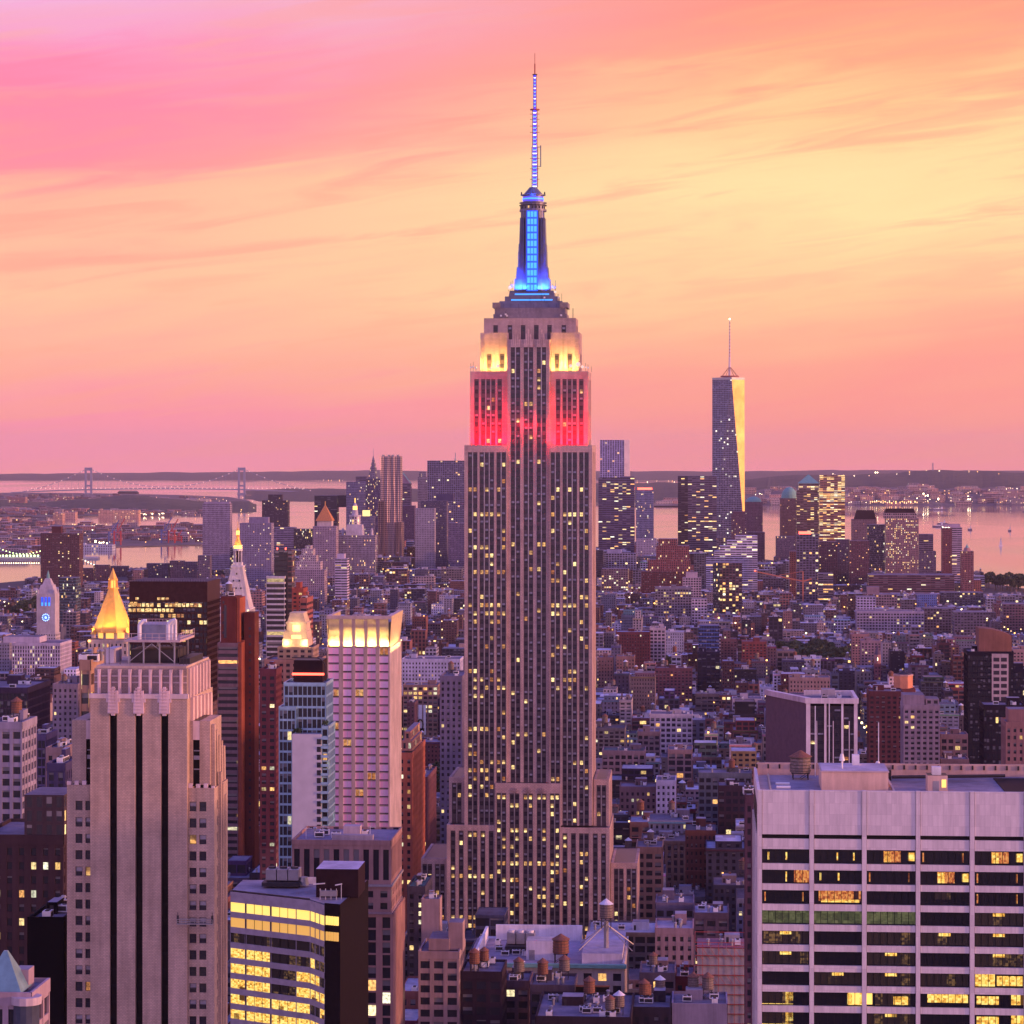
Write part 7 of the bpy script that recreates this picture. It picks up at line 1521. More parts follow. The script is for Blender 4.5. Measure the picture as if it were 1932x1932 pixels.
trees(1500, 1600, 3200, 3400, 34, 'dark green tree in the village park left of the tall beige flats', 'trees in the village park', 3, (1.3, 2.0))
trees(8, 72, 4100, 4400, 24, 'tree in the dark square at far left, left of the clock tower', 'trees in the far left square', 4, (1.6, 2.4))
trees(1880, 1960, 5000, 5150, 24, 'dark tree on the riverside at the right edge', 'trees on the riverside', 5, (1.5, 2.3))

# ------------------------------------------------------------------ the rest of the city
GEN = []
RG = random.Random(77)
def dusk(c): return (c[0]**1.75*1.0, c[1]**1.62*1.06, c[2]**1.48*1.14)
PAL = [(.30,.16,.13), (.36,.22,.18), (.42,.31,.27), (.24,.12,.11), (.48,.40,.37), (.20,.16,.17), (.34,.30,.31), (.56,.51,.53), (.27,.23,.26), (.44,.34,.30), (.16,.12,.14), (.38,.19,.14)]
PN = ['red brick', 'rusty brown', 'tan', 'dark red brick', 'cream', 'dark grey', 'grey', 'whitish', 'slate grey', 'sandy', 'nearly black', 'orange brick']
def capy(px, Y):
    if px < 60: return 1112
    if px < 160: return 1090
    if px < 440: return 1072
    if px < 552: return 1030 if Y > 5000 else 1100
    if px < 880: return 1000 if Y > 5300 else (1050 if Y > 4600 else 1110)
    if px < 1205: return 1035 if Y > 5000 else 1105
    if px < 1290: return 1022 if Y > 5200 else 1115
    if px < 1400: return 1040 if Y > 5000 else 1112
    if px < 1475: return 1062 if Y > 4800 else 1115
    if px < 1640: return 1050 if Y > 5000 else 1118
    if px < 1845: return 1078 if Y > 4900 else 1120
    return 1122
def ok(a0, a1, b0, b1):
    for (pl, pr, pt, pb, Y, A0, A1, B0, B1) in HER:
        if a0 < A1+1.5 and a1 > A0-1.5 and b0 < B1+2 and b1 > B0-2: return False
    for (A0, A1, B0, B1) in PARKS:
        if a0 < A1 and a1 > A0 and b0 < B1 and b1 > B0: return False
    return True
AVES = [-145+280*k for k in range(-8, 9)]+[-245, -345]
def near_ave(a, w=13): return any(abs(a-v) < w for v in AVES)
b = 640
while b < 6900:
    far = b > 2750
    pitch = 80.5 if not far else RG.uniform(62, 84)
    for rowi in range(2):
        bb = b+rowi*(31 if not far else pitch*.38); dep = 29 if not far else pitch*.36
        X0, Y0 = g2w(0, bb); amin = wx(-90, bb)-bb*0.0706-20; amax = wx(2030, bb)-bb*.0706+20
        a = amin
        while a < amax:
            w = RG.choice((8, 10, 12, 15, 18, 22, 28)) if 1500 < b < 4400 else RG.choice((16, 20, 24, 30, 36))
            if near_ave(a+w/2, 13+w/2) and not far: a += 6; continue
            if far and RG.random() < .06: a += 12; continue
            if b < 1500: h = RG.uniform(30, 66)
            elif b < 2200: h = RG.choice((RG.uniform(20, 40), RG.uniform(30, 62)))
            elif b < 2900: h = RG.uniform(14, 34) if RG.random() < .75 else RG.uniform(34, 58)
            elif b < 4300: h = RG.uniform(10, 19) if RG.random() < .82 else RG.uniform(22, 48)
            elif b < 5000: h = RG.uniform(16, 34) if RG.random() < .8 else RG.uniform(34, 60)
            else: h = RG.uniform(25, 80)
            a0, a1 = a, a+w-.3; a += w
            Xc, Yc = g2w((a0+a1)/2, bb); px = CX+F*Xc/Yc
            if px < 440 and b > 3600: h = min(h, RG.uniform(14, 45))
            ml = man_at(Yc)
            if ml is None or not (ml[0]+15 < Xc < ml[1]-15): continue
            if not ok(a0, a1, bb, bb+dep): continue
            xl, yl = g2w(a0, bb); xr, yr = g2w(a1, bb); pl = CX+F*xl/yl; pr = CX+F*xr/yr
            pmin = capy(px, Yc)
            for (l, r_, pt, pb, Yh, *_x) in HER:
                if Yc < Yh and pl < r_-1 and pr > l+1: pmin = max(pmin, pb-2)
            for (l, r_, pb, Yh) in HERP:
                if Yc < Yh and pl < r_ and pr > l: pmin = max(pmin, pb)
            hm = wz(pmin, Yc)-gz(Xc, Yc); h = min(h, hm-RG.uniform(0, 3))
            if h < 7: continue
            ci = RG.randrange(len(PAL)); k_ = RG.uniform(.6, 1.5)
            sty = RG.choice(('punch', 'punch', 'loft', 'loft', 'apt', 'frame')) if Yc < 5000 else RG.choice(('punch', 'ribbon', 'pier', 'frame', 'curtain'))
            rc = RG.choice(((.10,.10,.13), (.20,.2,.26), (.36,.36,.44), (.56,.56,.66), (.12,.11,.14), (.22,.17,.18), (.46,.46,.56)))
            lit = RG.choice((0, .02, .03, .05, .08, .16)); tn = 1 if (RG.random() < (.36 if Yc < 3000 else .2) and h > 14) else 0
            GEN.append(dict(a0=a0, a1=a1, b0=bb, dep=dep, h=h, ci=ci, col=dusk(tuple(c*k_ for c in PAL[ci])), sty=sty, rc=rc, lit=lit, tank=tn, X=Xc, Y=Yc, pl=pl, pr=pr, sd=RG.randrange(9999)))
        # next lot
    b += pitch
# what the picture shows of each: near to far on a coarse grid
S = 4; cov = np.zeros((1932//S, 1932//S), bool)
items = [('h', h_[4], h_) for h_ in HER]+[('g', g_['Y'], g_) for g_ in GEN]; items.sort(key=lambda t: t[1])
for kd, Yy, o in items:
    if kd == 'h': pl, pr, pt, pb = o[0], o[1], o[2], 1932; fr = None
    else:
        pl, pr = o['pl'], o['pr']; zt = o['h']+gz(o['X'], o['Y']); pt = EY+(CAMZ-zt)/(o['Y']+o['dep'])*F; pb = EY+(CAMZ-gz(o['X'], o['Y']))/o['Y']*F
    x0, x1 = [int(max(0, min(1932//S, round(v/S)))) for v in (pl, pr)]; y0, y1 = [int(max(0, min(1932//S, round(v/S)))) for v in (pt, pb)]
    x1 = max(x1, x0+1) if x0 < 1932//S else x1
    sub = cov[y0:y1, x0:x1]
    if kd == 'g':
        vis = int((~sub).sum()) if sub.size else 0; o['vis'] = vis
        if vis: ys, xs = np.nonzero(~sub); o['cx'] = (x0+xs.mean())*S; o['cy'] = (y0+ys.mean())*S
    cov[y0:y1, x0:x1] = True
seen = sorted([g_ for g_ in GEN if g_['vis'] > 0], key=lambda g_: -g_['vis'])
IND = seen[:240]; ids = set(id(g_) for g_ in IND)
ORD = ['first', 'second', 'third', 'fourth', 'fifth', 'sixth', 'seventh', 'eighth', 'ninth', 'tenth', 'eleventh', 'twelfth']
SN = {'punch': 'block', 'loft': 'loft', 'apt': 'flats', 'frame': 'warehouse', 'ribbon': 'office', 'pier': 'office', 'curtain': 'glass block'}
CAT = {'punch': 'building', 'loft': 'loft building', 'apt': 'apartment house', 'frame': 'warehouse', 'ribbon': 'office building', 'pier': 'office building', 'curtain': 'office building'}
OBN = {'punch': 'city_building', 'loft': 'loft_building', 'apt': 'apartment_house', 'frame': 'warehouse', 'ribbon': 'office_building', 'pier': 'office_building', 'curtain': 'glass_office'}
groups = {}
for g_ in IND:
    best = min(LAND, key=lambda L: ((L[0]-g_['cx'])/1.0)**2+((L[1]-g_['cy'])*1.0)**2)
    dx, dy = g_['cx']-best[0], g_['cy']-best[1]
    rel_ = ('right of' if dx > 0 else 'left of') if abs(dx) > abs(dy) else ('below' if dy > 0 else 'above')
    g_['key'] = (best[2], rel_, g_['ci'], g_['sty'], g_['tank']); groups.setdefault(g_['key'], []).append(g_)
for k, L in groups.items():
    L.sort(key=lambda g_: g_['cx']); base = f"{PN[k[2]]} {SN[k[3]]}"+(' with water tank' if k[4] else ''); where = f", {k[1]} the {k[0]}"
    for i, g_ in enumerate(L): g_['label'] = (base+where) if len(L) == 1 else f"{base}{where}, {ORD[i]} from left"
for g_ in IND:
    X, Y = g2w((g_['a0']+g_['a1'])/2, g_['b0']); w = g_['a1']-g_['a0']; d = g_['dep']; h = g_['h']
    rt = root(OBN[g_['sty']], g_['label'], CAT[g_['sty']], X, Y, group='street blocks of the city'); m = MB(); rn = random.Random(g_['sd'])
    sv = STY[g_['sty']]; sv = (sv[0]*rn.uniform(.75, 1.3), sv[1]*rn.uniform(.9, 1.15), min(.92, sv[2]*rn.uniform(.75, 1.25)), min(.85, sv[3]*rn.uniform(.8, 1.25)))
    if Y < 3600: relief(m, -w/2, w/2, 0, d, 0, h+.6, sv, g_['col'], g_['lit'], rn.uniform(1, 2.2), zmin=max(0, min(h-12, wz(1990, Y))), topcol=g_['rc'], seedv=(rn.randrange(900)*3, 7), blank=rn.random() < .6)
    else: m.box(-w/2, w/2, 0, d, 0, h, 'flat_'+g_['sty'], (*g_['col'], g_['lit']), cell=STY[g_['sty']][:2], seed=(rn.randrange(900)*3, 7), top='roof_cover', topcol=(*g_['rc'], 0))
    m.obj('wall', rt)
    if Y < 3600 and w > 11 and rn.random() < .45:
        q = MB(); e = rn.uniform(1.5, w*.3); f_ = rn.uniform(3, d*.4); uh = rn.choice((3.4, 3.6, 7, 10)); relief(q, -w/2+e, w/2-rn.uniform(.6, e), f_, d-.6, h-.35, h+uh, sv, tuple(c*rn.choice((.7, 1.3, 1)) for c in g_['col']), g_['lit'], .8, topcol=g_['rc'], rim=.3, seedv=(rn.randrange(900)*3, 7), sides='FR'); q.face([(-w/2+e, d-.6, h-.35), (-w/2+e, f_, h-.35), (-w/2+e, f_, h+uh), (-w/2+e, d-.6, h+uh)], 'masonry', (*g_['col'], 0)); q.obj('upper_storey', rt)
    if Y < 2600 and rn.random() < .5:
        q = MB()
        for zz in [h-rn.uniform(6, 9)]+([h-rn.uniform(18, 24)] if rn.random() < .5 else []): q.box(-w/2-.1, w/2+.1, -.22, -.02, zz, zz+.55, 'masonry', (*[c*1.5 for c in g_['col']], 0), bottom=True)
        q.obj('belt_course', rt)
    if Y < 2200 and rn.random() < .3:
        q = MB(); xx = rn.uniform(-w/2+1, w/2-1); q.box(xx-.6, xx+.6, d*.6, d*.6+1.4, h-.3, h+rn.uniform(4, 8), 'masonry', (.2, .1, .09, 0)); q.obj('chimney', rt)
    if rn.random() < .5:
        q = MB(); q.box(-w/2-.35, w/2+.35, -.6, 0, h-.9, h-.1, 'masonry', (*[c*rn.choice((.6, 1.3)) for c in g_['col']], 0), bottom=True); q.obj('cornice', rt)
    clutter(rt, -w/2+.8, w/2-.8, 1, d-1, h-(.3 if Y < 3600 else 0), 6 if Y < 1500 else (3 if Y < 2600 else 1), 0, col=rn.choice(((.4, .38, .44), (.25, .2, .22), (.5, .48, .54), g_['col'])), rnd=rn, bulk=w > 7)
    if g_['tank']: tank(rt, rn.uniform(-w/4, w/4), rn.uniform(5, d-6), h-.3+rn.choice((0, 2.5)), rn.choice(('tan', 'grey', 'dark', 'dark')), rn.uniform(.85, 1.15))
m = MB()
for g_ in GEN:
    if id(g_) in ids: continue
    w = g_['a1']-g_['a0']; d = g_['dep']; h = g_['h']; z0 = gz(g_['X'], g_['Y']); rn = random.Random(g_['sd'])
    def C_(a, b): return g2w(a, b)
    q = MB(); q.box(g_['a0'], g_['a1'], g_['b0'], g_['b0']+d, z0, z0+h, 'flat_'+g_['sty'], (*g_['col'], g_['lit']), cell=STY[g_['sty']][:2], seed=(rn.randrange(900)*3, 7), top='roof_cover', topcol=(*g_['rc'], 0))
    if g_['vis'] and rn.random() < .75:
        for _ in range(rn.choice((1, 2, 3))):
            bw = rn.uniform(2, min(6, w*.5)); ba = rn.uniform(g_['a0']+.5, g_['a1']-bw-.5); bb = rn.uniform(g_['b0']+d*.2, g_['b0']+d*.7); c = rn.choice(((.5, .48, .55), (.25, .22, .27), g_['col'], (.4, .28, .24)))
            q.box(ba, ba+bw, bb, bb+min(bw, d*.25), z0+h, z0+h+rn.uniform(1.5, 4), 'masonry', (*c, 0))
    if g_['tank'] and g_['vis']:
        xa, ya = rn.uniform(g_['a0']+2.5, g_['a1']-2.5), g_['b0']+d*.5; tm = rn.choice(('wood_tank', 'wood_grey'))
        q.cyl(xa, ya, z0+h+2.6, z0+h+6.4, 1.8, 1.7, 8, tm); q.cyl(xa, ya, z0+h+6.4, z0+h+7.8, 2, 0, 8, rn.choice(('white_metal', 'wood_tank')), cap=False)
        for sx in (-1, 1): q.bar((xa+sx*1.2, ya, z0+h), (xa+sx*1.2, ya, z0+h+2.6), .18, 'dark_steel')
    for f, mi, c, uv in zip(q.f, q.m, q.c, q.uv):
        m.face([(*C_(q.v[i][0], q.v[i][1]), q.v[i][2]) for i in f], q.mats[mi], c, uv)
tag(m.obj('distant_city'), 'small far roofs and blocks of the city between the named towers', 'city', kind='stuff')
print('GEN', len(GEN), 'seen', len(seen), 'smallest individual', IND[-1]['vis'])

# ------------------------------------------------------------------ boroughs across the water
m = MB(); rb = random.Random(12)
def boro(px0, px1, py0, py1, n, hmin, hmax, cols):
    for _ in range(n):
        py = rb.uniform(py0, py1); Y = yground(py); px = rb.uniform(px0, px1); X = wx(px, Y); w = rb.uniform(14, 60); d = rb.uniform(14, 50); h = rb.uniform(hmin, hmax); c = rb.choice(cols); z = gz(X, Y)
        m.box(X-w/2, X+w/2, Y, Y+d, z, z+h, 'flat_'+rb.choice(('punch', 'loft')), (*dusk(c), .02), cell=(6, 6), seed=(rb.randrange(900), 3), top='roof_cover', topcol=(*rb.choice(((.5, .46, .5), (.2, .18, .2), (.35, .3, .32))), 0))
WARM = [(.40, .26, .24), (.30, .18, .17), (.5, .4, .38), (.26, .22, .24), (.55, .32, .26)]
boro(-40, 400, 939, 974, 260, 6, 16, WARM); boro(-40, 250, 936, 972, 260, 6, 20, WARM); boro(-40, 150, 945, 972, 160, 8, 24, WARM); boro(-40, 100, 1028, 1054, 60, 8, 26, WARM); boro(-40, 380, 993, 1026, 160, 6, 18, WARM); boro(-40, 90, 986, 1026, 90, 8, 22, WARM)
for _ in range(230):
    px = rb.uniform(1560, 1960) if rb.random() < .8 else rb.uniform(1250, 1560); X, Y, z = SHORE(px, rb.uniform(.02, .4)); w = rb.uniform(20, 90); h = rb.uniform(9, 26); c = rb.choice(WARM); m.box(X-w/2, X+w/2, Y-30, Y, z-12, z+h, 'flat_'+rb.choice(('punch', 'loft')), (*c, .04), cell=(8, 8), seed=(rb.randrange(900), 3), top='roof_cover', topcol=(.4, .36, .4, 0))
tag(m.obj('distant_city'), 'low far houses and warehouses across the water', 'city', kind='stuff')
for (a, b_, p, pb, c, lab) in ((14, 48, 938, 960, (.30, .15, .16), 'brown housing slab on the far left shore'), (104, 136, 937, 955, (.30, .15, .17), 'brown housing slab left of the bridge foot'), (350, 372, 942, 952, (.5, .42, .42), 'pale twin block on the wooded far shore'), (376, 396, 942, 952, (.6, .46, .42), 'second pale block at right on the wooded far shore'),
    (185, 262, 962, 976, (.62, .36, .24), 'long orange warehouse on the far shore'), (100, 118, 968, 983, (.5, .3, .22), 'small orange building on the far shore left of the cranes'), (120, 142, 966, 978, (.55, .33, .26), 'orange cube building on the far shore'), (50, 92, 1004, 1018, (.52, .36, .30), 'beige hall left of the dark red brick slab'), (150, 212, 1028, 1038, (.45, .5, .6), 'blue lit pier shed left of the channel'), (-20, 84, 1030, 1040, (.42, .42, .52), 'long pale pier shed behind the lit bridge deck')):
    Y = yground(pb); rt, X, Z = frame('waterfront_building', lab, 'building', a, b_, Y, p, pb, 40, None); m = MB(); m.box(X(a), X(b_), 0, 40, 0, Z(p), 'flat_punch', (*c, .12), cell=(6, 6), seed=(rb.randrange(900), 4), top='roof_cover', topcol=(.4, .36, .42, 0)); m.obj('wall', rt)
    q = MB(); q.box(X(a)+3, X(a)+12, 10, 24, Z(p), Z(p)+4, 'masonry', (*c, 0)); q.obj('bulkhead', rt)
# houses and blocks on the right shore hill
for k, (px, py, w, h, lab) in enumerate(((1905, 934, 26, 9, 'pale apartment block on the right shore hill'), (1952, 946, 10, 12, 'block at the right shore edge'), (1690, 946, 22, 4, 'low hall on the right shore'))):
    X, Y, z0 = SHORE(min(px, 1925), .12); rt = root('waterfront_building', lab, 'building', X, Y-60); s_ = Y/F; m = MB(); z0 = wz(py, Y)-rt.location.z; m.box(-w*s_/2, w*s_/2, 0, 40, 0, z0+h*s_, 'flat_punch', (.4, .26, .26, .1), cell=(6, 6), top='roof_cover', topcol=(.4, .36, .4, 0)); m.obj('wall', rt)

# suspension bridge at the mouth of the bay
def suspension():
    Y = yground(933); rt = root('suspension_bridge', 'long hazy suspension bridge with two tall towers over the far bay', 'bridge', wx(312, Y), Y, 0); s = F/Y; X = lambda px: (px-312)/s; Z = lambda py: wz(py, Y)-rt.location.z
    for px in (167, 456):
        q = MB()
        for sx in (-1, 1): q.box(X(px)+sx*17-6, X(px)+sx*17+6, -8, 8, -5, Z(882), 'bridge_steel')
        q.box(X(px)-14, X(px)+14, -6, 6, Z(888), Z(882)-.5, 'bridge_steel', bottom=True); q.box(X(px)-12, X(px)+12, -6, 6, Z(918), Z(915), 'bridge_steel', bottom=True); q.box(X(px)-26, X(px)+26, -14, 14, -5, 10, 'bridge_steel'); q.obj('tower', rt)
    q = MB(); pts = [(X(px), Z(928-6*(1-((px-312)/260)**2))) for px in range(20, 640, 10)]
    for a, b in zip(pts, pts[1:]): q.bar((a[0], 0, a[1]), (b[0], 0, b[1]), 5, 'bridge_steel')
    q.obj('deck', rt)
    c = MB(); lt = MB(); 
    def cable(x0, y0, x1, y1, sag, n, dots=True):
        pr_ = None
        for k in range(n+1):
            t = k/n; p = (X(x0+(x1-x0)*t), 0, Z(y0+(y1-y0)*t+sag*4*t*(1-t)))
            if pr_: c.bar(pr_, p, 2.0, 'bridge_steel')
            if k % 2 == 0: lt.cyl(p[0], 0, p[2]-2, p[2]+3, 2.6, 2.6, 5, 'pale_lamp')
            pr_ = p
            if k % 2: c.bar(p, (p[0], 0, Z(925)), .7, 'bridge_steel')
    cable(167, 883, 456, 883, 36, 48); cable(40, 928, 167, 883, 6, 20); cable(456, 883, 600, 928, 6, 20); c.obj('cable', rt)
    for k in range(60): px = 60+k*8.7; lt.cyl(X(px), -4, Z(922)+0, Z(922)+5, 2.4, 2.4, 5, 'pale_lamp')
    tag(lt.obj('light', rt), kind='stuff')
plain('bridge_steel', (.22, .24, .34), .6); plain('pale_lamp', (.6, .5, .4), .5, emit=(1, .62, .55), es=1.1, var=0)
suspension()
def lit_bridge():
    Y = 5600; rt = root('lit_bridge', 'river bridge deck with a string of bright white lamps at far left', 'bridge', wx(60, Y), Y, 0); s = F/Y; X = lambda px: (px-60)/s; Z = lambda py: wz(py, Y)-rt.location.z
    q = MB(); q.box(X(-70), X(185), 0, 24, Z(1058), Z(1051), 'bridge_steel', bottom=True); q.box(X(-70), X(185), -1, 0, Z(1053), Z(1052), 'white_metal', bottom=True); q.obj('deck', rt)
    q = MB()
    for k in range(46): q.box(X(-68+k*5.5)-1, X(-68+k*5.5)+1, 1, 3, Z(1066), Z(1058), 'bridge_steel')
    q.obj('truss', rt)
    for px in (-20, 108):
        q = MB(); 
        for sx in (-1, 1): q.box(X(px)+sx*10-2.5, X(px)+sx*10+2.5, 6, 16, 0, Z(1024), 'bridge_steel')
        q.box(X(px)-9, X(px)+9, 7, 15, Z(1028), Z(1024.5), 'bridge_steel'); q.obj('tower', rt)
    c = MB(); lt = MB(); pr_ = None
    for k in range(61):
        px = -20+128*k/60; t = k/60; p = (X(px), -1, Z(1024+22*4*t*(1-t)))
        if pr_: c.bar(pr_, p, .7, 'bridge_steel')
        if k % 3 == 0: lt.cyl(p[0], -1, p[2], p[2]+1.6, 1.1, 1.1, 5, 'green_lamp')
        pr_ = p
    pr_ = None
    for k in range(31):
        px = 108+80*k/30; t = k/30; p = (X(px), -1, Z(1024+46*t+5*4*t*(1-t)))
        if pr_: c.bar(pr_, p, .7, 'bridge_steel')
        if k % 2 == 0: lt.cyl(p[0], -1, p[2], p[2]+1.6, 1.0, 1.0, 5, 'white_lamp')
        pr_ = p
    c.obj('cable', rt)
    for k in range(22): px = -60+k*6.6; lt.cyl(X(px), -2, Z(1050), Z(1050)+3.4, 1.7, 1.7, 6, 'green_lamp')
    for k in range(34): px = -60+k*4.3; lt.cyl(X(px), -2, Z(1063), Z(1063)+1.4, .8, .8, 5, 'white_lamp')
    tag(lt.obj('light', rt), kind='stuff')
lit_bridge()
# harbour cranes
plain('orange_steel', (.5, .16, .08), .6)
def crane(px, pyb, pyt, mt, label, lean=1):
    Y = yground(pyb); rt = root('port_crane', label, 'crane', wx(px, Y), Y, 0, group='harbour cranes on the far quay'); H = (pyb-pyt)/F*Y
    q = MB()
    for sx in (-1, 1):
        for sy in (0, 1): q.bar((sx*9, sy*12, 0), (sx*9, sy*12, H*.55), 1.6, mt)
        q.bar((sx*9, 0, H*.2), (-sx*9, 0, H*.5), .9, mt)
    q.bar((-9, 0, H*.5), (9, 0, H*.5), 1.6, mt); q.bar((-9, 0, H*.2), (9, 0, H*.2), 1.3, mt); q.obj('portal', rt)
    q = MB(); q.bar((0, 4, H*.5), (lean*H*.28, 0, H), 1.6, mt); q.bar((0, 8, H*.5), (0, 8, H*.78), 1.2, mt); q.bar((0, 8, H*.78), (lean*H*.2, 2, H*.86), .6, mt); q.obj('boom', rt)
for px, pb, pt, mt, lab, ln in ((211, 1029, 981, 'blue_paint', 'blue harbour crane with raised boom, leftmost on the quay', 1), (221, 1030, 978, 'red_paint', 'red harbour crane beside the blue one, left pair', 1), (310, 1026, 976, 'blue_paint', 'harbour crane with blue raised boom in the right pair', 1), (323, 1026, 979, 'red_paint', 'bright red harbour crane rightmost on the quay', 1), (336, 1025, 1000, 'red_paint', 'small red harbour crane right of the bright red one', 1)): crane(px, pb, pt, mt, lab, ln)
t = root('construction_crane', 'red tower crane with long slanting jib, right of the white terraced block', 'crane', wx(1515, 4450), 4450, 0); m = MB(); m.bar((0, 0, 0), (0, 0, 62), 1.3, 'orange_steel'); m.obj('mast', t)
m = MB(); a_ = np.array((-8, 0, 40.)); b_ = np.array((wx(1478, 4450)-wx(1515, 4450), 0, wz(1078, 4450)-t.location.z)); 
b_ = np.array((-78., 0, wz(1078, 4450)-t.location.z)); m.bar((0, 0, 46), b_, 1.2, 'orange_steel'); m.bar((0, 0, 62), b_*.5+np.array((0, 0, 25.)), .5, 'orange_steel'); m.bar((0, 0, 46), (14, 0, 50), 1.4, 'orange_steel'); m.obj('jib', t); m = MB(); m.cyl(b_[0], 0, b_[2], b_[2]+2, 1.3, 1.3, 6, 'red_lamp'); m.obj('warning_light', t)
t = root('radio_mast', 'thin lattice radio mast on the hill at right', 'mast', wx(1760, 16500), 16500, 0); m = MB(); z0 = wz(890, 16500)-t.location.z; z1 = wz(873, 16500)-t.location.z
for sx in (-1, 1): m.bar((sx*8, 0, 0), (sx*1.5, 0, z1), 1.6, 'bridge_steel')
for k in range(8): zz = z0+(z1-z0)*k/8; m.bar((-6, 0, zz), (6, 0, zz), 1, 'bridge_steel')
m.obj('tower', t)
# ships
plain('ship_hull', (.12, .10, .16), .6)
def ship(px, py, L, label, cat, kind='barge'):
    Y = yground(py); rt = root(cat, label, cat.replace('_', ' '), wx(px, Y), Y, 0); s = Y/F*L/2; q = MB()
    if kind == 'sail':
        q.box(-5, 5, -2, 2, 0, 2, 'white_paint', taper=.6); q.obj('hull', rt); q = MB(); q.face([(-4, 0, 3), (4, 0, 3), (1, .3, 26)], 'white_paint'); q.face([(4, .2, 3), (-4, .2, 3), (1, .35, 26)], 'white_paint'); q.obj('sail', rt); q = MB(); q.bar((1, 0, 0), (1, 0, 28), .3, 'steel'); q.obj('mast', rt); return
    q.face([(-s, 0, 4), (-s*.9, -9, 0), (s*.88, -9, 0), (s, 0, 4.5)], 'ship_hull'); q.face([(s, 0, 4.5), (s*.88, 9, 0), (-s*.9, 9, 0), (-s, 0, 4)], 'ship_hull'); q.box(-s*.88, s*.86, -8, 8, 0, 4, 'ship_hull'); q.obj('hull', rt)
    q = MB(); q.box(-s*.5, s*.2, -5, 5, 4, 7, 'white_metal'); q.box(s*.3, s*.5, -5, 5, 4, 13, 'white_metal'); q.obj('cabin', rt); q = MB(); q.bar((s*.4, 0, 13), (s*.4, 0, 24), .6, 'steel'); q.obj('mast', rt)
    if kind == 'lit':
        for k in range(4): q = MB(); q.cyl(-s*.8+k*s*.5, -6, 5, 9, 2, 2, 6, 'white_lamp'); q.obj('lamp', rt)
ship(1772, 994, 26, 'grey barge in the pink river left of the lit ferry', 'barge'); ship(1787, 998, 22, 'ferry with white lamps behind the riverside towers', 'ferry', 'lit'); ship(1778, 989, 20, 'long low ship farthest out behind the riverside towers', 'cargo_ship')
ship(1770, 962, 34, 'long barge near the far right shore', 'barge'); ship(1888, 1030, 4, 'single upright white sail on the river at right', 'sailing_boat', 'sail'); ship(1905, 1002, 5, 'tiny boat far out on the river at right edge', 'motorboat'); ship(1935, 966, 12, 'small ship at the right edge below the far shore', 'cargo_ship'); ship(1830, 1000, 8, 'small boat in mid river right of the riverside towers', 'motorboat')

# ------------------------------------------------------------------ lamps on shores and in the streets (countless points)
plain('dim_warm', (.4, .3, .2), .5, emit=(1, .6, .3), es=3, var=0)
LM = MB(); rl = random.Random(31)
def lights(px0, px1, py0, py1, n, mats_, size=(.35, .8), lift=6):
    for _ in range(n):
        py = rl.uniform(py0, py1); Y = yground(py); X = wx(rl.uniform(px0, px1), Y); r_ = rl.uniform(*size)*Y/F; z = gz(X, Y)+lift+r_*1.5; LM.cyl(X, Y, z-r_, z+r_, r_, r_, 5, rl.choice(mats_))
WL = ['dim_warm', 'dim_warm', 'dim_warm', 'orange_lamp', 'white_lamp']
lights(0, 480, 940, 976, 110, WL, (.3, .65)); lights(0, 300, 945, 972, 36, WL, (.5, .9)); lights(435, 482, 955, 962, 22, ['orange_lamp', 'white_lamp'], (.4, 1)); lights(0, 385, 993, 1028, 110, WL); lights(150, 210, 1026, 1031, 8, ['white_lamp'], (.8, 1.3)); lights(250, 310, 972, 975, 24, ['white_lamp'], (.4, .7))
def hl(fn, a, b_, t0, t1, n, mats_, size):
    for _ in range(n): X, Y, z = fn(rl.uniform(a, b_), rl.uniform(t0, t1)); r_ = rl.uniform(*size)*Y/F; LM.cyl(X, Y-40, z+10, z+10+2*r_, r_, r_, 5, rl.choice(mats_))
hl(SHORE, 1600, 1940, .0, .35, 110, WL, (.35, .8)); hl(SHORE, 1640, 1730, .0, .04, 46, ['orange_lamp', 'dim_warm'], (.5, .9)); hl(SHORE, 1720, 1835, .05, .15, 14, ['white_lamp'], (.8, 1.4)); hl(SHORE, 1250, 1450, .02, .3, 26, WL, (.35, .8)); hl(HILL, 1560, 1900, .3, .45, 14, WL, (.4, .7)); hl(HILL, 1650, 1660, .4, .45, 3, ['white_lamp'], (.8, 1))
lights(600, 650, 903, 907, 14, WL, (.3, .6), 0); lights(1200, 1290, 905, 915, 10, WL, (.3, .6), 0)
tag(LM.obj('shore_lamps'), 'countless small lamps along the far shores', 'lamps', kind='stuff')
LM = MB()
def street(a, b0, b1, step, w, mats_, h=8, sz=(.5, .9)):
    b = b0
    while b < b1:
        for sx in (-1, 1):
            X, Y = g2w(a+sx*w, b+rl.uniform(-3, 3)); r_ = rl.uniform(*sz); z = gz(X, Y)+h; LM.cyl(X, Y, z-r_, z+r_, r_, r_, 6, rl.choice(mats_))
        b += step
for v in AVES: street(v, 900, 4200, 42, 9, ['orange_lamp', 'dim_warm', 'white_lamp'])
b = 900
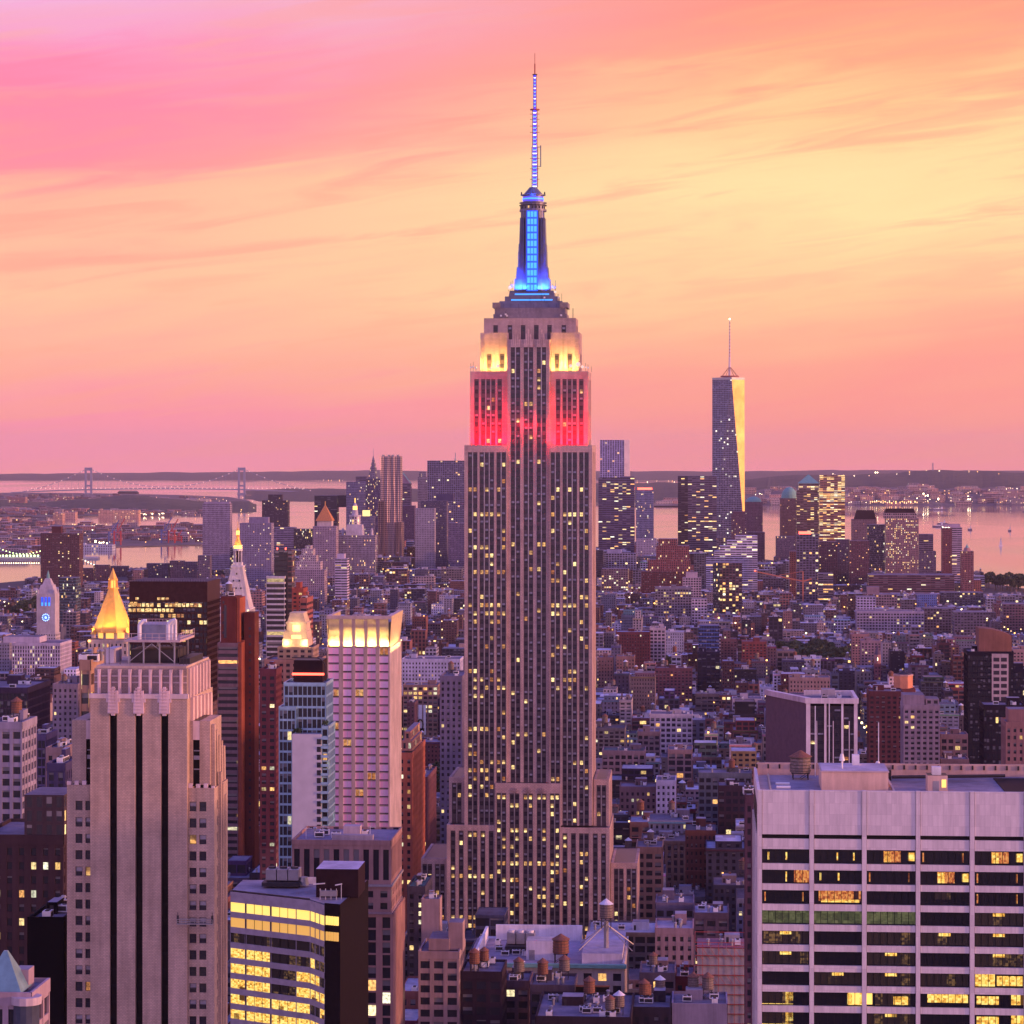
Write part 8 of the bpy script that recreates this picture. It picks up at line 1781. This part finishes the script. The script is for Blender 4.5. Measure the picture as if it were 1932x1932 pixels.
while b < 4300:
    a = -900
    while a < 700:
        X, Y = g2w(a, b+70); px = CX+F*X/Y
        if -20 < px < 1950: r_ = rl.uniform(.5, .9); LM.cyl(X, Y, gz(X, Y)+8, gz(X, Y)+9.4, r_, r_, 5, rl.choice(['orange_lamp', 'dim_warm', 'white_lamp']))
        a += rl.uniform(26, 48)
    b += 80.5
for _ in range(90):     # the crossing with cars and signs at left
    px = 138+rl.uniform(0, 26)+rl.uniform(0, 4); Y = rl.uniform(3150, 3500); X = wx(px, Y); r_ = rl.uniform(.5, 1.2); LM.cyl(X, Y, 2, 2+r_*2, r_, r_, 5, rl.choice(['red_lamp', 'white_lamp', 'orange_lamp', 'green_lamp', 'red_lamp']))
for _ in range(260):    # lamps on roofs and terraces
    g_ = rl.choice(seen[:900]); X, Y = g2w(rl.uniform(g_['a0'], g_['a1']), g_['b0']-.8); r_ = rl.uniform(.35, .7)*max(1, Y/2600); LM.cyl(X, Y, gz(X, Y)+g_['h']*rl.choice((.55, .8, 1.02)), gz(X, Y)+g_['h']+r_*1.6, .01+r_*0, .01, 3, 'dim_warm') if 0 else LM.cyl(X, Y, (z_ := gz(X, Y)+g_['h']*rl.choice((.55, .8, 1.02))), z_+r_*1.6, r_, r_, 6, rl.choice(['dim_warm', 'orange_lamp', 'white_lamp']))
tag(LM.obj('street_lamps'), 'countless small lamps in the streets and on the roofs', 'lamps', kind='stuff')

# ------------------------------------------------------------------ haze
m, g, b = mat('haze'); nt2 = m.node_tree; nt2.nodes.remove(b)
pv = g.new('ShaderNodeVolumePrincipled'); pv.inputs['Color'].default_value = (.92, .76, .86, 1); pv.inputs['Density'].default_value = 1.2e-5; pv.inputs['Anisotropy'].default_value = 0
out = nt2.nodes['Material Output']; nt2.links.new(pv.outputs[0], out.inputs['Volume']); MATS['haze'] = m
q = MB(); q.box(-30000, 30000, -2500, 42000, -330, 475, 'haze', bottom=True); tag(q.obj('haze'), kind='stuff')

for k_ in ('black', 'black_tile', 'dark_bulk', 'black_glass', 'dark_steel', 'dark_bronze', 'roofing', 'wood_tank', 'wood_grey', 'concrete', 'violet_wall', 'panel_dark', 'roof_cover'):
    MATS[k_].node_tree.nodes['Principled BSDF'].inputs['Specular IOR Level'].default_value = .08
